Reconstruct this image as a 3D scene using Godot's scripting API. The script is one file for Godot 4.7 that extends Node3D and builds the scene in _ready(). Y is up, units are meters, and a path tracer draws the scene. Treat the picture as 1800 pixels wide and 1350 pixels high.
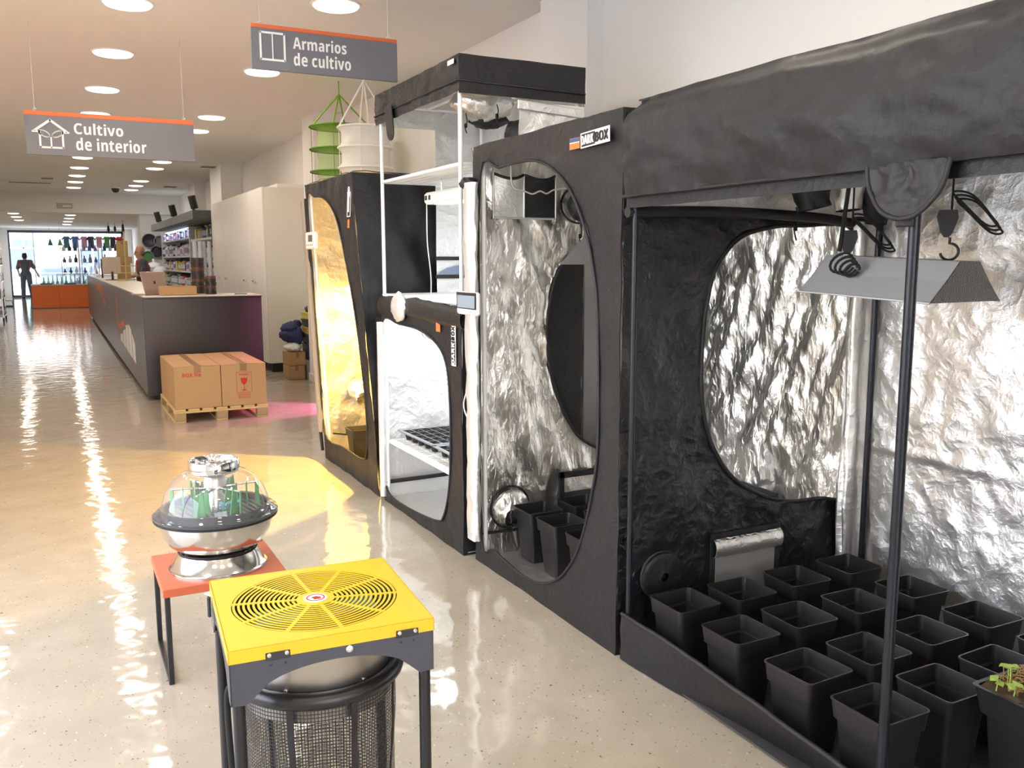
extends Node3D

var M := {}
var used := {}
var rng := RandomNumberGenerator.new()
var nz := FastNoiseLite.new()
var nr := FastNoiseLite.new()

func _ready() -> void:
	rng.seed = 7
	nz.seed = 3; nz.noise_type = FastNoiseLite.TYPE_SIMPLEX_SMOOTH; nz.frequency = 1.0; nz.fractal_octaves = 3
	nr.seed = 9; nr.noise_type = FastNoiseLite.TYPE_SIMPLEX_SMOOTH; nr.frequency = 1.0; nr.fractal_type = FastNoiseLite.FRACTAL_RIDGED; nr.fractal_octaves = 3
	# ---------------- camera, sky, exposure ----------------
	var cam := Camera3D.new()
	cam.name = "camera"
	cam.position = Vector3(0, 1.45, 0)
	cam.rotation = Vector3(-0.139086, -0.475854, -0.00138)
	cam.fov = 46.99
	cam.near = 0.05
	cam.far = 200.0
	add_child(cam)
	cam.current = true
	var sky := ProceduralSkyMaterial.new()
	sky.sky_top_color = Color(0.86, 0.91, 1.0)
	sky.sky_horizon_color = Color(1.0, 0.98, 0.95)
	sky.sky_energy_multiplier = 2.7
	sky.ground_bottom_color = Color(0.55, 0.55, 0.56)
	sky.ground_horizon_color = Color(0.8, 0.82, 0.85)
	sky.ground_energy_multiplier = 1.6
	var env := Environment.new()
	env.background_mode = Environment.BG_SKY
	env.sky = Sky.new()
	env.sky.sky_material = sky
	env.tonemap_mode = Environment.TONE_MAPPER_LINEAR
	env.tonemap_exposure = 1.22
	env.sdfgi_enabled = true
	env.ssao_enabled = true
	env.ssil_enabled = true
	var we := WorldEnvironment.new()
	we.name = "world_environment"
	we.environment = env
	add_child(we)
	materials()
	shell()
	ceiling_things()
	signs()
	amber_tent()
	propagator_tent()
	darkbox_tent()
	big_tent()
	side_tent()
	tables()
	counter_things()
	pallet_boxes()
	nets()
	back_shelves()
	far_end()
	people()

# ---------------- names, nodes ----------------
func numbered(n: String) -> String:
	var k: int = used.get(n, 0)
	used[n] = k + 1
	return n if k == 0 else "%s_%03d" % [n, k]

func tag(o: Node, label: String, category: String, group := "", kind := "") -> Node:
	if label: o.set_meta("label", label)
	if category: o.set_meta("category", category)
	if group: o.set_meta("group", group)
	if kind: o.set_meta("kind", kind)
	return o

func thing(called: String, label: String, category: String, at := Vector3.ZERO, turn := 0.0, group := "") -> Node3D:
	var o := Node3D.new()
	o.name = numbered(called)
	add_child(o)
	o.position = at
	o.rotation.y = turn
	tag(o, label, category, group)
	return o

func put(called: String, st: SurfaceTool, m: Material, parent: Node = null) -> MeshInstance3D:
	return put_mesh(called, st.commit(), m, parent)

func put_mesh(called: String, mesh: Mesh, m: Material, parent: Node = null) -> MeshInstance3D:
	var o := MeshInstance3D.new()
	o.mesh = mesh
	if m: o.material_override = m
	if parent == null:
		o.name = numbered(called)
		add_child(o)
	else:
		o.name = called
		parent.add_child(o, true)
	return o

func struct(called: String, st: SurfaceTool, m: Material) -> MeshInstance3D:
	var o := put(called, st, m)
	o.set_meta("kind", "structure")
	return o

func dup(o: Node3D, at: Vector3, turn: float, label := "", called := "") -> Node3D:
	var base: String = called if called else String(o.name).rstrip("0123456789").trim_suffix("_")
	var c: Node3D = o.duplicate()
	c.name = numbered(base)
	add_child(c)
	c.position = at
	c.rotation.y = turn
	if label: c.set_meta("label", label)
	return c

# ---------------- geometry ----------------
func S() -> SurfaceTool:
	var st := SurfaceTool.new()
	st.begin(Mesh.PRIMITIVE_TRIANGLES)
	return st

func tri(st: SurfaceTool, a: Vector3, b: Vector3, c: Vector3, out: Vector3) -> void:
	var n := (c - a).cross(b - a)
	if n.length_squared() < 1e-16: return
	n = n.normalized()
	var pts := [a, b, c]
	if n.dot(out) < 0:
		n = -n
		pts = [a, c, b]
	for p in pts:
		st.set_normal(n)
		st.set_uv(Vector2(p.x + p.z * 0.7, p.y + p.z * 0.3))
		st.add_vertex(p)

func quad(st: SurfaceTool, a: Vector3, b: Vector3, c: Vector3, d: Vector3, out: Vector3) -> void:
	tri(st, a, b, c, out)
	tri(st, a, c, d, out)

func vtx(st: SurfaceTool, p: Vector3, n: Vector3, uv: Vector2) -> void:
	st.set_normal(n)
	st.set_uv(uv)
	st.add_vertex(p)

# quad with own normals; winding set from the mean normal
func squad(st: SurfaceTool, p: Array, n: Array, uv: Array) -> void:
	var f: Vector3 = (p[2] - p[0]).cross(p[1] - p[0]) + (p[3] - p[0]).cross(p[2] - p[0])
	var order := [0, 1, 2, 0, 2, 3] if f.dot(n[0] + n[1] + n[2] + n[3]) >= 0 else [0, 2, 1, 0, 3, 2]
	for k in order: vtx(st, p[k], n[k], uv[k])

func bx(st: SurfaceTool, c: Vector3, s: Vector3, bev := 0.0, B := Basis.IDENTITY) -> void:
	var h := s * 0.5
	var ax := [B.x, B.y, B.z]
	var hh := [h.x, h.y, h.z]
	bev = minf(bev, minf(h.x, minf(h.y, h.z)) * 0.9)
	var P := func(sx: float, sy: float, sz: float, f: int) -> Vector3:
		# corner point lying on the face of axis f
		var sg := [sx, sy, sz]
		var v := c
		for k in 3: v += ax[k] * sg[k] * (hh[k] - (0.0 if k == f else bev))
		return v
	for f in 3:
		var u := (f + 1) % 3
		var w := (f + 2) % 3
		for sg in [-1.0, 1.0]:
			var q := []
			for d in [[-1, -1], [1, -1], [1, 1], [-1, 1]]:
				var t := [0.0, 0.0, 0.0]
				t[f] = sg; t[u] = d[0]; t[w] = d[1]
				q.append(P.call(t[0], t[1], t[2], f))
			quad(st, q[0], q[1], q[2], q[3], ax[f] * sg)
	if bev <= 0.0: return
	for e in 3: # edges along axis e
		var u := (e + 1) % 3
		var w := (e + 2) % 3
		for a in [-1.0, 1.0]:
			for b in [-1.0, 1.0]:
				var q := []
				for d in [[-1.0, u], [1.0, u], [1.0, w], [-1.0, w]]:
					var t := [0.0, 0.0, 0.0]
					t[e] = d[0]; t[u] = a; t[w] = b
					q.append(P.call(t[0], t[1], t[2], d[1]))
				quad(st, q[0], q[1], q[2], q[3], ax[u] * a + ax[w] * b)
	for a in [-1.0, 1.0]:
		for b in [-1.0, 1.0]:
			for d in [-1.0, 1.0]:
				tri(st, P.call(a, b, d, 0), P.call(a, b, d, 1), P.call(a, b, d, 2), ax[0] * a + ax[1] * b + ax[2] * d)

# profile of (radius, height) turned about local y
func lathe(st: SurfaceTool, prof: Array, seg := 24, T := Transform3D.IDENTITY, flip := false) -> void:
	var n := prof.size()
	var sn := []
	for i in n - 1:
		var d: Vector2 = prof[i + 1] - prof[i]
		sn.append(Vector2(d.y, -d.x).normalized() * (-1.0 if flip else 1.0))
	for i in n - 1:
		var n0: Vector2 = sn[i]
		var n1: Vector2 = sn[i]
		if i > 0 and sn[i].dot(sn[i - 1]) > 0.6: n0 = (sn[i] + sn[i - 1]).normalized()
		if i < n - 2 and sn[i].dot(sn[i + 1]) > 0.6: n1 = (sn[i] + sn[i + 1]).normalized()
		for k in seg:
			var a0 := TAU * k / seg
			var a1 := TAU * (k + 1) / seg
			var d0 := Vector3(cos(a0), 0, sin(a0))
			var d1 := Vector3(cos(a1), 0, sin(a1))
			var p: Vector2 = prof[i]
			var q: Vector2 = prof[i + 1]
			var pp := [d0 * p.x + Vector3.UP * p.y, d1 * p.x + Vector3.UP * p.y, d1 * q.x + Vector3.UP * q.y, d0 * q.x + Vector3.UP * q.y]
			var nn := [d0 * n0.x + Vector3.UP * n0.y, d1 * n0.x + Vector3.UP * n0.y, d1 * n1.x + Vector3.UP * n1.y, d0 * n1.x + Vector3.UP * n1.y]
			for j in 4:
				pp[j] = T * pp[j]
				nn[j] = (T.basis * nn[j]).normalized()
			squad(st, pp, nn, [Vector2(a0 * p.x, p.y), Vector2(a1 * p.x, p.y), Vector2(a1 * q.x, q.y), Vector2(a0 * q.x, q.y)])

func tube(st: SurfaceTool, pts: Array, r: float, seg := 8, closed := false, r_end := -1.0) -> void:
	var n := pts.size()
	var rings := []
	var side := Vector3.ZERO
	for i in n:
		var t: Vector3
		if closed: t = (pts[(i + 1) % n] - pts[(i - 1 + n) % n]).normalized()
		else: t = (pts[mini(i + 1, n - 1)] - pts[maxi(i - 1, 0)]).normalized()
		if side == Vector3.ZERO:
			side = t.cross(Vector3.UP if absf(t.y) < 0.9 else Vector3.RIGHT).normalized()
		else:
			side = (side - t * side.dot(t)).normalized()
		var up := t.cross(side).normalized()
		var rr := r if r_end < 0 else lerpf(r, r_end, float(i) / (n - 1))
		var ring := []
		for k in seg:
			var a := TAU * k / seg
			var d := side * cos(a) + up * sin(a)
			ring.append([pts[i] + d * rr, d])
		rings.append(ring)
	for i in (n if closed else n - 1):
		var A = rings[i]
		var B = rings[(i + 1) % n]
		for k in seg:
			var k2 := (k + 1) % seg
			squad(st, [A[k][0], A[k2][0], B[k2][0], B[k][0]], [A[k][1], A[k2][1], B[k2][1], B[k][1]], [Vector2(k, i), Vector2(k + 1, i), Vector2(k + 1, i + 1), Vector2(k, i + 1)])
	if not closed:
		for e in [0, n - 1]:
			var out: Vector3 = (pts[e] - pts[1 if e == 0 else n - 2]).normalized()
			for k in range(1, seg - 1): tri(st, rings[e][0][0], rings[e][k][0], rings[e][k + 1][0], out)

func arc(c: Vector3, u: Vector3, v: Vector3, r: float, a0: float, a1: float, n: int) -> Array:
	var out := []
	for i in n + 1:
		var a := lerpf(a0, a1, float(i) / n)
		out.append(c + u * cos(a) * r + v * sin(a) * r)
	return out

func smooth_loop(p: Array, n: int, closed := true) -> Array:
	var out := []
	var m := p.size()
	for i in (m if closed else m - 1):
		var a = p[(i - 1 + m) % m] if closed or i > 0 else p[i]
		var b = p[i]
		var c = p[(i + 1) % m]
		var d = p[(i + 2) % m] if closed or i + 2 < m else c
		for k in n:
			out.append(b.cubic_interpolate(c, a, d, float(k) / n))
	if not closed: out.append(p[m - 1])
	return out

# smooth grid of points G[i][j]; out tells which way its front looks; both = a second skin th below with edges
func skin(st: SurfaceTool, G: Array, out: Vector3, off := 0.0, back := false, wrap := false) -> void:
	var nu := G.size()
	var nv: int = G[0].size()
	var N := []
	for i in nu:
		var row := []
		for j in nv:
			var du: Vector3
			if wrap: du = G[(i + 1) % nu][j] - G[(i - 1 + nu) % nu][j]
			else: du = G[mini(i + 1, nu - 1)][j] - G[maxi(i - 1, 0)][j]
			var dv: Vector3 = G[i][mini(j + 1, nv - 1)] - G[i][maxi(j - 1, 0)]
			var n := du.cross(dv)
			n = n.normalized() if n.length_squared() > 1e-18 else out
			row.append(n)
		N.append(row)
	var s := 1.0 if N[nu / 2][nv / 2].dot(out) >= 0 else -1.0
	for i in (nu if wrap else nu - 1):
		var i2 := (i + 1) % nu
		for j in nv - 1:
			var p := []
			var n := []
			var uv := []
			for q in [[i, j], [i2, j], [i2, j + 1], [i, j + 1]]:
				var nn: Vector3 = N[q[0]][q[1]] * s
				var pt: Vector3 = G[q[0]][q[1]]
				p.append(pt + nn * off)
				n.append(-nn if back else nn)
				uv.append(Vector2(pt.x + pt.z, pt.y))
			squad(st, p, n, uv)

# a cloth of two skins: outside material and inside material, edges closed
func cloth(called: String, G: Array, out: Vector3, m_out: Material, m_in: Material, parent: Node, th := 0.004, wrap := false) -> MeshInstance3D:
	var mesh := ArrayMesh.new()
	var st := S()
	skin(st, G, out, th * 0.5, false, wrap)
	var nu := G.size()
	var nv: int = G[0].size()
	# edge strips
	var o := out.normalized() * th * 0.5
	for j in [0, nv - 1]:
		for i in (nu if wrap else nu - 1):
			var a: Vector3 = G[i][j]
			var b: Vector3 = G[(i + 1) % nu][j]
			var away: Vector3 = a - G[i][1 if j == 0 else nv - 2]
			quad(st, a + o, b + o, b - o, a - o, away)
	if not wrap:
		for i in [0, nu - 1]:
			for j in nv - 1:
				var a: Vector3 = G[i][j]
				var b: Vector3 = G[i][j + 1]
				quad(st, a + o, b + o, b - o, a - o, a - G[1 if i == 0 else nu - 2][j])
	st.commit(mesh)
	st = S()
	skin(st, G, out, -th * 0.5, true, wrap)
	st.commit(mesh)
	mesh.surface_set_material(0, m_out)
	mesh.surface_set_material(1, m_in)
	return put_mesh(called, mesh, null, parent)

# G for a rectangle O + u*U + v*V (metres along unit vectors), pushed along N by f(s,t)
func rect(O: Vector3, U: Vector3, V: Vector3, w: float, h: float, nu: int, nv: int, N: Vector3, f: Callable) -> Array:
	var G := []
	for i in nu + 1:
		var row := []
		for j in nv + 1:
			var s := w * i / nu
			var t := h * j / nv
			row.append(O + U * s + V * t + N * float(f.call(s, t)))
		G.append(row)
	return G

# G for a rectangle with one hole (list of Vector2 in metres, star-shaped about its centre): wrap it
func holed(O: Vector3, U: Vector3, V: Vector3, w: float, h: float, hole: Array, per: int, rings: int, N: Vector3, f: Callable) -> Array:
	var c := Vector2.ZERO
	for p in hole: c += p
	c /= hole.size()
	var edge := []
	for k in per: edge.append(Vector2(w * k / per, 0))
	for k in per: edge.append(Vector2(w, h * k / per))
	for k in per: edge.append(Vector2(w - w * k / per, h))
	for k in per: edge.append(Vector2(0, h - h * k / per))
	var G := []
	for e in edge:
		var d: Vector2 = e - c
		var best := 0.5
		for k in hole.size():
			var a: Vector2 = hole[k] - c
			var b: Vector2 = hole[(k + 1) % hole.size()] - c
			var den := d.cross(b - a)
			if absf(den) < 1e-9: continue
			var t := a.cross(b - a) / den
			var s := a.cross(d) / den
			if t > 0 and s >= -0.001 and s <= 1.001: best = minf(t, 0.995) if t < 1.0 else 0.995
		var row := []
		for j in rings + 1:
			var q := c + d * lerpf(best, 1.0, float(j) / rings)
			row.append(O + U * q.x + V * q.y + N * float(f.call(q.x, q.y)))
		G.append(row)
	return G

func prism(st: SurfaceTool, poly: Array, depth: float, T := Transform3D.IDENTITY) -> void:
	var pv := PackedVector2Array(poly)
	var idx := Geometry2D.triangulate_polygon(pv)
	for k in range(0, idx.size(), 3):
		var a := pv[idx[k]]; var b := pv[idx[k + 1]]; var c := pv[idx[k + 2]]
		tri(st, T * Vector3(a.x, a.y, 0), T * Vector3(b.x, b.y, 0), T * Vector3(c.x, c.y, 0), T.basis * Vector3(0, 0, -1))
		tri(st, T * Vector3(a.x, a.y, depth), T * Vector3(b.x, b.y, depth), T * Vector3(c.x, c.y, depth), T.basis * Vector3(0, 0, 1))
	var cw := Geometry2D.is_polygon_clockwise(pv)
	for k in pv.size():
		var a := pv[k]
		var b := pv[(k + 1) % pv.size()]
		var o := Vector2(b.y - a.y, a.x - b.x)
		if cw: o = -o
		quad(st, T * Vector3(a.x, a.y, 0), T * Vector3(b.x, b.y, 0), T * Vector3(b.x, b.y, depth), T * Vector3(a.x, a.y, depth), T.basis * Vector3(o.x, o.y, 0))

func frame_to(at: Vector3, x: Vector3, y: Vector3) -> Transform3D:
	return Transform3D(Basis(x.normalized(), y.normalized(), x.cross(y).normalized()), at)

var font: SystemFont
# lettering fitted to a box w x h whose lower left corner is at T's origin
func lettering(text: String, w: float, h: float, T: Transform3D, m: Material, parent: Node, called := "lettering") -> MeshInstance3D:
	if font == null:
		font = SystemFont.new()
		font.font_names = PackedStringArray(["Droid Sans"])
		font.font_weight = 700
	var tm := TextMesh.new()
	tm.text = text
	tm.font = font
	tm.font_size = 64
	tm.pixel_size = 0.01
	tm.depth = 0.02
	tm.horizontal_alignment = HORIZONTAL_ALIGNMENT_LEFT
	var bb := tm.get_aabb()
	var src := tm.get_mesh_arrays()
	var v: PackedVector3Array = src[Mesh.ARRAY_VERTEX]
	var sx := w / bb.size.x
	var sy := h / bb.size.y
	for i in v.size():
		v[i] = Vector3((v[i].x - bb.position.x) * sx, (v[i].y - bb.position.y) * sy, (v[i].z - bb.position.z) * 0.15)
	src[Mesh.ARRAY_VERTEX] = v
	var mesh := ArrayMesh.new()
	mesh.add_surface_from_arrays(Mesh.PRIMITIVE_TRIANGLES, src)
	var o := put_mesh(called, mesh, m, parent)
	o.transform = T
	return o

# ---------------- materials ----------------
func mat(key: String, col: Color, rough := 0.6, metal := 0.0, spec := 0.5) -> StandardMaterial3D:
	if M.has(key): return M[key]
	var m := StandardMaterial3D.new()
	m.resource_name = key
	m.albedo_color = col
	m.roughness = rough
	m.metallic = metal
	m.metallic_specular = spec
	M[key] = m
	return m

func rgb8(r: int, g: int, b: int) -> Color:
	return Color(r / 255.0, g / 255.0, b / 255.0)

func noise_tex(size: int, freq: float, type: int, fractal: int, oct: int, ns: int, warp := 0.0) -> NoiseTexture2D:
	var f := FastNoiseLite.new()
	f.seed = ns
	f.noise_type = type
	f.frequency = freq
	f.fractal_type = fractal
	f.fractal_octaves = oct
	if warp > 0:
		f.domain_warp_enabled = true
		f.domain_warp_amplitude = warp
		f.domain_warp_frequency = freq
	var t := NoiseTexture2D.new()
	t.width = size
	t.height = size
	t.seamless = true
	t.noise = f
	return t

func relief(m: StandardMaterial3D, t: Texture2D, cm: float, per_m: float) -> void:
	m.heightmap_enabled = true
	m.heightmap_texture = t
	m.heightmap_scale = cm
	m.uv1_triplanar = true
	m.uv1_world_triplanar = true
	m.uv1_scale = Vector3.ONE * per_m

func glow(key: String, col: Color, e: float) -> StandardMaterial3D:
	var m := mat(key, col, 0.5)
	m.emission_enabled = true
	m.emission = col
	m.emission_energy_multiplier = e
	return m

func pane(key: String, col: Color, a: float, rough := 0.02) -> StandardMaterial3D:
	var m := mat(key, Color(col.r, col.g, col.b, a), rough)
	m.transparency = BaseMaterial3D.TRANSPARENCY_ALPHA
	return m

func materials() -> void:
	mat("wall_paint", rgb8(242, 239, 235), 0.75)
	mat("wall_cool", rgb8(240, 239, 236), 0.7)
	mat("ceiling_paint", rgb8(238, 234, 227), 0.85)
	mat("trim_white", rgb8(236, 233, 228), 0.45)
	# polished terrazzo floor
	var fl := mat("terrazzo", Color.WHITE, 0.075, 0.0, 0.62)
	var N := 2048
	var base := FastNoiseLite.new()
	base.seed = 21; base.noise_type = FastNoiseLite.TYPE_SIMPLEX; base.frequency = 0.004; base.fractal_octaves = 5
	var im := base.get_seamless_image(N, N)
	im.convert(Image.FORMAT_RGB8)
	var data := im.get_data()
	for i in N * N:
		var v := data[i * 3]
		data[i * 3] = 176 + (v - 128) / 20
		data[i * 3 + 1] = 166 + (v - 128) / 20
		data[i * 3 + 2] = 148 + (v - 128) / 20
	im = Image.create_from_data(N, N, false, Image.FORMAT_RGB8, data)
	var tones := [rgb8(138, 122, 100), rgb8(158, 144, 120), rgb8(116, 104, 88), rgb8(210, 200, 180), rgb8(150, 138, 118), rgb8(168, 154, 130)]
	for k in 16000:
		var sz := 1 + int(absf(rng.randfn(0.0, 1.6)))
		var c: Color = tones[rng.randi() % tones.size()]
		var x := rng.randi() % N
		var y := rng.randi() % N
		im.fill_rect(Rect2i(x, y, sz, maxi(1, sz + rng.randi_range(-1, 1))), c)
		if sz > 2: im.fill_rect(Rect2i(x + 1, y - 1, sz - 1, sz + 1), c)
	fl.albedo_texture = ImageTexture.create_from_image(im)
	fl.uv1_triplanar = true
	fl.uv1_world_triplanar = true
	fl.uv1_scale = Vector3.ONE / 3.0
	fl.heightmap_enabled = true
	fl.heightmap_texture = noise_tex(1024, 0.012, FastNoiseLite.TYPE_SIMPLEX_SMOOTH, FastNoiseLite.FRACTAL_FBM, 3, 5)
	fl.heightmap_scale = 0.22
	# tent cloth
	var wv := noise_tex(1024, 0.011, FastNoiseLite.TYPE_SIMPLEX_SMOOTH, FastNoiseLite.FRACTAL_RIDGED, 4, 8, 22.0)
	var bk := mat("black_cloth", rgb8(31, 31, 33), 0.5, 0.0, 0.45)
	relief(bk, wv, 0.22, 1.1)
	var bs := mat("black_shiny_cloth", rgb8(20, 21, 24), 0.36, 0.0, 0.6)
	relief(bs, wv, 0.6, 0.8)
	mat("black_tape", rgb8(30, 30, 32), 0.6)
	var cr := noise_tex(1024, 0.006, FastNoiseLite.TYPE_SIMPLEX, FastNoiseLite.FRACTAL_RIDGED, 5, 12, 45.0)
	var foil := mat("foil", rgb8(230, 227, 220), 0.3, 0.97)
	relief(foil, cr, 0.9, 0.8)
	foil.uv1_scale = Vector3(1.0, 0.42, 1.0)
	var fs := mat("foil_soft", rgb8(230, 228, 224), 0.42, 0.92)
	relief(fs, cr, 0.5, 0.9)
	var fw := mat("foil_white", rgb8(232, 231, 228), 0.45, 0.75)
	relief(fw, cr, 0.6, 0.9)
	mat("white_pole", rgb8(238, 238, 236), 0.35)
	mat("dark_pole", rgb8(38, 40, 46), 0.3, 0.5)
	mat("black_plastic", rgb8(38, 38, 40), 0.42)
	mat("pot_plastic", rgb8(32, 31, 31), 0.42)
	mat("rope", rgb8(24, 24, 26), 0.8)
	mat("white_plastic", rgb8(232, 231, 227), 0.4)
	mat("cable_white", rgb8(206, 204, 198), 0.5)
	var nt := mat("vent_net", Color(0.62, 0.62, 0.62, 0.75), 0.6)
	nt.transparency = BaseMaterial3D.TRANSPARENCY_ALPHA
	mat("steel", rgb8(214, 210, 204), 0.16, 1.0)
	mat("steel_brushed", rgb8(205, 200, 194), 0.33, 1.0)
	mat("chrome", rgb8(226, 226, 226), 0.08, 1.0)
	var ha := mat("hammered", rgb8(112, 110, 106), 0.3, 1.0)
	relief(ha, noise_tex(256, 0.05, FastNoiseLite.TYPE_CELLULAR, FastNoiseLite.FRACTAL_NONE, 1, 4), 0.3, 13.0)
	mat("hood_grey", rgb8(196, 196, 196), 0.45, 0.35)
	mat("print_white", rgb8(240, 239, 236), 0.5)
	mat("print_black", rgb8(26, 26, 28), 0.5)
	mat("print_red", rgb8(196, 40, 44), 0.6)
	mat("print_orange", rgb8(232, 124, 60), 0.5)
	mat("print_blue", rgb8(70, 84, 130), 0.5)
	mat("sign_grey", rgb8(118, 117, 124), 0.55)
	mat("sign_orange", rgb8(226, 112, 64), 0.5)
	mat("counter_dark", rgb8(48, 43, 41), 0.3, 0.0, 0.5)
	mat("counter_black", rgb8(24, 24, 26), 0.5)
	mat("counter_top", rgb8(214, 206, 194), 0.3)
	mat("orange_panel", rgb8(226, 108, 30), 0.4)
	mat("grey_top", rgb8(180, 178, 176), 0.4)
	mat("cabinet_white", rgb8(238, 232, 226), 0.42)
	mat("cabinet_side", rgb8(226, 222, 208), 0.5)
	mat("fascia_grey", rgb8(84, 86, 90), 0.5)
	mat("shelf_white", rgb8(228, 228, 234), 0.45)
	mat("carton", rgb8(180, 146, 100), 0.8)
	mat("carton_dark", rgb8(160, 120, 76), 0.8)
	mat("carton_tape", rgb8(150, 112, 76), 0.35)
	mat("pallet_wood", rgb8(204, 174, 120), 0.75)
	mat("pallet_block", rgb8(166, 142, 106), 0.85)
	mat("yellow_paint", rgb8(236, 188, 36), 0.3)
	mat("charcoal_metal", rgb8(66, 66, 74), 0.42)
	mat("leg_black", rgb8(30, 30, 32), 0.35)
	mat("orange_table", rgb8(198, 98, 66), 0.42)
	mat("leaf_green", rgb8(96, 156, 92), 0.5)
	mat("blade_green", rgb8(56, 140, 70), 0.5)
	mat("dark_grate", rgb8(52, 50, 52), 0.4)
	mat("teal_blade", rgb8(90, 150, 165), 0.3, 0.4)
	pane("clear_dome", Color(1, 1, 1), 0.08)
	pane("clear_glass", Color(0.93, 0.97, 0.98), 0.06)
	pane("case_glass", Color(0.85, 0.94, 0.97), 0.14)
	mat("soil", rgb8(84, 66, 46), 0.95)
	mat("straw", rgb8(176, 140, 92), 0.9)
	var lf := mat("seedling_leaf", rgb8(168, 196, 88), 0.5)
	lf.backlight_enabled = true
	lf.backlight = Color(0.3, 0.4, 0.1)
	var gn := mat("net_green", Color(0.68, 0.84, 0.36, 0.32), 0.6)
	gn.transparency = BaseMaterial3D.TRANSPARENCY_ALPHA
	mat("net_green_solid", rgb8(128, 172, 52), 0.6)
	mat("net_green_dark", rgb8(84, 124, 36), 0.6)
	var wn := mat("net_white", Color(0.96, 0.95, 0.92, 0.72), 0.6)
	wn.transparency = BaseMaterial3D.TRANSPARENCY_ALPHA
	mat("net_white_solid", rgb8(240, 238, 230), 0.6)
	var bn := mat("bag_net", Color.WHITE, 0.6)
	bn.transparency = BaseMaterial3D.TRANSPARENCY_ALPHA
	var ni := Image.create(24, 24, false, Image.FORMAT_RGBA8)
	ni.fill(Color(0.16, 0.155, 0.15, 0.22))
	ni.fill_rect(Rect2i(0, 0, 24, 6), Color(0.13, 0.125, 0.12, 1.0))
	ni.fill_rect(Rect2i(0, 0, 6, 24), Color(0.13, 0.125, 0.12, 1.0))
	bn.albedo_texture = ImageTexture.create_from_image(ni)
	bn.uv1_scale = Vector3(150, 62, 1)
	glow("lamp_white", Color(1.0, 0.96, 0.9), 2.2)
	glow("lamp_cool", Color(0.9, 0.96, 1.0), 3.0)
	glow("lamp_amber", Color(1.0, 0.72, 0.3), 6.0)
	glow("lamp_pink", Color(1.0, 0.3, 0.75), 3.0)
	glow("screen_glow", Color(0.55, 0.60, 0.64), 0.08)
	mat("skin", rgb8(206, 150, 124), 0.55)
	mat("shirt_grey", rgb8(92, 97, 102), 0.85)
	mat("trouser_grey", rgb8(88, 94, 100), 0.85)
	mat("stripe_red", rgb8(216, 70, 56), 0.8)
	mat("hair_dark", rgb8(40, 34, 34), 0.7)
	mat("hair_grey", rgb8(120, 104, 94), 0.7)
	mat("facade", rgb8(232, 214, 196), 0.8)
	mat("street", rgb8(170, 168, 164), 0.9)
	mat("window_dark", rgb8(96, 108, 128), 0.2)

# ---------------- the room ----------------
func slab(st: SurfaceTool, a: Vector3, b: Vector3, bev := 0.0) -> void:
	bx(st, (a + b) * 0.5, (b - a).abs(), bev)

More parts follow.
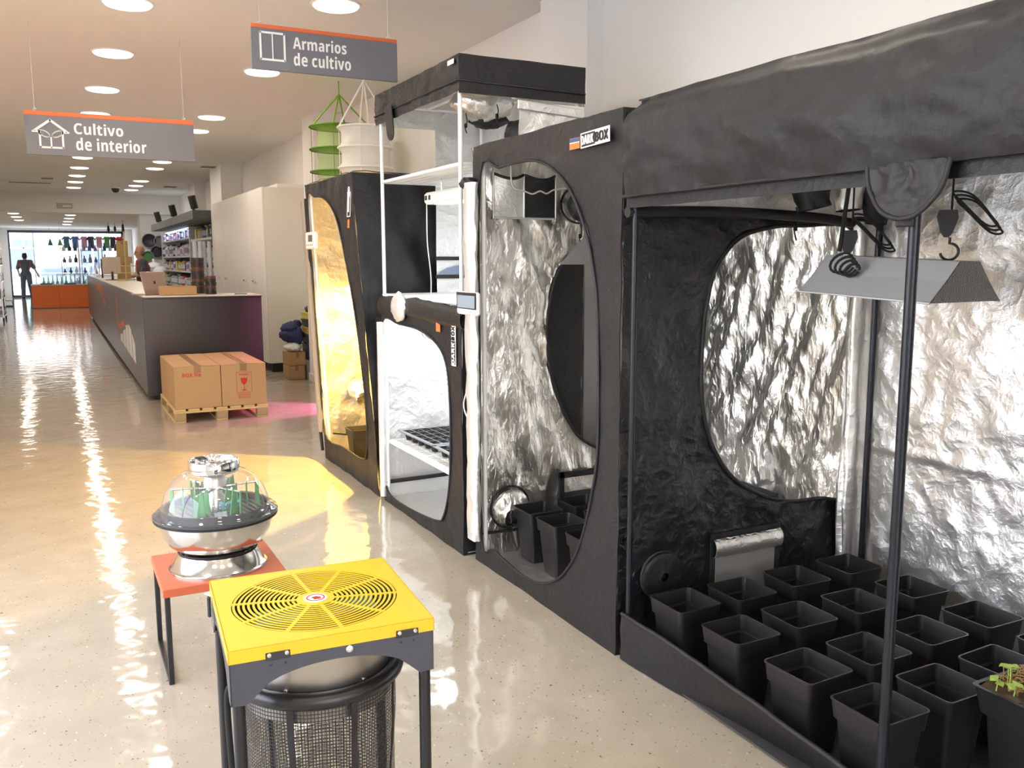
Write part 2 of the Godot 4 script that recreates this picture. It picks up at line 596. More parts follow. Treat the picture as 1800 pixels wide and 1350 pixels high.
func shell() -> void:
	var st := S()
	slab(st, Vector3(-2.2, -0.2, -40.6), Vector3(3.3, 0.0, 5.2))
	struct("floor", st, M.terrazzo)
	st = S()
	slab(st, Vector3(-2.2, 3.1, -24.5), Vector3(3.3, 3.3, 5.2))
	slab(st, Vector3(-2.2, 2.74, -40.6), Vector3(3.3, 3.3, -24.9))
	struct("ceiling", st, M.ceiling_paint)
	st = S() # beam hanging below the ceiling
	slab(st, Vector3(-1.8, 2.62, -24.9), Vector3(3.02, 3.3, -24.5))
	struct("trim_1", st, M.ceiling_paint)
	st = S()
	slab(st, Vector3(3.02, 0, -40.6), Vector3(3.3, 3.3, 5.2))
	struct("wall_right", st, M.wall_paint)
	st = S()
	slab(st, Vector3(-2.2, 0, -40.6), Vector3(-1.8, 3.3, -4.8))
	slab(st, Vector3(-2.2, 0, -0.8), Vector3(-1.8, 3.3, 5.2))
	slab(st, Vector3(-2.2, 2.8, -4.8), Vector3(-1.8, 3.3, -0.8))
	slab(st, Vector3(-2.2, 0, -4.8), Vector3(-1.8, 0.12, -0.8))
	struct("wall_left", st, M.wall_paint)
	var sw := Node3D.new() # shop window on the left, outside the picture
	sw.name = "window_3"
	add_child(sw)
	sw.set_meta("kind", "structure")
	st = S()
	slab(st, Vector3(-1.95, 2.72, -4.8), Vector3(-1.85, 2.8, -0.8))
	slab(st, Vector3(-1.95, 0.12, -4.8), Vector3(-1.85, 0.2, -0.8))
	for k in 3: slab(st, Vector3(-1.95, 0.2, -4.8 + 1.96 * k), Vector3(-1.85, 2.72, -4.72 + 1.96 * k))
	put("frame", st, mat("frame_grey", rgb8(120, 122, 126), 0.4), sw)
	for k in 2:
		st = S()
		slab(st, Vector3(-1.906, 0.2, -4.72 + 1.96 * k), Vector3(-1.894, 2.72, -2.84 + 1.96 * k))
		put("pane", st, M.clear_glass, sw)
	# far wall round the shop window
	st = S()
	slab(st, Vector3(-1.8, 0, -40.6), Vector3(-1.5, 3.3, -40.3))
	slab(st, Vector3(2.66, 0, -40.6), Vector3(3.02, 3.3, -40.3))
	slab(st, Vector3(-1.5, 2.66, -40.6), Vector3(2.66, 3.3, -40.3))
	struct("wall_far", st, M.wall_cool)
	# near wall, behind the camera, with the other shop front
	st = S()
	slab(st, Vector3(-1.8, 0, 4.9), Vector3(-1.4, 3.3, 5.2))
	slab(st, Vector3(2.6, 0, 4.9), Vector3(3.02, 3.3, 5.2))
	slab(st, Vector3(-1.4, 2.85, 4.9), Vector3(2.6, 3.3, 5.2))
	slab(st, Vector3(-1.4, 0, 4.9), Vector3(2.6, 0.25, 5.2))
	struct("wall_near", st, M.wall_cool)
	# windows
	for w in [[-40.45, 0.05, 2.66, -1.5, 2.66], [5.05, 0.25, 2.85, -1.4, 2.6]]:
		var root := Node3D.new()
		root.name = "window_1" if w[0] < 0 else "window_2"
		add_child(root)
		root.set_meta("kind", "structure")
		st = S()
		var zc: float = w[0]
		slab(st, Vector3(w[3], w[2] - 0.10, zc - 0.05), Vector3(w[4], w[2], zc + 0.05))
		slab(st, Vector3(w[3], w[1] - 0.05, zc - 0.05), Vector3(w[4], w[1] + 0.05, zc + 0.05))
		for x in [w[3] + 0.03, w[4] - 0.03]: slab(st, Vector3(x - 0.03, w[1], zc - 0.05), Vector3(x + 0.03, w[2], zc + 0.05))
		put("frame", st, mat("frame_blue", rgb8(70, 78, 92), 0.5), root)
		var xs := [w[3] + 0.06, -0.62, 1.0, w[4] - 0.06]
		for k in 3:
			if k > 0:
				st = S()
				slab(st, Vector3(xs[k] - 0.02, w[1] + 0.05, zc - 0.03), Vector3(xs[k] + 0.02, w[2] - 0.1, zc + 0.03))
				put("mullion", st, M.white_pole, root)
			st = S()
			slab(st, Vector3(xs[k] + 0.02, w[1] + 0.05, zc - 0.006), Vector3(xs[k + 1] - 0.02, w[2] - 0.1, zc + 0.006))
			put("pane", st, M.clear_glass, root)
	# pillars along the right wall
	var n := 2
	for p in [[2.9, -5.22, -4.65], [2.7, -10.6, -10.1], [2.66, -17.2, -16.05], [2.8, -21.2, -20.2]]:
		st = S()
		slab(st, Vector3(p[0], 0, p[1]), Vector3(3.05, 3.1, p[2]))
		struct("trim_%d" % n, st, M.wall_paint)
		n += 1
	st = S()
	slab(st, Vector3(2.688, 0, -10.612), Vector3(3.02, 0.1, -10.088), 0.004)
	struct("baseboard_right", st, M.trim_white)
	st = S()
	slab(st, Vector3(3.012, 2.1, -3.62), Vector3(3.022, 2.23, -3.5), 0.003)
	tag(put("wall_plate", st, M.trim_white), "small pale square cover plate on the white wall above the large black tents", "cover plate")
	# outside: street and the building across it
	st = S()
	slab(st, Vector3(-40, -0.3, -90), Vector3(40, -0.16, -40.6))
	slab(st, Vector3(-40, -0.3, 5.2), Vector3(40, -0.16, 60))
	slab(st, Vector3(-40, -0.3, -40.6), Vector3(-2.2, -0.16, 5.2))
	struct("trim_9", st, M.street)

func ceiling_lamp(x: float, y: float, z: float, r: float, label: String, lit := true) -> void:
	var t := thing("ceiling_light", label, "ceiling light", Vector3(x, y, z), 0, "round ceiling downlights")
	var st := S()
	lathe(st, [Vector2(r + 0.016, 0.0), Vector2(r + 0.012, -0.007), Vector2(r, -0.008)], 28)
	put("rim", st, M.trim_white, t)
	st = S()
	lathe(st, [Vector2(r, -0.008), Vector2(r * 0.93, -0.02), Vector2(r * 0.6, -0.028), Vector2(0.0001, -0.03)], 28)
	put("lamp_diffuser", st, M.lamp_white, t)
	if lit:
		var a := AreaLight3D.new()
		a.name = "lamp_light"
		a.area_size = Vector2(r * 1.4, r * 1.4)
		a.area_normalize_energy = false
		a.light_color = Color(1.0, 0.95, 0.88)
		a.light_energy = LAMP_E
		a.area_range = 12.0
		a.shadow_enabled = true
		t.add_child(a)
		a.position = Vector3(0, -0.036, 0)
		a.rotation.x = -PI / 2

const LAMP_E := 15.5
const ORD := ["first", "second", "third", "fourth", "fifth", "sixth", "seventh", "eighth", "ninth", "tenth", "eleventh", "twelfth", "thirteenth", "fourteenth", "fifteenth", "sixteenth"]

func ceiling_things() -> void:
	var zl := [-6.45, -8.0, -9.69, -11.3, -12.9, -14.5, -16.07, -17.83, -19.49, -21.03, -22.65]
	for k in zl.size():
		ceiling_lamp(0.54, 3.1, zl[k], 0.15, "round white ceiling downlight, %s nearest in the row above the aisle" % ORD[k])
	var zr := [-5.89, -8.19, -10.98, -12.19, -16.19, -17.4, -20.2, -21.5, -22.8]
	for k in zr.size():
		ceiling_lamp(1.75, 3.1, zr[k], 0.15, "round white ceiling downlight, %s nearest in the row on the tents' side" % ORD[k])
	var zf := [-26.2, -28.2, -30.4, -32.8, -35.4]
	for k in zf.size():
		ceiling_lamp(0.54, 2.74, zf[k], 0.14, "small bright round downlight in the lower far ceiling, middle row, %s from the beam" % ORD[k])
	for k in 4:
		ceiling_lamp(-0.85, 2.74, zf[k] + 0.4, 0.14, "small bright round downlight in the lower far ceiling, left row, %s from the beam" % ORD[k])
	# the same rows go on over and behind the camera
	var n := 0
	for z in [-4.6, -2.4, -0.4, 1.6, 3.4]:
		for x in [-0.67, 0.54, 1.75]:
			if x > 1.0 and z < -3.0: continue
			ceiling_lamp(x, 3.1, z, 0.15, "round ceiling downlight outside the picture, %s counted from the tall tent" % (ORD[n] if n < 16 else "last"))
			n += 1
	for k in 4: ceiling_lamp(-0.9, 3.1, -6.4 - 1.7 * k, 0.15, "round ceiling downlight left outside the picture, %s along the left wall" % ORD[k])
	# vents and small ceiling fittings
	var t := thing("air_vent", "long slotted air conditioning vent in the far ceiling near the left edge", "air vent", Vector3(-0.28, 3.1, -21.6))
	var st := S()
	slab(st, Vector3(-0.75, -0.02, -0.3), Vector3(0.75, 0.0, 0.3), 0.006)
	put("frame", st, M.ceiling_paint, t)
	st = S()
	slab(st, Vector3(-0.42, -0.026, 0.06), Vector3(0.36, -0.019, 0.2))
	put("slot", st, mat("vent_dark", rgb8(110, 96, 84), 0.7), t)
	for v in [[0.02, -20.3, 0.26, "small square grille in the far ceiling right of the long vent"], [2.55, -16.6, 0.3, "small square grille in the ceiling above the white cabinets"], [2.45, -21.4, 0.3, "small square grille in the ceiling above the far shelves"]]:
		var g := thing("ceiling_grille", v[3], "grille", Vector3(v[0], 3.1, v[1]))
		st = S()
		slab(st, Vector3(-v[2] / 2, -0.014, -v[2] / 2), Vector3(v[2] / 2, 0, v[2] / 2), 0.004)
		put("frame", st, M.trim_white, g)
		st = S()
		for k in 5: slab(st, Vector3(-v[2] * 0.42, -0.022, -v[2] * 0.4 + k * v[2] * 0.18), Vector3(v[2] * 0.42, -0.013, -v[2] * 0.4 + k * v[2] * 0.18 + v[2] * 0.12))
		put("slats", st, mat("vent_grey", rgb8(132, 124, 114), 0.7), g)
	t = thing("security_camera", "black dome security camera on the ceiling between the two rows of downlights", "security camera", Vector3(1.35, 3.1, -21.8))
	st = S()
	lathe(st, [Vector2(0.1, 0), Vector2(0.1, -0.04), Vector2(0.085, -0.06)], 18)
	put("mount", st, M.white_plastic, t)
	st = S()
	lathe(st, [Vector2(0.085, -0.055), Vector2(0.075, -0.11), Vector2(0.045, -0.145), Vector2(0.001, -0.155)], 18)
	put("dome", st, M.black_plastic, t)
	t = thing("emergency_light", "pale rectangular emergency light on the beam above the far part of the shop", "emergency light", Vector3(0.36, 2.78, -24.5))
	st = S()
	slab(st, Vector3(-0.17, -0.06, 0), Vector3(0.17, 0.06, 0.05), 0.01)
	put("housing", st, mat("emergency_grey", rgb8(196, 178, 158), 0.6), t)
	st = S()
	slab(st, Vector3(-0.05, -0.03, 0.05), Vector3(0.14, 0.02, 0.056), 0.002)
	put("diffuser", st, M.white_plastic, t)

func hang_sign(label: String, x: float, y: float, z: float, w: float, h: float, stripe: float) -> Node3D:
	var t := thing("hanging_sign", label, "sign", Vector3(x, y, z))
	var st := S()
	slab(st, Vector3(0, -h, -0.012), Vector3(w, -stripe, 0.012), 0.002)
	put("board", st, M.sign_grey, t)
	st = S()
	slab(st, Vector3(0, -stripe, -0.012), Vector3(w, 0, 0.012), 0.002)
	put("orange_edge", st, M.sign_orange, t)
	for fx in [0.06, 0.94]:
		st = S()
		tube(st, [Vector3(w * fx, 0, 0), Vector3(w * fx, 3.1 - y, 0)], 0.0022, 6)
		put("wire", st, M.cable_white, t)
		st = S()
		tube(st, arc(Vector3(w * fx, 0.012, 0), Vector3.RIGHT, Vector3.UP, 0.01, 0, TAU * 0.95, 12), 0.002, 6)
		put("eyelet", st, M.chrome, t)
	return t

func line(st: SurfaceTool, pts: Array, wd: float, dep: float, z: float) -> void:
	for k in pts.size() - 1:
		var a: Vector2 = pts[k]
		var b: Vector2 = pts[k + 1]
		var d := (b - a).normalized()
		var X := Vector3(d.x, d.y, 0)
		bx(st, Vector3((a.x + b.x) / 2, (a.y + b.y) / 2, z + dep / 2), Vector3(a.distance_to(b) + wd * 0.6, wd, dep), 0.0, Basis(X, Vector3(-d.y, d.x, 0), Vector3(0, 0, 1)))

func signs() -> void:
	# sign over the tents
	var w := 0.885
	var h := 0.252
	var t := hang_sign("grey hanging sign with orange top edge reading Armarios de cultivo", 1.096, 2.8, -5.4, w, h, 0.022)
	var st := S()
	line(st, [Vector2(0.052, -0.045), Vector2(0.052, -0.195), Vector2(0.19, -0.195), Vector2(0.19, -0.045), Vector2(0.052, -0.045)], 0.011, 0.004, 0.012)
	line(st, [Vector2(0.121, -0.05), Vector2(0.121, -0.19)], 0.006, 0.004, 0.012)
	put("wardrobe_icon", st, M.print_white, t)
	lettering("Armarios", 0.322, 0.071, Transform3D(Basis.IDENTITY, Vector3(0.24, -0.122, 0.011)), M.print_white, t)
	lettering("de cultivo", 0.345, 0.074, Transform3D(Basis.IDENTITY, Vector3(0.242, -0.214, 0.011)), M.print_white, t)
	# sign over the aisle
	w = 1.13
	h = 0.303
	t = hang_sign("grey hanging sign with orange top edge reading Cultivo de interior", -0.11, 2.5, -7.26, w, h, 0.03)
	st = S()
	line(st, [Vector2(0.06, -0.135), Vector2(0.16, -0.06), Vector2(0.26, -0.135)], 0.016, 0.004, 0.012)
	line(st, [Vector2(0.045, -0.142), Vector2(0.09, -0.142), Vector2(0.09, -0.25), Vector2(0.235, -0.25), Vector2(0.235, -0.142), Vector2(0.275, -0.142)], 0.013, 0.004, 0.012)
	line(st, [Vector2(0.16, -0.25), Vector2(0.16, -0.18)], 0.01, 0.004, 0.012)
	for s in [-1.0, 1.0]:
		var pts := []
		for k in 15:
			var a := PI * k / 7.0
			pts.append(Vector2(0.16 + s * (0.042 + 0.034 * cos(a)), -0.155 + 0.02 * sin(a) + 0.012 * cos(a) * 1.0))
		line(st, pts, 0.008, 0.004, 0.012)
	put("house_plant_icon", st, M.print_white, t)
	lettering("Cultivo", 0.325, 0.082, Transform3D(Basis.IDENTITY, Vector3(0.31, -0.148, 0.011)), M.print_white, t)
	lettering("de interior", 0.47, 0.09, Transform3D(Basis.IDENTITY, Vector3(0.318, -0.26, 0.011)), M.print_white, t)
	# edge of a third sign at the left edge of the picture, further back
	t = hang_sign("dark brownish hanging sign far back, cut by the left edge of the picture", -2.0 + 0.2, 2.66, -22.6, 0.62, 0.24, 0.03)

# ---------------- cloth walls ----------------
func wrink(amp: float, seed_: float, k := 2.2, crease := 0.5, stretch := 1.0) -> Callable:
	return func(s: float, t: float) -> float:
		return amp * (nz.get_noise_3d(s * k, t * k * stretch, seed_ * 7.3) * 1.2 + crease * (nr.get_noise_3d(s * k * 1.7 + t * 0.6, t * k * 1.3 * stretch - s * 0.8, seed_ * 3.1 + 50.0)))

func wallx(called: String, p: Node, x: float, z0: float, z1: float, y0: float, y1: float, out: float, mo: Material, mi: Material, f: Callable, hole := [], nu := 40, nv := 50) -> MeshInstance3D:
	var w := absf(z1 - z0)
	var h := y1 - y0
	var O := Vector3(x, y0, z0)
	var U := Vector3(0, 0, signf(z1 - z0))
	var G: Array
	if hole.is_empty(): G = rect(O, U, Vector3.UP, w, h, nu, nv, Vector3(out, 0, 0), f)
	else: G = holed(O, U, Vector3.UP, w, h, hole, 30, 14, Vector3(out, 0, 0), f)
	return cloth(called, G, Vector3(out, 0, 0), mo, mi, p, 0.004, not hole.is_empty())

func wallz(called: String, p: Node, z: float, x0: float, x1: float, y0: float, y1: float, out: float, mo: Material, mi: Material, f: Callable, hole := [], nu := 40, nv := 50) -> MeshInstance3D:
	var O := Vector3(x0, y0, z)
	var G: Array
	if hole.is_empty(): G = rect(O, Vector3.RIGHT, Vector3.UP, x1 - x0, y1 - y0, nu, nv, Vector3(0, 0, out), f)
	else: G = holed(O, Vector3.RIGHT, Vector3.UP, x1 - x0, y1 - y0, hole, 30, 14, Vector3(0, 0, out), f)
	return cloth(called, G, Vector3(0, 0, out), mo, mi, p, 0.004, not hole.is_empty())

func flaty(called: String, p: Node, y: float, x0: float, x1: float, z0: float, z1: float, mo: Material, mi: Material, f: Callable) -> MeshInstance3D:
	var G := rect(Vector3(x0, y, z0), Vector3.RIGHT, Vector3(0, 0, -1), x1 - x0, z0 - z1, 16, 16, Vector3.UP, f)
	return cloth(called, G, Vector3.UP, mo, mi, p, 0.004)

func loopx(x: float, z0: float, y0: float, dir: float, hole: Array) -> Array:
	var out := []
	for q in hole: out.append(Vector3(x, y0 + q.y, z0 + dir * q.x))
	return out

func loopz(z: float, x0: float, y0: float, hole: Array) -> Array:
	var out := []
	for q in hole: out.append(Vector3(x0 + q.x, y0 + q.y, z))
	return out

func pipe(called: String, p: Node, pts: Array, r: float, m: Material, closed := true) -> MeshInstance3D:
	var st := S()
	tube(st, pts, r, 7, closed)
	return put(called, st, m, p)

func pole(called: String, p: Node, a: Vector3, b: Vector3, r: float, m: Material) -> MeshInstance3D:
	var st := S()
	tube(st, [a, b], r, 12)
	return put(called, st, m, p)

# ring-shaped sleeve of tied cloth sticking out of a wall
func sleeve(called: String, p: Node, at: Vector3, dir: Vector3, r: float, ln: float, m: Material, m_in: Material, sd: float, droop := 0.0, mouth := 0.35) -> MeshInstance3D:
	var X := dir.cross(Vector3.UP).normalized()
	var Y := X.cross(dir).normalized()
	var G := []
	for i in 28:
		var row := []
		for j in 9:
			var v := j / 8.0
			var rr := r * lerpf(1.0, mouth, smoothstep(0.3, 1.0, v)) * (1.0 + 0.22 * v * nr.get_noise_3d(cos(TAU * i / 28) * 2.0, sin(TAU * i / 28) * 2.0, sd + v * 2.0))
			var a := TAU * i / 28
			row.append(at + X * cos(a) * rr + Y * sin(a) * rr + dir * ln * v - Vector3.UP * droop * v * v)
		G.append(row)
	var k := 14
	return cloth(called, G, (G[k][4] - at - dir * ln * 0.5).normalized(), m, m_in, p, 0.003, true)

func toggle(called: String, p: Node, a: Vector3, ln: float) -> MeshInstance3D:
	var st := S()
	tube(st, smooth_loop([a, a + Vector3(0.006, -ln * 0.4, 0.004), a + Vector3(-0.004, -ln * 0.7, 0), a + Vector3(0.004, -ln, 0.003)], 4, false), 0.0028, 6)
	bx(st, a + Vector3(0, -ln * 0.62, 0), Vector3(0.014, 0.022, 0.014), 0.003)
	return put(called, st, M.rope, p)

# ---------------- the amber lit tent ----------------
func amber_tent() -> void:
	var t := thing("grow_tent", "tall narrow black grow tent glowing amber inside, furthest of the open tents", "grow tent", Vector3(1.72, 0, -6.3))
	var o := Vector3(1.72, 0, -6.3)
	var H := 1.97
	# front: s from the near corner towards the far one, leaning out at the top
	var front := func(s: float, y: float) -> Vector3:
		var v := y / H
		var zn := lerpf(-5.1, -5.2, v)
		var zf := lerpf(-6.34, -6.27, v)
		return Vector3(lerpf(1.715, 1.61, v), y, lerpf(zn, zf, s / 1.2)) - o
	var hole := smooth_loop([Vector2(0.13, 0.5), Vector2(0.15, 0.95), Vector2(0.25, 1.36), Vector2(0.38, 1.66), Vector2(0.52, 1.79), Vector2(0.72, 1.86), Vector2(0.95, 1.88), Vector2(1.165, 1.875), Vector2(1.175, 1.3), Vector2(1.172, 0.7), Vector2(1.165, 0.19), Vector2(0.7, 0.175), Vector2(0.32, 0.175), Vector2(0.2, 0.24)], 5)
	var f := wrink(0.012, 1.0, 3.0)
	var G := holed(Vector3.ZERO, Vector3.RIGHT, Vector3.UP, 1.2, H, hole, 30, 10, Vector3.BACK, f)
	for i in G.size():
		for j in G[i].size():
			var q: Vector3 = G[i][j]
			G[i][j] = front.call(q.x, q.y) + Vector3(-q.z, 0, 0)
	cloth("front_panel", G, Vector3.LEFT, M.black_cloth, M.foil_soft, t, 0.004, true)
	var lp := []
	for q in hole: lp.append(front.call(q.x, q.y) + Vector3(-0.004, 0, 0))
	pipe("zip", t, lp, 0.007, M.black_tape)
	# other walls (bilinear between leaning front edge and straight back edge)
	for e in [[0.0, "side_panel", 1.0], [1.2, "side_panel", -1.0]]:
		var W := []
		var fw := wrink(0.02, 4.0 + e[0], 2.6, 0.35)
		for i in 41:
			var row := []
			for j in 51:
				var y := H * j / 50.0
				var a: Vector3 = front.call(e[0], y)
				var b := Vector3(2.82, y, a.z + o.z) - o
				var fold := 0.0
				if e[0] == 0.0: fold = 0.022 * sin((i / 40.0 * 1.1 + y * 0.55) * 19.0) * smoothstep(0.0, 0.15, i / 40.0) * smoothstep(1.97, 1.3, y)
				row.append(a.lerp(b, i / 40.0) + Vector3(0, 0, e[2] * (float(fw.call(i / 40.0 * 1.1, y)) + fold)))
			W.append(row)
		cloth(e[1], W, Vector3(0, 0, e[2]), M.black_cloth, M.foil_soft, t)
	wallx("back_panel", t, 1.1, 1.15, 0.0, 0.0, H, 1.0, M.black_cloth, M.foil_soft, wrink(0.015, 9.0))
	flaty("roof", t, H, -0.11, 1.1, 1.13, -0.0, M.black_cloth, M.foil_soft, wrink(0.012, 3.0))
	flaty("floor_tray", t, 0.012, 0.01, 1.09, 1.15, 0.0, M.black_tape, M.black_tape, wrink(0.002, 3.0))
	for c in [[-0.085, 0.055, -0.02], [-0.09, 1.06, 1.12]]:
		pole("corner_pole", t, Vector3(0.02, 0.01, c[1] if c[1] > 0.5 else 0.0), Vector3(c[0], H - 0.02, c[1]), 0.01, M.white_pole)
	# rolled door at the far edge of the opening
	G = []
	for i in 15:
		var row := []
		for j in 31:
			var y := lerpf(0.2, 1.86, j / 30.0)
			var c: Vector3 = front.call(1.19, y) + Vector3(-0.012, 0, -0.03)
			var a := TAU * i / 15
			var r := 0.026 + 0.006 * nz.get_noise_2d(y * 6.0, i)
			row.append(c + Vector3(cos(a) * r, 0, sin(a) * r))
		G.append(row)
	cloth("rolled_door", G, Vector3(cos(TAU * 7 / 15), 0, sin(TAU * 7 / 15)), mat("liner_tan", rgb8(150, 138, 122), 0.5), M.liner_tan, t, 0.003, true)
	var st := S()
	tube(st, [front.call(1.2, 0.05) + Vector3(-0.01, 0, -0.05), front.call(1.2, 0.3) + Vector3(-0.02, 0, -0.045), front.call(1.2, 1.2) + Vector3(-0.012, 0, -0.01), front.call(1.2, 1.88) + Vector3(-0.01, 0, 0.01)], 0.012, 8)
	put("door_strap", st, M.black_tape, t)
	# badge on the top right of the front
	var bp: Vector3 = front.call(0.085, 1.72)
	var bt := frame_to(bp + Vector3(-0.012, 0, -0.045), Vector3(0, 0, 1), Vector3(0.053, 1, 0))
	st = S()
	bx(st, bt * Vector3(0.035, 0.09, 0), Vector3(0.07, 0.2, 0.002), 0.0, bt.basis)
	var bd := put("badge", st, M.black_tape, t)
	st = S()
	for q in [[0.035, 0.186, 0.066, 0.006], [0.035, -0.006, 0.066, 0.006], [0.004, 0.09, 0.006, 0.19], [0.066, 0.09, 0.006, 0.19]]:
		bx(st, bt * Vector3(q[0], q[1], 0.002), Vector3(q[2], q[3], 0.002), 0.0, bt.basis)
	tube(st, [bt * Vector3(0.035, 0.02, 0.003), bt * Vector3(0.035, 0.1, 0.003)], 0.006, 6)
	tube(st, [bt * Vector3(0.035, 0.1, 0.003), bt * Vector3(0.018, 0.14, 0.003)], 0.006, 6)
	tube(st, [bt * Vector3(0.035, 0.1, 0.003), bt * Vector3(0.054, 0.14, 0.003)], 0.006, 6)
	tube(st, arc(bt * Vector3(0.035, 0.155, 0.003), bt.basis.x, bt.basis.y, 0.014, 0, TAU, 12), 0.004, 6)
	put("badge_print", st, M.print_white, bd)
	st = S()
	bx(st, bt * Vector3(0.04, -0.05, 0.003), Vector3(0.035, 0.05, 0.002), 0.0, bt.basis)
	put("hang_tag", st, M.print_orange, t)
	# sleeve low on the far inner wall, gathered strip of cloth on the sill
	sleeve("duct_sleeve", t, Vector3(0.24, 0.52, 0.02), Vector3(0.05, -0.35, 1).normalized(), 0.085, 0.10, M.foil, M.black_tape, 3.0, 0.04, 0.55)
	pipe("tray_edge", t, smooth_loop([Vector3(0.03, 0.2, 0.04), Vector3(0.3, 0.16, 0.03), Vector3(0.8, 0.15, 0.02), Vector3(1.08, 0.15, 0.02)], 6, false), 0.012, M.black_tape, false)
	# the lamp inside, hidden from here by the front
	var lt := thing("grow_lamp", "bright amber grow lamp hanging inside the tall amber tent", "grow lamp", Vector3(2.25, 1.3, -5.75))
	st = S()
	lathe(st, [Vector2(0.001, -0.07), Vector2(0.03, -0.06), Vector2(0.045, -0.02), Vector2(0.04, 0.03), Vector2(0.02, 0.06), Vector2(0.02, 0.075)], 16)
	put("bulb", st, M.lamp_amber, lt)
	st = S()
	lathe(st, [Vector2(0.022, 0.075), Vector2(0.025, 0.15), Vector2(0.008, 0.155)], 14)
	put("socket", st, M.white_plastic, lt)
	st = S()
	lathe(st, [Vector2(0.028, 0.1), Vector2(0.08, 0.085), Vector2(0.17, 0.02), Vector2(0.2, -0.03)], 28)
	lathe(st, [Vector2(0.198, -0.03), Vector2(0.168, 0.017), Vector2(0.079, 0.082), Vector2(0.028, 0.097)], 28, Transform3D.IDENTITY, true)
	put("reflector", st, M.hood_grey, lt)
	st = S()
	tube(st, [Vector3(0, 0.15, 0), Vector3(0, 0.67, 0)], 0.004, 6)
	put("cable", st, M.rope, lt)
	var l := OmniLight3D.new()
	l.name = "lamp_light"
	l.light_color = Color(1.0, 0.78, 0.34)
	l.light_energy = AMBER_E
	l.light_size = 0.035
	l.omni_range = 12.0
	l.omni_attenuation = 2.0
	l.shadow_enabled = true
	lt.add_child(l)
	# controller hanging on the pole
	var c := thing("climate_controller", "small white controller with dark display hanging at the amber tent's far edge", "controller", Vector3(1.585, 1.53, -6.05))
	st = S()
	bx(st, Vector3(0, 0.055, 0), Vector3(0.03, 0.115, 0.24), 0.008)
	put("case", st, M.white_plastic, c)
	st = S()
	bx(st, Vector3(-0.015, 0.07, 0.01), Vector3(0.004, 0.045, 0.10), 0.001)
	put("display", st, mat("lcd_dark", rgb8(92, 90, 84), 0.3), c)
	st = S()
	for k in 4: bx(st, Vector3(-0.015, 0.025, -0.08 + k * 0.045), Vector3(0.004, 0.01, 0.02), 0.001)
	put("buttons", st, mat("btn_grey", rgb8(150, 146, 138), 0.4), c)
	# two dark pots inside
	pot(Vector3(1.86, 0.03, -5.94), "dark square pot standing inside the amber tent, the nearer of two", "pots in the amber tent")
	pot(Vector3(2.12, 0.03, -6.08), "dark square pot standing inside the amber tent, the further of two", "pots in the amber tent")

const AMBER_E := 8.5

# ---------------- square pots ----------------
func sqring(h: float, r: float, y: float, n := 3) -> Array:
	var out := []
	for c in [[1, 1, 0.0], [-1, 1, PI / 2], [-1, -1, PI], [1, -1, PI * 1.5]]:
		for k in n + 1:
			var a: float = c[2] + PI / 2 * k / n
			out.append(Vector3(c[0] * (h - r) + cos(a) * r, y, c[1] * (h - r) + sin(a) * r))
	return out

func loft(st: SurfaceTool, A: Array, B: Array, inward := false) -> void:
	var G := []
	for k in A.size(): G.append([A[k], B[k]])
	var m := A.size() / 2
	var p: Vector3 = (A[m] + B[m]) * 0.5
	var c := Vector3.ZERO
	for q in A: c += q
	for q in B: c += q
	c /= A.size() * 2.0
	var out := Vector3(p.x - c.x, 0, p.z - c.z)
	if absf(A[0].y - B[0].y) < 1e-5: out = Vector3.UP
	skin(st, G, -out if inward else out, 0.0, false, true)

var pot0: Node3D
func pot(at: Vector3, label: String, group: String, turn := 0.0, sc := 1.0) -> Node3D:
	if pot0 != null:
		var c := dup(pot0, at, turn, label)
		c.set_meta("group", group)
		return c
	var t := thing("plant_pot", label, "plant pot", at, turn, group)
	var st := S()
	loft(st, sqring(0.062, 0.012, 0.0), sqring(0.079, 0.014, 0.195))
	loft(st, sqring(0.074, 0.012, 0.197), sqring(0.058, 0.01, 0.012), true)
	for y in [0.0, 0.012]:
		var R := sqring(0.062 if y == 0.0 else 0.058, 0.012, y)
		for k in range(1, R.size() - 1): tri(st, R[0], R[k], R[k + 1], Vector3.DOWN if y == 0.0 else Vector3.UP)
	put("body", st, M.pot_plastic, t)
	st = S()
	loft(st, sqring(0.079, 0.014, 0.195), sqring(0.086, 0.016, 0.195))
	loft(st, sqring(0.086, 0.016, 0.195), sqring(0.091, 0.017, 0.244))
	loft(st, sqring(0.091, 0.017, 0.244), sqring(0.0935, 0.018, 0.246))
	loft(st, sqring(0.0935, 0.018, 0.246), sqring(0.0935, 0.018, 0.25))
	loft(st, sqring(0.0935, 0.018, 0.25), sqring(0.0885, 0.015, 0.25))
	loft(st, sqring(0.0885, 0.015, 0.25), sqring(0.083, 0.014, 0.20), true)
	loft(st, sqring(0.083, 0.014, 0.20), sqring(0.074, 0.012, 0.197))
	put("rim", st, M.pot_plastic, t)
	pot0 = t
	return t

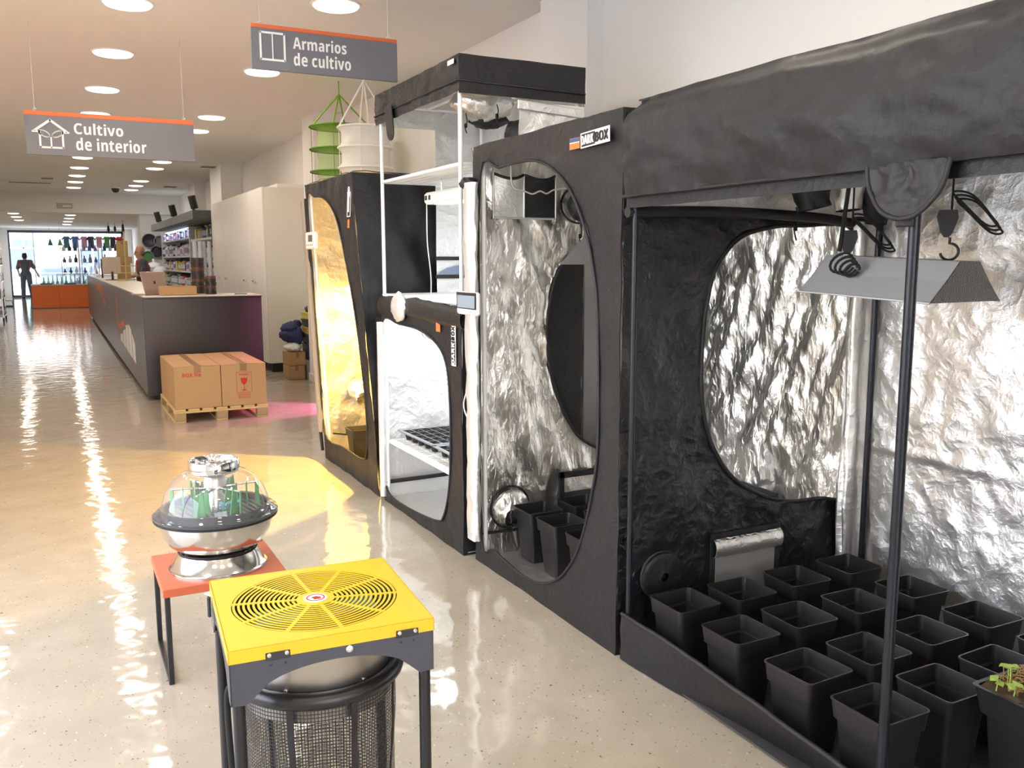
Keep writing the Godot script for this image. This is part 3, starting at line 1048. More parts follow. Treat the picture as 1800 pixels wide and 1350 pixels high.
# ---------------- the tall propagator tent ----------------
func propagator_tent() -> void:
	var o := Vector3(1.72, 0, -5.03)
	var t := thing("propagator_tent", "tall two-level black tent with white frame, open above and bright white inside below", "grow tent", o)
	var D := 0.67
	var W := 1.17
	# lower front with its D-shaped doorway; s runs from the near corner (z=-3.86) to the far one
	var hole := smooth_loop([Vector2(0.14, 0.5), Vector2(0.142, 0.76), Vector2(0.19, 0.95), Vector2(0.33, 1.04), Vector2(0.56, 1.085), Vector2(0.85, 1.095), Vector2(1.145, 1.09), Vector2(1.152, 0.7), Vector2(1.152, 0.16), Vector2(1.13, 0.09), Vector2(1.02, 0.05), Vector2(0.7, 0.055), Vector2(0.34, 0.09), Vector2(0.24, 0.14), Vector2(0.165, 0.30)], 5)
	wallx("front_panel", t, 0.0, W, 0.0, 0.0, 1.19, -1.0, M.black_cloth, M.foil_white, wrink(0.006, 2.0), hole)
	pipe("zip", t, loopx(-0.006, W, 0.0, -1.0, hole), 0.006, M.black_tape)
	wallz("side_panel", t, W, 0.0, D, 0.0, 1.22, 1.0, M.black_cloth, M.foil_white, wrink(0.008, 5.0))
	wallz("side_panel", t, 0.0, 0.0, D, 0.0, 1.22, -1.0, M.black_cloth, M.foil_white, wrink(0.01, 6.0))
	wallx("back_panel", t, D, W, 0.0, 0.0, 2.36, 1.0, M.black_cloth, M.foil_white, wrink(0.012, 7.0))
	flaty("floor_tray", t, 0.012, 0.01, D, W, 0.0, M.foil_white, M.black_tape, wrink(0.003, 3.0))
	pipe("tray_edge", t, smooth_loop([Vector3(0.0, 0.115, 0.02), Vector3(0.3, 0.12, 0.03), Vector3(D, 0.125, 0.02)], 8, false), 0.013, M.black_tape, false)
	# rolled door of the upper half along the top of the lower front
	var G := []
	for i in 16:
		var row := []
		for j in 41:
			var z := lerpf(W + 0.03, -0.01, j / 40.0)
			var a := TAU * i / 16
			var pinch := 1.0 - 0.35 * exp(-pow((z - 0.37) / 0.06, 2.0))
			var ry := 0.056 * pinch * (1.0 + 0.2 * nz.get_noise_2d(z * 5.0, i * 0.4))
			row.append(Vector3(0.012 + cos(a) * 0.035 * pinch, 1.185 + 0.012 * sin(z * 4.0) + sin(a) * ry, z))
		G.append(row)
	cloth("rolled_door", G, Vector3(cos(TAU * 8 / 16), sin(TAU * 8 / 16), 0), M.black_cloth, M.foil_white, t, 0.004, true)
	st_lump(t, "door_tie", Vector3(-0.025, 1.195, 0.37), Vector3(0.03, 0.07, 0.08), M.foil_white, 4.0)
	# the white door liner rolled at the far edge of the lower opening
	G = []
	for i in 13:
		var row := []
		for j in 25:
			var y := lerpf(0.03, 1.09, j / 24.0)
			var a := TAU * i / 13
			var r := 0.02 + 0.008 * sin(y * 3.0) + 0.004 * nz.get_noise_2d(y * 7.0, i)
			row.append(Vector3(-0.015 + cos(a) * 0.02, y, 0.015 + sin(a) * r))
		G.append(row)
	cloth("rolled_liner", G, Vector3(cos(TAU * 6 / 13), 0, sin(TAU * 6 / 13)), M.foil_white, M.foil_white, t, 0.003, true)
	# white frame
	for q in [[0.012, W - 0.025], [0.012, 0.03], [D - 0.02, W - 0.03], [D - 0.02, 0.03]]:
		pole("corner_pole", t, Vector3(q[0], 0.02, q[1]), Vector3(q[0], 2.35, q[1]), 0.0105, M.white_pole)
	for y in [1.245, 1.9, 2.33]:
		pole("rail", t, Vector3(0.012, y, W - 0.03), Vector3(0.012, y, 0.03), 0.009, M.white_pole)
		pole("rail", t, Vector3(D - 0.02, y, W - 0.03), Vector3(D - 0.02, y, 0.03), 0.009, M.white_pole)
		pole("rail", t, Vector3(0.012, y, W - 0.03), Vector3(D - 0.02, y, W - 0.03), 0.009, M.white_pole)
		pole("rail", t, Vector3(0.012, y, 0.03), Vector3(D - 0.02, y, 0.03), 0.009, M.white_pole)
	pole("rail", t, Vector3(0.3, 2.33, W - 0.03), Vector3(0.3, 2.33, 0.03), 0.009, M.white_pole)
	# black cap with its skirt
	var cap := [Vector3(-0.005, 2.225, W + 0.01), Vector3(-0.005, 2.225, -0.01), Vector3(-0.005, 2.225, W + 0.01), Vector3(D + 0.005, 2.2, W + 0.01)]
	wallx("skirt_front", t, -0.006, W + 0.01, -0.01, 2.222, 2.385, -1.0, M.black_cloth, M.foil_white, wrink(0.010, 11.0, 7.0))
	wallz("skirt_side", t, W + 0.008, -0.006, D + 0.004, 2.215, 2.385, 1.0, M.black_cloth, M.foil_white, wrink(0.005, 12.0, 4.0))
	wallz("skirt_side", t, -0.008, -0.006, D + 0.004, 2.22, 2.385, -1.0, M.black_cloth, M.foil_white, wrink(0.005, 13.0, 4.0))
	flaty("roof", t, 2.385, -0.006, D + 0.004, W + 0.01, -0.01, M.black_cloth, M.foil_white, wrink(0.004, 14.0))
	pipe("skirt_seam", t, [Vector3(-0.014, 2.27, -0.01), Vector3(-0.016, 2.272, W + 0.014), Vector3(D, 2.26, W + 0.016)], 0.005, M.black_tape, false)
	# skirt flap (rounded tongue hanging from the front)
	var st := S()
	var tongue := []
	for k in 13: tongue.append(Vector2(cos(PI + PI * k / 12.0) * 0.055, sin(PI + PI * k / 12.0) * 0.055 - 0.08))
	tongue.append(Vector2(0.055, 0.05))
	tongue.append(Vector2(-0.055, 0.05))
	prism(st, tongue, 0.006, frame_to(Vector3(-0.022, 2.24, 0.27), Vector3(0, 0, 1), Vector3(-0.08, 1, 0)))
	put("skirt_tongue", st, M.black_cloth, t)
	st = S()
	bx(st, Vector3(-0.018, 2.36, W - 0.06), Vector3(0.004, 0.022, 0.07), 0.001)
	put("skirt_badge", st, M.print_white, t)
	# silver halves of the upper side walls, with a sloping folded hem on the near one
	wallz("upper_side_panel", t, W, 0.31, D, 1.22, 2.20, 1.0, M.foil_white, M.foil_white, wrink(0.012, 15.0))
	wallz("lower_side_panel", t, W + 0.012, 0.31, D, 1.2, 1.92, 1.0, M.black_cloth, M.foil_white, wrink(0.008, 17.0), [], 12, 16)
	wallz("upper_side_panel", t, 0.0, 0.36, D, 1.22, 2.3, -1.0, M.foil_white, M.foil_white, wrink(0.012, 16.0))
	st = S()
	bx(st, Vector3(0.475, 2.175, W + 0.012), Vector3(0.36, 0.045, 0.012), 0.004, Basis(Vector3.BACK, -0.06))
	put("hem", st, M.foil_white, t)
	# decks
	var deck := Node3D.new()
	deck.name = "middle_deck"
	t.add_child(deck)
	deck.position = Vector3(0, 1.9, 0)
	for k in 11:
		st = S()
		var x := 0.03 + 0.056 * k
		bx(st, Vector3(x, 0.0, W / 2), Vector3(0.046, 0.018, W - 0.05), 0.004)
		put("slat", st, M.white_plastic, deck)
	st = S()
	bx(st, Vector3(D / 2, 1.25, W / 2), Vector3(D - 0.01, 0.014, W - 0.01), 0.004)
	put("upper_floor", st, M.white_plastic, t)
	# perforated low deck: cross bars and long bars with holes between
	st = S()
	for k in 9: bx(st, Vector3(0.04 + 0.07 * k, 0.372, W / 2 - 0.04), Vector3(0.02, 0.012, W - 0.12), 0.002)
	for k in 27: bx(st, Vector3(0.32, 0.372, 0.03 + k * 0.041), Vector3(0.58, 0.010, 0.02), 0.0)
	bx(st, Vector3(0.03, 0.366, W / 2 - 0.04), Vector3(0.012, 0.022, W - 0.12), 0.002)
	put("low_deck", st, M.white_plastic, t)
	st = S()
	for k in 8: bx(st, Vector3(0.05 + 0.075 * k, 0.80, W / 2), Vector3(0.02, 0.012, W - 0.12), 0.002)
	bx(st, Vector3(0.04, 0.80, W / 2), Vector3(0.014, 0.02, W - 0.1), 0.002)
	put("high_deck", st, M.white_plastic, t)
	# vent circle and tag on the inner near wall, tag and lettering outside
	pipe("vent_ring", t, arc(Vector3(0.335, 1.045, 0.012), Vector3.RIGHT, Vector3.UP, 0.085, 0, TAU * 23 / 24, 23), 0.005, M.hood_grey)
	st = S()
	lathe(st, [Vector2(0.082, 0.0), Vector2(0.05, 0.02), Vector2(0.001, 0.03)], 24, Transform3D(Basis(Vector3.RIGHT, PI / 2), Vector3(0.335, 1.045, 0.012)))
	put("vent_cap", st, M.net_grey if M.has("net_grey") else mat("net_grey", rgb8(126, 124, 122), 0.55), t)
	# window with dark bands low on the far upper wall
	for y in [1.462, 1.352]:
		st = S()
		bx(st, Vector3(0.50, y, 0.016), Vector3(0.31, 0.022, 0.006), 0.001)
		put("window_band", st, M.black_tape, t)
	st = S()
	prism(st, [Vector2(0.355, 1.365), Vector2(0.62, 1.365), Vector2(0.62, 1.425), Vector2(0.5, 1.42), Vector2(0.42, 1.405)], 0.004, Transform3D(Basis.IDENTITY, Vector3(0, 0, 0.016)))
	put("window_net", st, mat("net_blue", rgb8(116, 132, 152), 0.5), t)
	label_plate(t, frame_to(Vector3(-0.014, 0.94, W - 0.045), Vector3(0, 1, 0), Vector3(0, 0, -1)), 0.2, 0.052, 0.6)
	st = S()
	prism(st, [Vector2(0, 0), Vector2(0.052, 0.0), Vector2(0.05, 0.036), Vector2(0.016, 0.042), Vector2(0.012, 0.07), Vector2(0.0, 0.04)], 0.002, frame_to(Vector3(-0.014, 1.095, 0.885), Vector3(0, 0, 1), Vector3.UP))
	put("orange_tag", st, M.print_orange, t)
	# crumpled sleeves hanging from the roof
	st_lump(t, "roof_sleeve", Vector3(0.36, 2.27, 0.66), Vector3(0.15, 0.075, 0.12), M.foil, 21.0)
	st_lump(t, "sleeve_mouth", Vector3(0.42, 2.20, 0.60), Vector3(0.1, 0.04, 0.07), M.black_tape, 22.0)
	sleeve("side_sleeve", t, Vector3(0.40, 2.06, W - 0.10), Vector3(-0.6, 0.25, -0.4).normalized(), 0.07, 0.1, M.black_cloth, M.black_tape, 6.0, 0.0, 0.5)
	toggle("toggle", t, Vector3(0.22, 2.2, 0.75), 0.1)
	toggle("toggle", t, Vector3(0.30, 2.22, 0.95), 0.09)
	# white lamp bar under the middle deck
	var fx := thing("lamp_fixture", "long white light fixture with two sockets under the upper shelf of the tall tent", "light fixture", Vector3(1.86, 1.755, -4.64))
	st = S()
	bx(st, Vector3(0.05, 0.032, 0.36), Vector3(0.13, 0.064, 0.72), 0.012)
	put("housing", st, M.white_plastic, fx)
	st = S()
	for k in 2: bx(st, Vector3(-0.016, 0.034, 0.035 + k * 0.05), Vector3(0.004, 0.026, 0.026), 0.002)
	put("sockets", st, M.print_black, fx)
	st = S()
	bx(st, Vector3(0.05, -0.001, 0.4), Vector3(0.09, 0.004, 0.58), 0.001)
	put("lamp_tube", st, M.lamp_cool, fx)
	st = S()
	tube(st, smooth_loop([Vector3(-0.01, 0.0, 0.03), Vector3(-0.012, -0.2, 0.035), Vector3(0.0, -0.38, 0.05), Vector3(0.0, -0.49, 0.05)], 6, false), 0.003, 6)
	put("cable", st, M.cable_white, fx)
	st = S()
	for z in [0.1, 0.6]: tube(st, [Vector3(0.05, 0.06, z), Vector3(0.05, 0.14, z)], 0.003, 6)
	put("hanger", st, M.chrome, fx)
	area_lamp(fx, Vector3(0.05, -0.01, 0.4), Vector2(0.09, 0.58), Color(0.86, 0.94, 1.0), 7.0)
	# bright panel lamp in the lower half
	var lp := thing("grow_light_panel", "glowing white lamp panel under the roof of the lower tall tent", "grow lamp", Vector3(2.04, 1.14, -4.45))
	st = S()
	bx(st, Vector3(0, 0.02, 0), Vector3(0.4, 0.03, 0.8), 0.006)
	put("housing", st, M.white_plastic, lp)
	for k in 4:
		st = S()
		tube(st, [Vector3(-0.14 + k * 0.093, -0.008, -0.36), Vector3(-0.14 + k * 0.093, -0.008, 0.36)], 0.013, 10)
		put("lamp_tube", st, M.lamp_cool, lp)
	area_lamp(lp, Vector3(0, -0.03, 0), Vector2(0.36, 0.74), Color(0.94, 0.97, 1.0), 3.4)
	st = S()
	for z in [-0.3, 0.3]: tube(st, [Vector3(0, 0.03, z), Vector3(0, 0.11, z)], 0.003, 6)
	put("hanger", st, M.chrome, lp)
	# seed trays on the low deck
	seed_tray(Vector3(1.99, 0.381, -4.74), "black seedling tray with many cells under a clear cover, left on the white deck", 0.03)
	seed_tray(Vector3(1.99, 0.381, -4.2), "black seedling tray on the white deck, half hidden behind the tent's black edge", -0.02)

func area_lamp(p: Node, at: Vector3, size: Vector2, c: Color, e: float, rot := Vector3(-PI / 2, 0, 0)) -> void:
	var a := AreaLight3D.new()
	a.name = "lamp_light"
	a.area_size = size
	a.area_normalize_energy = false
	a.light_color = c
	a.light_energy = e
	a.area_range = 10.0
	a.shadow_enabled = true
	p.add_child(a, true)
	a.position = at
	a.rotation = rot

func st_lump(p: Node, called: String, c: Vector3, r: Vector3, m: Material, sd: float) -> MeshInstance3D:
	var G := []
	for i in 20:
		var row := []
		for j in 11:
			var a := TAU * i / 20
			var b := PI * (j / 10.0 - 0.5) * 0.98
			var d := Vector3(cos(a) * cos(b), sin(b), sin(a) * cos(b))
			row.append(c + d * r * (1.0 + 0.34 * nr.get_noise_3d(d.x * 2.0 + sd, d.y * 2.0, d.z * 2.0)))
		G.append(row)
	var st := S()
	skin(st, G, Vector3(cos(TAU * 10 / 20.0), 0, 0), 0.0, false, true)
	return put(called, st, m, p)

var tray0: Node3D
func seed_tray(at: Vector3, label: String, turn: float) -> void:
	if tray0:
		dup(tray0, at, turn, label)
		return
	var t := thing("seed_tray", label, "seed tray", at, turn, "seedling trays in the tall tent")
	var st := S()
	var w := 0.34
	var d := 0.47
	for k in 7: bx(st, Vector3(-w / 2 + w * k / 6.0, 0.048, 0), Vector3(0.014, 0.006, d), 0.0)
	for k in 6: bx(st, Vector3(0, 0.048, -d / 2 + d * k / 5.0), Vector3(w, 0.006, 0.014), 0.0)
	for i in 6:
		for j in 5:
			var T := Transform3D(Basis.IDENTITY, Vector3(-w / 2 + w * (i + 0.5) / 6.0, 0, -d / 2 + d * (j + 0.5) / 5.0))
			lathe(st, [Vector2(0.018, 0.002), Vector2(0.031, 0.047)], 8, T)
			lathe(st, [Vector2(0.029, 0.047), Vector2(0.017, 0.004), Vector2(0.0005, 0.004)], 8, T)
	put("cells", st, M.pot_plastic, t)
	st = S()
	for s in [-1.0, 1.0]:
		bx(st, Vector3(s * (w / 2 + 0.01), 0.05, 0), Vector3(0.022, 0.008, d + 0.04), 0.002)
		bx(st, Vector3(0, 0.05, s * (d / 2 + 0.01)), Vector3(w + 0.04, 0.008, 0.022), 0.002)
	put("rim", st, mat("tray_rim", rgb8(120, 120, 124), 0.3), t)
	tray0 = t

# white bordered maker's plate: the name in one word, half reversed; T is its lower left corner
func label_plate(p: Node, T: Transform3D, w: float, h: float, split: float) -> void:
	var st := S()
	bx(st, T * Vector3(w / 2, h / 2, -0.001), Vector3(w, h, 0.002), 0.0, T.basis)
	var pl := put("name_plate", st, M.print_white, p)
	var e := h * 0.09
	st = S()
	bx(st, T * Vector3(w * split / 2 + e, h / 2, 0.0008), Vector3(w * split - e, h - e * 2, 0.001), 0.0, T.basis)
	put("dark_half", st, M.print_black, pl)
	lettering("DARK", w * split - e * 3.0, h * 0.6, T * Transform3D(Basis.IDENTITY, Vector3(e * 2.0, h * 0.2, 0.001)), M.print_white, pl)
	lettering("BOX", w * (1.0 - split) - e * 2.4, h * 0.64, T * Transform3D(Basis.IDENTITY, Vector3(w * split + e * 1.2, h * 0.18, 0.001)), M.print_black, pl)

# ---------------- the middle tent ----------------
func darkbox_tent() -> void:
	var o := Vector3(1.76, 0, -3.79)
	var t := thing("grow_tent", "black walk-in grow tent with oval open door and silver lining, middle of the row", "grow tent", o)
	var W := 1.21
	var D := 1.19
	var H := 1.965
	# s from the near corner (z=-2.58)
	var hole := smooth_loop([Vector2(0.13, 0.776), Vector2(0.141, 1.24), Vector2(0.177, 1.425), Vector2(0.238, 1.57), Vector2(0.342, 1.711), Vector2(0.472, 1.80), Vector2(0.61, 1.846), Vector2(0.757, 1.855), Vector2(0.943, 1.849), Vector2(1.14, 1.829), Vector2(1.155, 1.0), Vector2(1.15, 0.13), Vector2(1.01, 0.105), Vector2(0.807, 0.076), Vector2(0.621, 0.08), Vector2(0.474, 0.126), Vector2(0.359, 0.208), Vector2(0.253, 0.346), Vector2(0.176, 0.548)], 4)
	wallx("front_panel", t, 0.0, W, 0.0, 0.0, H, -1.0, M.black_cloth, M.foil_soft, wrink(0.008, 21.0, 2.0), hole)
	pipe("zip", t, loopx(-0.006, W, 0.0, -1.0, hole), 0.006, M.black_tape)
	# far side wall: silver inside, D-shaped side door open
	var h2 := smooth_loop([Vector2(0.384, 1.05), Vector2(0.395, 1.22), Vector2(0.44, 1.38), Vector2(0.54, 1.50), Vector2(0.7, 1.55), Vector2(1.0, 1.56), Vector2(1.12, 1.54), Vector2(1.14, 1.0), Vector2(1.12, 0.5), Vector2(1.0, 0.46), Vector2(0.8, 0.455), Vector2(0.685, 0.487), Vector2(0.564, 0.567), Vector2(0.478, 0.706), Vector2(0.411, 0.883)], 5)
	wallz("side_panel", t, 0.0, 0.0, D, 0.0, H, -1.0, M.black_cloth, M.foil, drape(31.0, 0.045), h2)
	pipe("side_zip", t, loopz(0.006, 0.0, 0.0, h2), 0.007, M.black_tape)
	# near side wall: black outside, D-shaped side door open, seen through the big tent
	var h3 := smooth_loop([Vector2(0.358, 1.0), Vector2(0.362, 1.2), Vector2(0.376, 1.3), Vector2(0.413, 1.424), Vector2(0.517, 1.529), Vector2(0.654, 1.569), Vector2(0.8, 1.58), Vector2(1.12, 1.565), Vector2(1.15, 1.3), Vector2(1.155, 0.9), Vector2(1.15, 0.49), Vector2(0.991, 0.477), Vector2(0.771, 0.495), Vector2(0.56, 0.591), Vector2(0.442, 0.716), Vector2(0.382, 0.853)], 5)
	wallz("side_panel", t, W, 0.0, D, 0.0, 1.62, 1.0, M.black_shiny_cloth, M.foil, wrink(0.012, 32.0, 3.0, 0.9), h3)
	pipe("side_zip", t, loopz(W + 0.008, 0.0, 0.0, h3), 0.008, M.black_tape)
	wallz("side_header", t, W, 0.0, D, 1.62, H, 1.0, M.black_cloth, M.foil, wrink(0.006, 33.0))
	wallx("back_panel", t, D, W, 0.0, 0.0, H, 1.0, M.black_cloth, M.foil, drape(34.0, 0.04), [], 70, 90)
	flaty("roof", t, H, 0.0, D, W, 0.0, M.black_cloth, M.foil_soft, wrink(0.008, 35.0))
	flaty("floor_tray", t, 0.012, 0.01, D - 0.01, W - 0.01, 0.01, M.foil_soft, M.black_tape, wrink(0.004, 36.0))
	pipe("tray_edge", t, smooth_loop([Vector3(0.02, 0.13, 0.02), Vector3(0.4, 0.12, 0.02), Vector3(0.8, 0.125, 0.02), Vector3(D - 0.01, 0.12, 0.02)], 6, false), 0.007, M.black_tape, false)
	for q in [[0.02, 0.055], [0.02, W - 0.03], [D - 0.03, 0.03], [D - 0.03, W - 0.03]]:
		pole("corner_pole", t, Vector3(q[0], 0.015, q[1]), Vector3(q[0], H - 0.01, q[1]), 0.0105, M.white_pole)
	for q in [[Vector3(0.02, H - 0.03, 0.04), Vector3(0.02, H - 0.03, W - 0.04)], [Vector3(0.02, H - 0.03, 0.04), Vector3(D - 0.03, H - 0.03, 0.04)], [Vector3(0.5, H - 0.03, 0.04), Vector3(0.5, H - 0.03, W - 0.04)]]:
		pole("rail", t, q[0], q[1], 0.009, M.white_pole)
	# silver front door rolled along the far pole
	var G := []
	for i in 17:
		var row := []
		for j in 41:
			var y := lerpf(0.125, 1.80, j / 40.0)
			var a := TAU * i / 17
			var n := 1.0 + 0.35 * nz.get_noise_2d(y * 5.0, i * 0.5)
			row.append(Vector3(-0.045 + cos(a) * 0.022 * n, y, 0.055 + sin(a) * 0.052 * n + 0.008 * sin(y * 3.0)))
		G.append(row)
	cloth("rolled_door", G, Vector3(cos(TAU * 8 / 17), 0, sin(TAU * 8 / 17)), M.foil_white, M.foil_white, t, 0.003, true)
	st_lump(t, "door_tie", Vector3(-0.04, 1.80, 0.01), Vector3(0.03, 0.025, 0.045), M.black_tape, 2.0)
	# mesh pockets high on the far wall
	var pk := Node3D.new()
	pk.name = "tool_pockets"
	t.add_child(pk)
	for q in [[0.09, 0.245, M.vent_net], [0.25, 0.415, M.black_tape]]:
		var mm: Material = q[2]
		G = []
		for i in 13:
			var row := []
			for j in 9:
				var v := j / 8.0
				var sag := 0.022 * sin(PI * i / 12.0) * v
				row.append(Vector3(lerpf(q[0], q[1], i / 12.0), lerpf(1.652, 1.845, v) - sag, 0.022 + 0.028 * sin(PI * i / 12.0) * v))
			G.append(row)
		var st0 := S()
		skin(st0, G, Vector3.BACK)
		put("pocket", st0, M.foil_white if mm == M.vent_net else mm, pk)
		var top := []
		for i in 13: top.append(G[i][8] + Vector3(0, 0.004, 0))
		pipe("pocket_hem", pk, top, 0.007, M.black_tape, false)
	for x in [0.085, 0.247, 0.42]: pole("pocket_seam", pk, Vector3(x, 1.645, 0.024), Vector3(x, 1.86, 0.024), 0.004, M.foil_white)
	pole("pocket_seam", pk, Vector3(0.085, 1.648, 0.024), Vector3(0.42, 1.648, 0.024), 0.005, M.foil_white)
	# cable sagging across the pockets
	pipe("cable", t, smooth_loop([Vector3(0.15, 1.88, 0.075), Vector3(0.158, 1.79, 0.08), Vector3(0.22, 1.768, 0.085), Vector3(0.26, 1.758, 0.085), Vector3(0.30, 1.772, 0.085), Vector3(0.335, 1.762, 0.085), Vector3(0.38, 1.782, 0.085), Vector3(0.46, 1.79, 0.09)], 6, false), 0.004, M.cable_white, false)
	# vent window and duct port low on the far wall
	vent_frame(t, Vector3(0.45, 0.10, 0.02), 0.42, 0.285, 1.0, M.foil_soft, M.vent_net)
	pipe("port_ring", t, arc(Vector3(0.17, 0.245, 0.02), Vector3.RIGHT, Vector3.UP, 0.105, 0, TAU * 27 / 28, 27), 0.005, M.black_tape)
	sleeve("duct_sleeve", t, Vector3(0.17, 0.245, 0.012), Vector3(0.0, -0.3, 1).normalized(), 0.095, 0.055, M.foil, M.black_tape, 8.0, 0.03, 0.5)
	pipe("port_ring", t, arc(Vector3(0.55, 1.72, 0.03), Vector3(0.86, 0, 0.5), Vector3.UP, 0.09, 0, TAU * 27 / 28, 27), 0.005, M.black_tape)
	sleeve("duct_sleeve", t, Vector3(0.555, 1.72, 0.04), Vector3(0.1, -0.1, 1).normalized(), 0.08, 0.08, M.black_tape, M.black_tape, 8.5, 0.03, 0.6)
	toggle("toggle", t, Vector3(0.5, 1.62, 0.12), 0.09)
	st_bar(t, "back_vent_frame", [[Vector3(D - 0.03, 0.365, 0.64), Vector3(0.012, 0.03, 0.34)], [Vector3(D - 0.03, 0.23, 0.80), Vector3(0.012, 0.27, 0.03)], [Vector3(D - 0.03, 0.23, 0.48), Vector3(0.012, 0.27, 0.03)]])
	# near side wall: duct port with gathered black sleeve, vent with silver flap
	var s1 := W + 0.012
	pipe("port_ring", t, arc(Vector3(0.188, 0.285, s1), Vector3.RIGHT, Vector3.UP, 0.088, 0, TAU * 27 / 28, 27), 0.006, M.black_tape)
	sleeve("duct_sleeve", t, Vector3(0.188, 0.285, s1), Vector3(0, -0.1, 1).normalized(), 0.084, 0.025, M.black_cloth, M.black_tape, 9.0, 0.0, 0.2)
	var st := S()
	bx(st, Vector3(0.6, 0.26, s1), Vector3(0.355, 0.29, 0.006), 0.0)
	var vw := put("side_vent", st, M.black_tape, t)
	st = S()
	bx(st, Vector3(0.595, 0.2, s1 + 0.006), Vector3(0.30, 0.22, 0.004), 0.0)
	put("vent_net", st, mat("net_grey", rgb8(126, 124, 122), 0.55), vw)
	G = []
	for i in 21:
		var row := []
		for j in 8:
			var a := -0.5 + 3.6 * j / 7.0
			row.append(Vector3(lerpf(0.425, 0.765, i / 20.0), 0.35 + 0.035 * sin(a + PI / 2) + 0.004 * nz.get_noise_2d(i * 0.4, j), s1 + 0.012 + 0.022 * absf(sin(a))))
		G.append(row)
	cloth("vent_flap", G, Vector3.BACK, M.foil_soft, M.black_tape, vw, 0.003)
	# maker's plate and hang tag on the front
	label_plate(t, frame_to(Vector3(-0.022, 1.852, 0.966), Vector3(0, 0.03, 1), Vector3(0, 1, -0.03)), 0.19, 0.054, 0.5)
	st = S()
	bx(st, Vector3(-0.020, 1.876, 0.921), Vector3(0.002, 0.04, 0.07))
	var tg := put("cloth_tag", st, M.print_orange, t)
	st = S()
	bx(st, Vector3(-0.0215, 1.888, 0.921), Vector3(0.001, 0.014, 0.068))
	put("tag_print", st, M.print_blue, tg)
	st = S()
	bx(st, Vector3(-0.0215, 1.879, 0.921), Vector3(0.001, 0.003, 0.068))
	put("tag_print", st, M.print_white, tg)
	pipe("door_cord", t, smooth_loop([Vector3(-0.05, 1.2, 0.07), Vector3(-0.06, 0.9, 0.05), Vector3(-0.065, 0.78, 0.0), Vector3(-0.06, 0.72, 0.02), Vector3(-0.05, 0.7, 0.06)], 6, false), 0.0035, M.cable_white, false)
	# --- things in it ---
	var g := thing("grow_monitor", "small grow monitor with grey lit screen hanging on the rolled silver door", "monitor", Vector3(1.665, 1.205, -3.66))
	st = S()
	bx(st, Vector3(0, 0.052, 0), Vector3(0.022, 0.104, 0.222), 0.008)
	put("case", st, M.white_plastic, g)
	st = S()
	bx(st, Vector3(-0.0115, 0.064, 0), Vector3(0.003, 0.075, 0.212), 0.001)
	put("bezel", st, M.black_plastic, g)
	st = S()
	bx(st, Vector3(-0.0135, 0.06, 0), Vector3(0.002, 0.056, 0.186), 0.0)
	put("screen", st, M.screen_glow, g)
	var hd := hood("lamp_hood", "grey lamp reflector hanging in the middle tent, half hidden by its black edge", Vector3(2.08, 1.432, -3.2), -0.54, 0.36, 0.42, 0.13, true)
	ratchet(Vector3(2.07, 1.95, -3.35), 0.40, "thin black rope hanging the lamp reflector in the middle tent", 0.0)
	ratchet(Vector3(2.2, 1.95, -3.4), 0.40, "second black rope of the middle tent's reflector, beside the open door's edge", 0.0)
	var pp := [[2.005, -3.62, "left by the silver sleeve"], [2.005, -3.39, "front one by the open doorway"], [2.255, -3.63, "back one beneath the framed vent"], [2.255, -3.38, "far right one behind the door's black edge"], [2.01, -3.135, "nearest the door's lower right edge"]]
	for q in pp: pot(Vector3(q[0], 0.02, q[1]), "black pot in the middle tent, " + q[2], "pots in the middle tent")

# cloth pulled towards a door: big diagonal folds and sharp crumples
func drape(sd: float, amp: float) -> Callable:
	return func(s: float, t: float) -> float:
		var d := s * 0.85 + t * 0.33
		var fold := nz.get_noise_2d(d * 5.5, t * 0.9 + sd)
		var cr := nr.get_noise_3d(s * 5.5, t * 3.2, sd)
		var fine := nr.get_noise_3d(s * 11.0 + t * 4.0, t * 6.0, sd + 9.0)
		return amp * (fold * 0.9 + cr * 0.38 + fine * 0.16)

func st_bar(p: Node, called: String, bars: Array) -> void:
	var st := S()
	for b in bars: bx(st, b[0], b[1], 0.002)
	put(called, st, M.black_tape, p)

func vent_frame(p: Node, at: Vector3, w: float, h: float, out: float, inner: Material, netm: Material) -> void:
	var st := S()
	bx(st, at + Vector3(w / 2, h - 0.015, 0), Vector3(w, 0.03, 0.012), 0.002)
	bx(st, at + Vector3(0.015, h / 2, 0), Vector3(0.03, h, 0.012), 0.002)
	bx(st, at + Vector3(w - 0.015, h / 2, 0), Vector3(0.03, h, 0.012), 0.002)
	bx(st, at + Vector3(w / 2, 0.015, 0), Vector3(w, 0.03, 0.012), 0.002)
	var fr := put("vent_frame", st, M.black_tape, p)
	st = S()
	bx(st, at + Vector3(w / 2, h / 2, -0.003), Vector3(w - 0.05, h - 0.05, 0.004))
	put("vent_flap", st, inner, fr)
	st = S()
	bx(st, at + Vector3(w / 2, h * 0.36, 0.004), Vector3(w - 0.06, h * 0.55, 0.003))
	put("vent_net", st, M.dark_grate, fr)

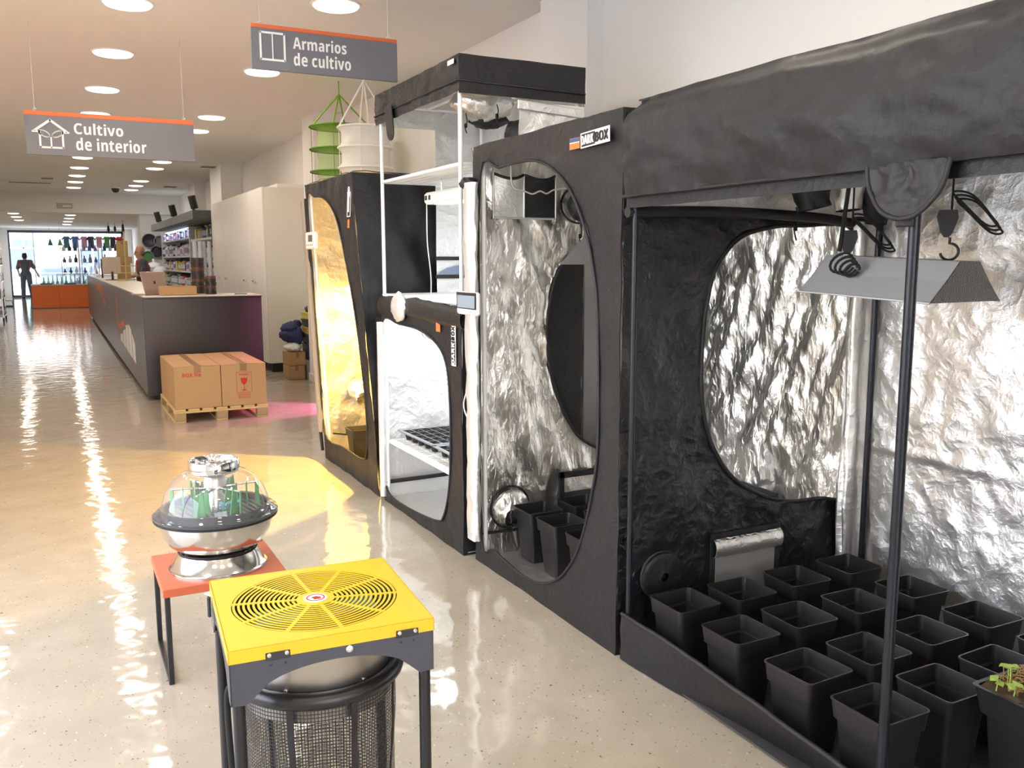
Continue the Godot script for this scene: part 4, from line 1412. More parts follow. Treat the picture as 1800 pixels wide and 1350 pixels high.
# trough reflector along z, near end closed with a plate; at = middle of the near lower edge
func hood(called: String, label: String, at: Vector3, turn: float, w: float, ln: float, h: float, plain: bool) -> Node3D:
	var t := thing(called, label, "lamp reflector", at, turn)
	var prof := [Vector2(-w * 0.5, 0), Vector2(-w * 0.36, h * 0.42), Vector2(-w * 0.25, h * 0.78), Vector2(-w * 0.14, h * 0.95), Vector2(0, h), Vector2(w * 0.14, h * 0.95), Vector2(w * 0.25, h * 0.78), Vector2(w * 0.36, h * 0.42), Vector2(w * 0.5, 0)]
	if not plain: prof = [Vector2(-w * 0.5, 0), Vector2(-w * 0.30, h * 0.52), Vector2(-w * 0.14, h), Vector2(w * 0.14, h), Vector2(w * 0.30, h * 0.52), Vector2(w * 0.5, 0)]
	var st := S()
	for k in prof.size() - 1:
		var a: Vector2 = prof[k]
		var b: Vector2 = prof[k + 1]
		var n := Vector3(a.y - b.y, b.x - a.x, 0)
		var n2 := n.normalized() * 0.002
		var A := Vector3(a.x, a.y, 0)
		var B := Vector3(b.x, b.y, 0)
		var Z := Vector3(0, 0, -ln)
		quad(st, A, B, B + Z, A + Z, n)
		quad(st, A - n2, B - n2, B + Z - n2, A + Z - n2, -n)
		quad(st, A, A + Z, A + Z - n2, A - n2, Vector3.DOWN)
	put("shell", st, M.hood_grey, t)
	st = S()
	prism(st, prof, 0.003, Transform3D(Basis.IDENTITY, Vector3(0, 0, 0)))
	put("end_plate", st, mat("end_grey", rgb8(112, 110, 108), 0.5, 0.6) if plain else M.hammered, t)
	st = S()
	prism(st, prof, 0.003, Transform3D(Basis.IDENTITY, Vector3(0, 0, -ln)))
	put("end_plate", st, M.hood_grey, t)
	st = S()
	tube(st, [Vector3(-w * 0.5, 0, 0.002), Vector3(-w * 0.5, 0, -ln)], 0.004, 6)
	put("rolled_edge", st, M.hood_grey, t)
	st = S()
	tube(st, [Vector3(w * 0.5, 0, 0.002), Vector3(w * 0.5, 0, -ln)], 0.004, 6)
	put("rolled_edge", st, M.hood_grey, t)
	return t

# rope, pulley block, hook; at = where the rope leaves the roof
func ratchet(at: Vector3, drop: float, label: String, coil: float) -> Node3D:
	var t := thing("rope_ratchet", label, "rope ratchet", at)
	var st := S()
	tube(st, [Vector3.ZERO, Vector3(0, -drop, 0)], 0.0035, 6)
	put("rope", st, M.rope, t)
	if coil <= 0.0: return t
	st = S()
	prism(st, [Vector2(-0.026, 0), Vector2(0.026, 0.0), Vector2(0.03, -0.025), Vector2(0.016, -0.07), Vector2(0.006, -0.085), Vector2(-0.008, -0.085), Vector2(-0.018, -0.07), Vector2(-0.032, -0.02)], 0.024, frame_to(Vector3(0, -drop, -0.012), Vector3(0.62, 0, 0.78), Vector3.UP))
	put("pulley_block", st, M.black_plastic, t)
	st = S()
	var hk := [Vector3(0, -drop - 0.085, 0), Vector3(0, -drop - 0.105, 0)]
	hk.append_array(arc(Vector3(-0.006, -drop - 0.13, 0.005), Vector3(0.62, 0, 0.78), Vector3.UP, 0.026, PI * 0.42, -PI * 0.95, 14))
	tube(st, hk, 0.0042, 8)
	put("hook", st, M.dark_pole, t)
	st = S()
	for k in 3:
		var X := Vector3(0.62, 0, 0.78)
		var c := Vector3(0, -drop + 0.01 - k * 0.012, 0) + X * (0.045 + k * 0.007)
		tube(st, smooth_loop([c + X * -0.045 + Vector3(0, 0.045, 0), c + X * 0.01 + Vector3(0, 0.035, 0), c + X * 0.07 + Vector3(0, -0.04, 0.004), c + X * 0.085 + Vector3(0, -0.06, 0), c + X * 0.05 + Vector3(0, -0.055, 0), c + X * -0.015 + Vector3(0, 0.01, 0)], 5), 0.0035, 6, true)
	put("rope_bundle", st, M.rope, t)
	return t

# ---------------- the big near tent ----------------
func big_tent() -> void:
	var o := Vector3(1.75, 0, -2.545)
	var L := 2.45
	var D := 1.2
	var H := 1.985
	var t := thing("grow_tent", "largest black grow tent, nearest on the right, open fronted with rows of black pots", "grow tent", o)
	# front canopy bulging outwards
	var cf := func(s: float, y: float) -> float:
		var v := y / 0.32
		return 0.05 * sin(PI * clampf(v * 0.82 + 0.1, 0, 1)) * smoothstep(0.0, 0.15, s) - 0.055 * smoothstep(0.82, 1.0, v) + 0.022 * nz.get_noise_3d(s * 1.6, y * 4.0, 3.0) + 0.012 * nr.get_noise_3d(s * 2.5 + y * 3.0, y * 4.0, 8.0)
	var G := rect(Vector3(-0.004, 1.66, 0), Vector3.BACK, Vector3.UP, L, 0.325, 110, 26, Vector3.LEFT, cf)
	cloth("canopy", G, Vector3.LEFT, M.black_cloth, M.foil_soft, t)
	wallx("canopy_hem", t, 0.004, 0.0, L, 1.625, 1.672, -1.0, M.black_cloth, M.foil_soft, wrink(0.002, 41.0), [], 40, 4)
	pipe("canopy_zip", t, [Vector3(-0.014, 1.664, 0), Vector3(-0.022, 1.664, 0.6), Vector3(-0.02, 1.664, 1.4), Vector3(-0.02, 1.664, L)], 0.006, M.black_tape, false)
	# half-round flap
	var fl := []
	for i in 21:
		var row := []
		for j in 11:
			var a := PI * i / 20.0
			var r := 0.107 * j / 10.0
			var q := Vector2(cos(a) * r, -sin(a) * r * 1.18)
			row.append(Vector3(-0.026 - 0.01 * nr.get_noise_2d(q.x * 14.0, q.y * 14.0) - 0.03 * absf(q.y) * 2.0, 1.668 + q.y, 1.145 + q.x))
		fl.append(row)
	cloth("flap", fl, Vector3.LEFT, M.black_cloth, M.black_cloth, t)
	var rimp := []
	for i in 21: rimp.append(fl[i][10] + Vector3(-0.002, 0, 0))
	pipe("flap_edge", t, rimp, 0.006, M.black_tape, false)
	var st := S()
	bx(st, Vector3(0.0, 1.535, 1.125), Vector3(0.01, 0.02, 0.05), 0.003)
	put("flap_strap", st, M.black_tape, t)
	# roof, back, near side
	flaty("roof", t, H, 0.045, D, L, 0.0, M.black_cloth, M.foil_soft, wrink(0.006, 42.0))
	wallx("back_panel", t, D, L, 0.0, 0.0, H, 1.0, M.black_cloth, M.foil_soft, func(s: float, y: float) -> float:
		return 0.012 * (nz.get_noise_3d(s * 3.0, y * 2.4, 4.0) + 0.8 * nr.get_noise_3d(s * 5.0 + y * 2.5, y * 4.0 - s * 2.0, 14.0)) - 0.012 * exp(-pow((y - 0.675 + 0.02 * sin(s * 2.0)) / 0.012, 2.0)), [], 110, 100)
	wallz("side_panel", t, L, 0.0, D, 0.0, H, 1.0, M.black_cloth, M.foil_soft, wrink(0.012, 44.0))
	wallz("side_header", t, 0.0, 0.07, D, 1.615, H - 0.02, -1.0, M.black_cloth, M.foil_white, wrink(0.008, 45.0, 3.0))
	pipe("header_edge", t, smooth_loop([Vector3(0.0, 1.612, 0.008), Vector3(0.4, 1.622, 0.012), Vector3(0.85, 1.612, 0.012), Vector3(1.06, 1.594, 0.012), Vector3(1.18, 1.57, 0.012)], 6, false), 0.02, M.black_tape, false)
	flaty("floor_tray", t, 0.01, 0.03, D, L, 0.02, mat("tray_liner", rgb8(70, 69, 70), 0.3, 0.0, 0.6), M.black_tape, wrink(0.004, 46.0))
	# low front sill of the tray, slumping towards the near end
	G = []
	for i in 51:
		var row := []
		for j in 7:
			var s := L * i / 50.0
			var v := j / 6.0
			var top := lerpf(0.172, 0.125, smoothstep(0.2, 1.2, s))
			row.append(Vector3(0.008 + 0.085 * smoothstep(0.0, 0.9, s) * (1.0 - v) + 0.006 * nz.get_noise_2d(s * 4.0, v * 2.0), 0.004 + top * v, s))
		G.append(row)
	cloth("sill", G, Vector3.LEFT, M.black_cloth, M.black_shiny_cloth, t, 0.005)
	var te := []
	for i in 51: te.append(G[i][6])
	pipe("sill_edge", t, te, 0.008, M.black_tape, false)
	# frame
	for q in [[0.025, 0.02, 0.0105], [0.02, 1.135, 0.0135], [D - 0.085, 0.105, 0.0135], [0.02, L - 0.02, 0.0105], [D - 0.03, L - 0.02, 0.0105]]:
		pole("corner_pole" if q[1] != 1.135 else "middle_pole", t, Vector3(q[0], 0.015, q[1]), Vector3(q[0], H - 0.05, q[1]), q[2], M.dark_pole)
	for z in [0.03, 1.135, L - 0.03]: pole("roof_rail", t, Vector3(0.03, H - 0.06, z), Vector3(D - 0.03, H - 0.06, z), 0.009, M.white_pole)
	for x in [0.03, D - 0.03]: pole("roof_rail", t, Vector3(x, H - 0.06, 0.02), Vector3(x, H - 0.06, L - 0.03), 0.009, M.dark_pole)
	pole("roof_rail", t, Vector3(0.62, H - 0.03, 0.02), Vector3(0.62, H - 0.03, L - 0.03), 0.009, M.dark_pole)
	# side cloth gathered at the back corner
	G = []
	for i in 21:
		var row := []
		for j in 41:
			var y := lerpf(0.12, 1.6, j / 40.0)
			var a := TAU * i / 21
			var n := 1.0 + 0.45 * nr.get_noise_3d(cos(a) * 1.4, sin(a) * 1.4, y * 0.9)
			var wdt := lerpf(0.045, 0.06, smoothstep(0.4, 0.0, absf(y - 0.5)))
			row.append(Vector3(D - 0.075 + cos(a) * wdt * n, y, 0.03 + sin(a) * 0.03 * n))
		G.append(row)
	cloth("gathered_side", G, Vector3(cos(TAU * 10 / 21), 0, sin(TAU * 10 / 21)), M.foil_soft, M.foil_soft, t, 0.003, true)
	# dark socks hanging from the roof
	sleeve("roof_sleeve", t, Vector3(0.70, 1.80, 0.12), Vector3(0.15, -1, 0.15).normalized(), 0.07, 0.17, M.black_tape, M.black_tape, 11.0, 0.0, 0.7)
	sleeve("roof_sleeve", t, Vector3(0.98, 1.82, 0.22), Vector3(-0.1, -1, 0.0).normalized(), 0.075, 0.24, M.black_tape, M.black_tape, 12.0, 0.0, 0.45)
	sleeve("roof_sleeve", t, Vector3(0.88, 1.83, 0.14), Vector3(0.0, -1, 0.1).normalized(), 0.08, 0.2, M.foil_soft, M.black_tape, 13.0, 0.0, 0.55)
	toggle("toggle", t, Vector3(0.66, 1.64, 0.12), 0.12)
	toggle("toggle", t, Vector3(0.95, 1.60, 0.25), 0.16)
	# --- hanging lamp ---
	hood("lamp_hood", "long grey lamp reflector with hammered end plate hanging in the big tent", Vector3(2.51, 1.32, -1.80), 0.06, 0.36, 0.50, 0.125, false).rotation.x = 0.045
	ratchet(Vector3(2.52, 1.94, -1.875), 0.335, "black rope ratchet with coiled rope above the hammered end of the reflector", 1.0)
	ratchet(Vector3(2.56, 1.94, -2.30), 0.385, "black rope ratchet with open hook above the far end of the reflector", 1.0)
	var sp := thing("hanging_strap", "black strap running from the big tent's roof down to the reflector's far corner", "strap", Vector3(2.28, 1.94, -2.12))
	st = S()
	tube(st, [Vector3(-0.02, 0, 0.1), Vector3(0.07, -0.46, -0.04)], 0.007, 8)
	put("strap", st, M.rope, sp)
	st = S()
	for k in 4:
		var c := Vector3(0.06 + 0.006 * k, -0.5 - k * 0.008, -0.02 + 0.01 * k)
		tube(st, arc(c, Vector3(0.65, 0, 0.75), Vector3(0.3, 1, 0.2).normalized(), 0.034 - 0.004 * k, 0, TAU * 0.96, 14), 0.0045, 6)
	put("rope_bundle", st, M.rope, sp)
	# --- pots ---
	var rows := [[-2.365, "back"], [-2.085, "second"], [-1.80, "third"], [-1.535, "fourth"]]
	var cols := [[1.905, "first"], [2.155, "second"], [2.43, "third"], [2.712, "fourth"]]
	var near := ["nearest", "second nearest", "third nearest", "farthest"]
	for r in rows.size():
		for c in cols.size():
			if r == 3 and c == 3: continue
			var x: float = cols[c][0] + [0.0, 0.01, 0.005, 0.01][r] * (1 if c > 0 else 0)
			pot(Vector3(x, 0.016, rows[r][0] + rng.randf_range(-0.008, 0.008)), "black pot in the big tent, %s row from the vents, %s the aisle" % [["first", "second", "third", "fourth"][r], near[c]], "pots in the big tent", rng.randf_range(-0.05, 0.05))
	pot(Vector3(2.73, 0.016, -1.545), "empty black square pot in the big tent at the right edge of the picture", "pots in the big tent")
	seedling(Vector3(2.235, 0.05, -1.305))

func seedling(at: Vector3) -> void:
	var t := thing("seedling_pot", "black square pot of brown soil with pale green seedlings at the right edge", "potted plant", at)
	var st := S()
	loft(st, sqring(0.075, 0.012, -0.034), sqring(0.092, 0.015, 0.195))
	loft(st, sqring(0.092, 0.015, 0.195), sqring(0.104, 0.017, 0.20))
	loft(st, sqring(0.104, 0.017, 0.20), sqring(0.116, 0.018, 0.27))
	loft(st, sqring(0.116, 0.018, 0.27), sqring(0.121, 0.018, 0.275))
	loft(st, sqring(0.121, 0.018, 0.275), sqring(0.109, 0.016, 0.275))
	loft(st, sqring(0.109, 0.016, 0.275), sqring(0.104, 0.015, 0.24), true)
	put("pot", st, M.pot_plastic, t)
	var G := []
	for i in 19:
		var row := []
		for j in 19:
			var x := (i / 18.0 - 0.5) * 0.212
			var z := (j / 18.0 - 0.5) * 0.212
			row.append(Vector3(x, 0.268 + 0.016 * nz.get_noise_2d(x * 14.0, z * 14.0) + 0.006 * nr.get_noise_2d(x * 50.0, z * 50.0), z))
		G.append(row)
	st = S()
	skin(st, G, Vector3.UP)
	put("soil", st, M.soil, t)
	st = S()
	var r2 := RandomNumberGenerator.new()
	r2.seed = 5
	for k in 420:
		var p := Vector3(r2.randf_range(-0.06, 0.1), 0.275 + r2.randf() * 0.012, r2.randf_range(-0.1, 0.1))
		var a := r2.randf() * TAU
		var d := Vector3(cos(a), r2.randf_range(-0.3, 0.5), sin(a)) * r2.randf_range(0.01, 0.035)
		tube(st, [p, p + d * 0.5 + Vector3(0, 0.004, 0), p + d], 0.0011, 4)
	var sw := put("straw", st, M.straw, t)
	sw.set_meta("kind", "stuff")
	for k in 6:
		var b := Vector3([-0.085, -0.075, -0.06, -0.03, -0.05, -0.09][k], 0.27, [-0.02, 0.02, -0.05, -0.075, 0.06, -0.065][k])
		var hh: float = [0.035, 0.045, 0.07, 0.05, 0.03, 0.03][k]
		st = S()
		var tip := b + Vector3(0.006, hh, -0.004)
		tube(st, [b, b.lerp(tip, 0.5) + Vector3(0.003, 0, 0), tip], 0.0016, 6)
		put("stem", st, M.seedling_leaf, t)
		for q in 4:
			st = S()
			var a := q * PI / 2 + k * 0.7
			var dir := Vector3(cos(a), 0.35, sin(a)).normalized()
			var sd := dir.cross(Vector3.UP).normalized()
			var ln := 0.022 + 0.004 * (q % 2)
			var LG := []
			for i in 7:
				var u := i / 6.0
				var wd := 0.011 * sin(PI * pow(u, 0.8)) + 0.0006
				var c := tip - Vector3(0, 0.008 * (q / 2), 0) + dir * ln * u - Vector3(0, 0.012 * u * u, 0)
				LG.append([c - sd * wd + Vector3(0, 0.003 * u, 0), c, c + sd * wd + Vector3(0, 0.003 * u, 0)])
			cloth("leaf", LG, Vector3.UP, M.seedling_leaf, M.seedling_leaf, t, 0.0008)

# ---------------- a tent beyond, hidden behind the amber one, with a pink lamp ----------------
func side_tent() -> void:
	var o := Vector3(2.43, 0, -8.95)
	var t := thing("grow_tent", "black tent standing behind the amber tent, spilling pink light over the floor", "grow tent", o)
	var D := 0.56
	var W := 1.0
	var H := 1.5
	wallz("side_panel", t, W, 0.0, D, 0.0, H, 1.0, M.black_cloth, M.foil_white, wrink(0.004, 51.0), [], 10, 10)
	wallz("side_panel", t, 0.0, 0.0, D, 0.0, H, -1.0, M.black_cloth, M.foil_white, wrink(0.004, 52.0), [], 10, 10)
	wallx("back_panel", t, D, W, 0.0, 0.0, H, 1.0, M.black_cloth, M.foil_white, wrink(0.004, 53.0), [], 10, 10)
	flaty("roof", t, H, 0.0, D, W, 0.0, M.black_cloth, M.foil_white, wrink(0.003, 54.0))
	wallx("front_panel", t, 0.0, W, 0.62, 0.0, H, -1.0, M.black_cloth, M.foil_white, wrink(0.003, 55.0), [], 10, 10)
	wallx("front_panel", t, 0.0, 0.18, 0.0, 0.0, H, -1.0, M.black_cloth, M.foil_white, wrink(0.003, 56.0), [], 10, 10)
	wallx("front_header", t, 0.0, 0.62, 0.18, 1.0, H, -1.0, M.black_cloth, M.foil_white, wrink(0.003, 57.0), [], 10, 10)
	var lt := thing("grow_lamp", "small pink grow lamp inside the tent behind the amber tent", "grow lamp", Vector3(2.8, 0.75, -8.47))
	var st := S()
	bx(st, Vector3.ZERO, Vector3(0.06, 0.2, 0.2), 0.01)
	put("lamp_panel", st, M.lamp_pink, lt)
	st = S()
	tube(st, [Vector3(0, 0.1, 0), Vector3(0, 0.74, 0)], 0.003, 6)
	put("cable", st, M.rope, lt)
	var l := OmniLight3D.new()
	l.name = "lamp_light"
	l.light_color = Color(1.0, 0.50, 0.80)
	l.light_energy = 2.2
	l.light_size = 0.04
	l.omni_range = 8.0
	l.omni_attenuation = 2.0
	l.shadow_enabled = true
	lt.add_child(l)

# ---------------- the two trimmers on their tables ----------------
func tables() -> void:
	var t := thing("display_table", "low square orange table on black legs under the clear-domed trimmer", "table", Vector3(0.47, 0, -3.288))
	var h := 0.2
	var st := S()
	bx(st, Vector3(0, 0.33, 0), Vector3(0.42, 0.03, 0.4), 0.002)
	put("table_top", st, M.orange_table, t)
	for s in [[-1, -1], [-1, 1], [1, -1], [1, 1]]:
		st = S()
		bx(st, Vector3(s[0] * 0.196, 0.158, s[1] * 0.186), Vector3(0.018, 0.316, 0.018), 0.002)
		put("leg", st, M.leg_black, t)
	for s in [-1, 1]:
		st = S()
		bx(st, Vector3(s * 0.196, 0.009, 0), Vector3(0.018, 0.018, 0.356), 0.002)
		put("runner", st, M.leg_black, t)
	bowl_trimmer(Vector3(0.472, 0.345, -3.27))
	leaf_trimmer(Vector3(0.476, 0, -1.887), deg_to_rad(-4.0))

func bowl_trimmer(at: Vector3) -> void:
	var t := thing("bowl_trimmer", "steel bowl trimmer with clear dome and green blades on the orange table", "trimmer", at, 0.2)
	var st := S()
	lathe(st, [Vector2(0.172, 0.0), Vector2(0.172, 0.006), Vector2(0.158, 0.012), Vector2(0.142, 0.055), Vector2(0.138, 0.062), Vector2(0.10, 0.064)], 56)
	put("base_ring", st, M.steel, t)
	st = S()
	lathe(st, [Vector2(0.12, 0.058), Vector2(0.14, 0.066), Vector2(0.14, 0.072)], 40)
	put("gasket", st, M.black_tape, t)
	st = S()
	lathe(st, [Vector2(0.1, 0.07), Vector2(0.142, 0.078), Vector2(0.168, 0.10), Vector2(0.186, 0.13), Vector2(0.196, 0.165), Vector2(0.199, 0.192)], 56)
	lathe(st, [Vector2(0.196, 0.192), Vector2(0.186, 0.15), Vector2(0.15, 0.12)], 40, Transform3D.IDENTITY, true)
	put("bowl", st, M.steel, t)
	st = S()
	lathe(st, [Vector2(0.19, 0.186), Vector2(0.216, 0.188), Vector2(0.217, 0.196), Vector2(0.2, 0.2)], 56)
	put("rim_seal", st, M.black_tape, t)
	st = S()
	lathe(st, [Vector2(0.216, 0.197), Vector2(0.218, 0.206), Vector2(0.206, 0.212), Vector2(0.204, 0.218), Vector2(0.194, 0.222), Vector2(0.187, 0.23)], 56)
	lathe(st, [Vector2(0.187, 0.23), Vector2(0.19, 0.2)], 56, Transform3D.IDENTITY, true)
	put("dome_flange", st, pane("clear_flange", Color(0.4, 0.41, 0.42), 0.4), t)
	st = S()
	lathe(st, [Vector2(0.187, 0.23), Vector2(0.182, 0.255), Vector2(0.168, 0.29), Vector2(0.145, 0.322), Vector2(0.112, 0.348), Vector2(0.085, 0.358)], 56)
	put("dome", st, M.clear_dome, t)
	st = S()
	lathe(st, [Vector2(0.086, 0.352), Vector2(0.088, 0.356), Vector2(0.088, 0.392), Vector2(0.085, 0.395), Vector2(0.082, 0.392), Vector2(0.08, 0.37), Vector2(0.05, 0.372), Vector2(0.046, 0.385), Vector2(0.034, 0.388), Vector2(0.03, 0.376), Vector2(0.001, 0.374)], 48)
	put("top_ring", st, M.chrome, t)
	st = S()
	bx(st, Vector3(0, 0.383, 0), Vector3(0.006, 0.018, 0.055), 0.002)
	bx(st, Vector3(0, 0.383, 0), Vector3(0.055, 0.01, 0.006), 0.002)
	put("top_handle", st, M.steel, t)
	# round grate with slots
	st = S()
	for k in 17:
		var x := -0.176 + 0.022 * k
		var hw := sqrt(maxf(0.0, 0.185 * 0.185 - x * x))
		bx(st, Vector3(x, 0.204, 0), Vector3(0.013, 0.006, hw * 2.0), 0.001)
	lathe(st, [Vector2(0.172, 0.202), Vector2(0.186, 0.204), Vector2(0.186, 0.226), Vector2(0.18, 0.226)], 48)
	put("grate", st, M.dark_grate, t)
	st = S()
	lathe(st, [Vector2(0.001, 0.201), Vector2(0.18, 0.199)], 32, Transform3D.IDENTITY, true)
	put("grate_floor", st, mat("grate_under", rgb8(34, 33, 34), 0.6), t)
	# centre post with six arms that carry hanging green blades
	st = S()
	lathe(st, [Vector2(0.03, 0.205), Vector2(0.032, 0.26), Vector2(0.026, 0.265), Vector2(0.026, 0.29), Vector2(0.04, 0.295), Vector2(0.04, 0.335), Vector2(0.03, 0.345), Vector2(0.001, 0.35)], 28)
	put("hub", st, M.steel_brushed, t)
	for k in 6:
		var a := TAU * k / 6.0 + 0.25
		var d := Vector3(cos(a), 0, sin(a))
		st = S()
		tube(st, [d * 0.025 + Vector3(0, 0.292, 0), d * 0.15 + Vector3(0, 0.298, 0)], 0.0035, 8)
		var arm := put("arm", st, M.steel_brushed, t)
		st = S()
		tube(st, [d * 0.03 + Vector3(0, 0.292, 0), d * 0.055 + Vector3(0, 0.293, 0)], 0.010, 10)
		put("collar", st, M.steel, arm)
		var sd := Vector3(-d.z, 0, d.x)
		for q in 3:
			st = S()
			var r := 0.148 - 0.036 * q
			var wl := 0.006 + 0.007 * q
			var top := 0.3
			var bot := 0.212
			prism(st, [Vector2(-0.006, top), Vector2(0.006, top), Vector2(0.008 + wl, bot), Vector2(-0.008 - wl * 0.3, bot)], 0.004, Transform3D(Basis(sd if q > 0 else d * 0.6 + sd * 0.8, Vector3.UP, (sd if q > 0 else (d * 0.6 + sd * 0.8)).cross(Vector3.UP)), d * r))
			put("blade", st, M.blade_green, arm)
	st = S()
	bx(st, Vector3(0.03, 0.235, 0.06), Vector3(0.075, 0.03, 0.04), 0.006)
	put("gearbox", st, M.teal_blade, t)
	st = S()
	tube(st, [Vector3(0.13, 0.05, -0.02), Vector3(0.165, 0.055, -0.02)], 0.005, 8)
	tube(st, [Vector3(0.16, 0.055, -0.02), Vector3(0.175, 0.057, -0.02)], 0.008, 8)
	put("crank_stub", st, mat("red_knob", rgb8(110, 40, 40), 0.5), t)

func leaf_trimmer(at: Vector3, turn: float) -> void:
	var t := thing("leaf_trimmer", "yellow-topped leaf trimmer on black legs with mesh catch bag, in front", "trimmer", at, turn)
	var w := 0.42
	var R := 0.181
	# top plate with a round opening
	var st := S()
	var n := 96
	for k in n:
		var a0 := TAU * k / n
		var a1 := TAU * (k + 1) / n
		var e := []
		for a in [a0, a1]:
			var d := Vector2(cos(a), sin(a))
			var m := maxf(absf(d.x), absf(d.y))
			e.append([d * R, d * (w / 2 / m)])
		var P := func(v: Vector2, y: float) -> Vector3: return Vector3(v.x, y, v.y)
		quad(st, P.call(e[0][0], 0.70), P.call(e[1][0], 0.70), P.call(e[1][1], 0.70), P.call(e[0][1], 0.70), Vector3.UP)
		quad(st, P.call(e[0][0], 0.697), P.call(e[1][0], 0.697), P.call(e[1][1], 0.697), P.call(e[0][1], 0.697), Vector3.DOWN)
		quad(st, P.call(e[0][0], 0.697), P.call(e[1][0], 0.697), P.call(e[1][0], 0.70), P.call(e[0][0], 0.70), -Vector3(e[0][0].x, 0, e[0][0].y))
	for s in [-1.0, 1.0]:
		bx(st, Vector3(s * (w / 2 - 0.0015), 0.686, 0), Vector3(0.003, 0.028, w), 0.001)
		bx(st, Vector3(0, 0.686, s * (w / 2 - 0.0015)), Vector3(w, 0.028, 0.003), 0.001)
	put("top_plate", st, M.yellow_paint, t)
	# grille: rings and spokes
	st = S()
	for k in 13:
		var r := 0.05 + 0.0105 * k
		lathe(st, [Vector2(r - 0.0026, 0.6992), Vector2(r + 0.0026, 0.6992), Vector2(r + 0.0026, 0.7002), Vector2(r - 0.0026, 0.7002), Vector2(r - 0.0026, 0.6992)], 72)
	lathe(st, [Vector2(0.001, 0.7006), Vector2(0.042, 0.7006), Vector2(0.042, 0.698)], 40, Transform3D.IDENTITY, true)
	for k in 10:
		var a := TAU * k / 10.0 + 0.2
		bx(st, Vector3(cos(a) * 0.11, 0.6992, sin(a) * 0.11), Vector3(0.148, 0.0022, 0.0085), 0.0, Basis(Vector3.UP, -a))
	var gr := put("grille", st, M.yellow_paint, t)
	# round white badge with a hand in a red ring
	st = S()
	lathe(st, [Vector2(0.026, 0.7008), Vector2(0.026, 0.7018), Vector2(0.0005, 0.7018)], 32)
	var bd := put("badge", st, M.print_white, t)
	st = S()
	lathe(st, [Vector2(0.0175, 0.7018), Vector2(0.0175, 0.7024), Vector2(0.0205, 0.7024), Vector2(0.0205, 0.7018)], 32, Transform3D.IDENTITY, true)
	bx(st, Vector3(0.003, 0.7022, 0.0015), Vector3(0.016, 0.001, 0.007), 0.0)
	for k in 4: bx(st, Vector3(-0.004 + k * 0.0042, 0.7022, 0.007), Vector3(0.003, 0.001, 0.008), 0.0, Basis(Vector3.UP, 0.25 - k * 0.12))
	put("badge_print", st, M.print_red, bd)
	st = S()
	bx(st, Vector3(-0.002, 0.7024, -0.0025), Vector3(0.013, 0.001, 0.003), 0.0, Basis(Vector3.UP, 0.2))
	put("badge_print", st, M.print_black, bd)
	# charcoal skirt: four plates with an arched lower edge
	for k in 4:
		var poly := [Vector2(-0.208, 0.672), Vector2(0.208, 0.672), Vector2(0.208, 0.585), Vector2(0.178, 0.583)]
		for q in 15:
			var u := lerpf(1.0, -1.0, q / 14.0)
			poly.append(Vector2(u * 0.155, 0.592 + 0.055 * sqrt(maxf(0.0, 1.0 - u * u * 0.96))))
		poly.append(Vector2(-0.178, 0.583))
		poly.append(Vector2(-0.208, 0.585))
		st = S()
		prism(st, poly, 0.003, Transform3D(Basis(Vector3.UP, k * PI / 2), Basis(Vector3.UP, k * PI / 2) * Vector3(0, 0, 0.205)))
		put("skirt_plate", st, M.charcoal_metal, t)
	for s in [[-1, -1], [-1, 1], [1, -1], [1, 1]]:
		st = S()
		tube(st, [Vector3(s[0] * 0.192, 0.0, s[1] * 0.192), Vector3(s[0] * 0.192, 0.66, s[1] * 0.192)], 0.0125, 14)
		var lg := put("leg", st, M.leg_black, t)
		st = S()
		tube(st, [Vector3(s[0] * 0.192, 0.0, s[1] * 0.192), Vector3(s[0] * 0.192, 0.03, s[1] * 0.192)], 0.0145, 14)
		put("foot", st, M.black_plastic, lg)
	# hinges on the front edge, lock between
	for x in [-0.115, 0.15]:
		st = S()
		bx(st, Vector3(x, 0.677, 0.2105), Vector3(0.048, 0.016, 0.004), 0.001)
		var hg := put("hinge", st, M.black_plastic, t)
		st = S()
		for s in [-1, 1]: lathe(st, [Vector2(0.0048, 0), Vector2(0.004, 0.002), Vector2(0.0005, 0.0026)], 12, Transform3D(Basis(Vector3.RIGHT, PI / 2), Vector3(x + s * 0.017, 0.68, 0.2125)))
		put("bolt", st, M.chrome, hg)
		st = S()
		for s in [-1, 1]: lathe(st, [Vector2(0.003, 0), Vector2(0.0005, 0.001)], 10, Transform3D(Basis(Vector3.RIGHT, PI / 2), Vector3(x + s * 0.014, 0.658, 0.2085)))
		put("screw", st, M.black_plastic, hg)
	st = S()
	lathe(st, [Vector2(0.0075, 0), Vector2(0.0075, 0.003), Vector2(0.003, 0.004), Vector2(0.0005, 0.0035)], 16, Transform3D(Basis(Vector3.RIGHT, PI / 2), Vector3(0.028, 0.664, 0.208)))
	put("lock_bolt", st, M.chrome, t)
	# latch on the left side
	st = S()
	prism(st, [Vector2(-0.012, -0.03), Vector2(0, -0.036), Vector2(0.012, -0.03), Vector2(0.012, 0.03), Vector2(-0.012, 0.03)], 0.004, frame_to(Vector3(-0.211, 0.655, -0.13), Vector3(0, 0, 1), Vector3.UP))
	var la := put("latch", st, M.steel, t)
	st = S()
	bx(st, Vector3(-0.218, 0.667, -0.13), Vector3(0.008, 0.05, 0.012), 0.003)
	put("latch_lever", st, M.black_plastic, la)
	# steel drum, fan blades under the grille
	st = S()
	lathe(st, [Vector2(0.164, 0.49), Vector2(0.164, 0.66), Vector2(0.184, 0.69)], 56)
	var dm := put("drum", st, M.steel_brushed, t)
	st = S()
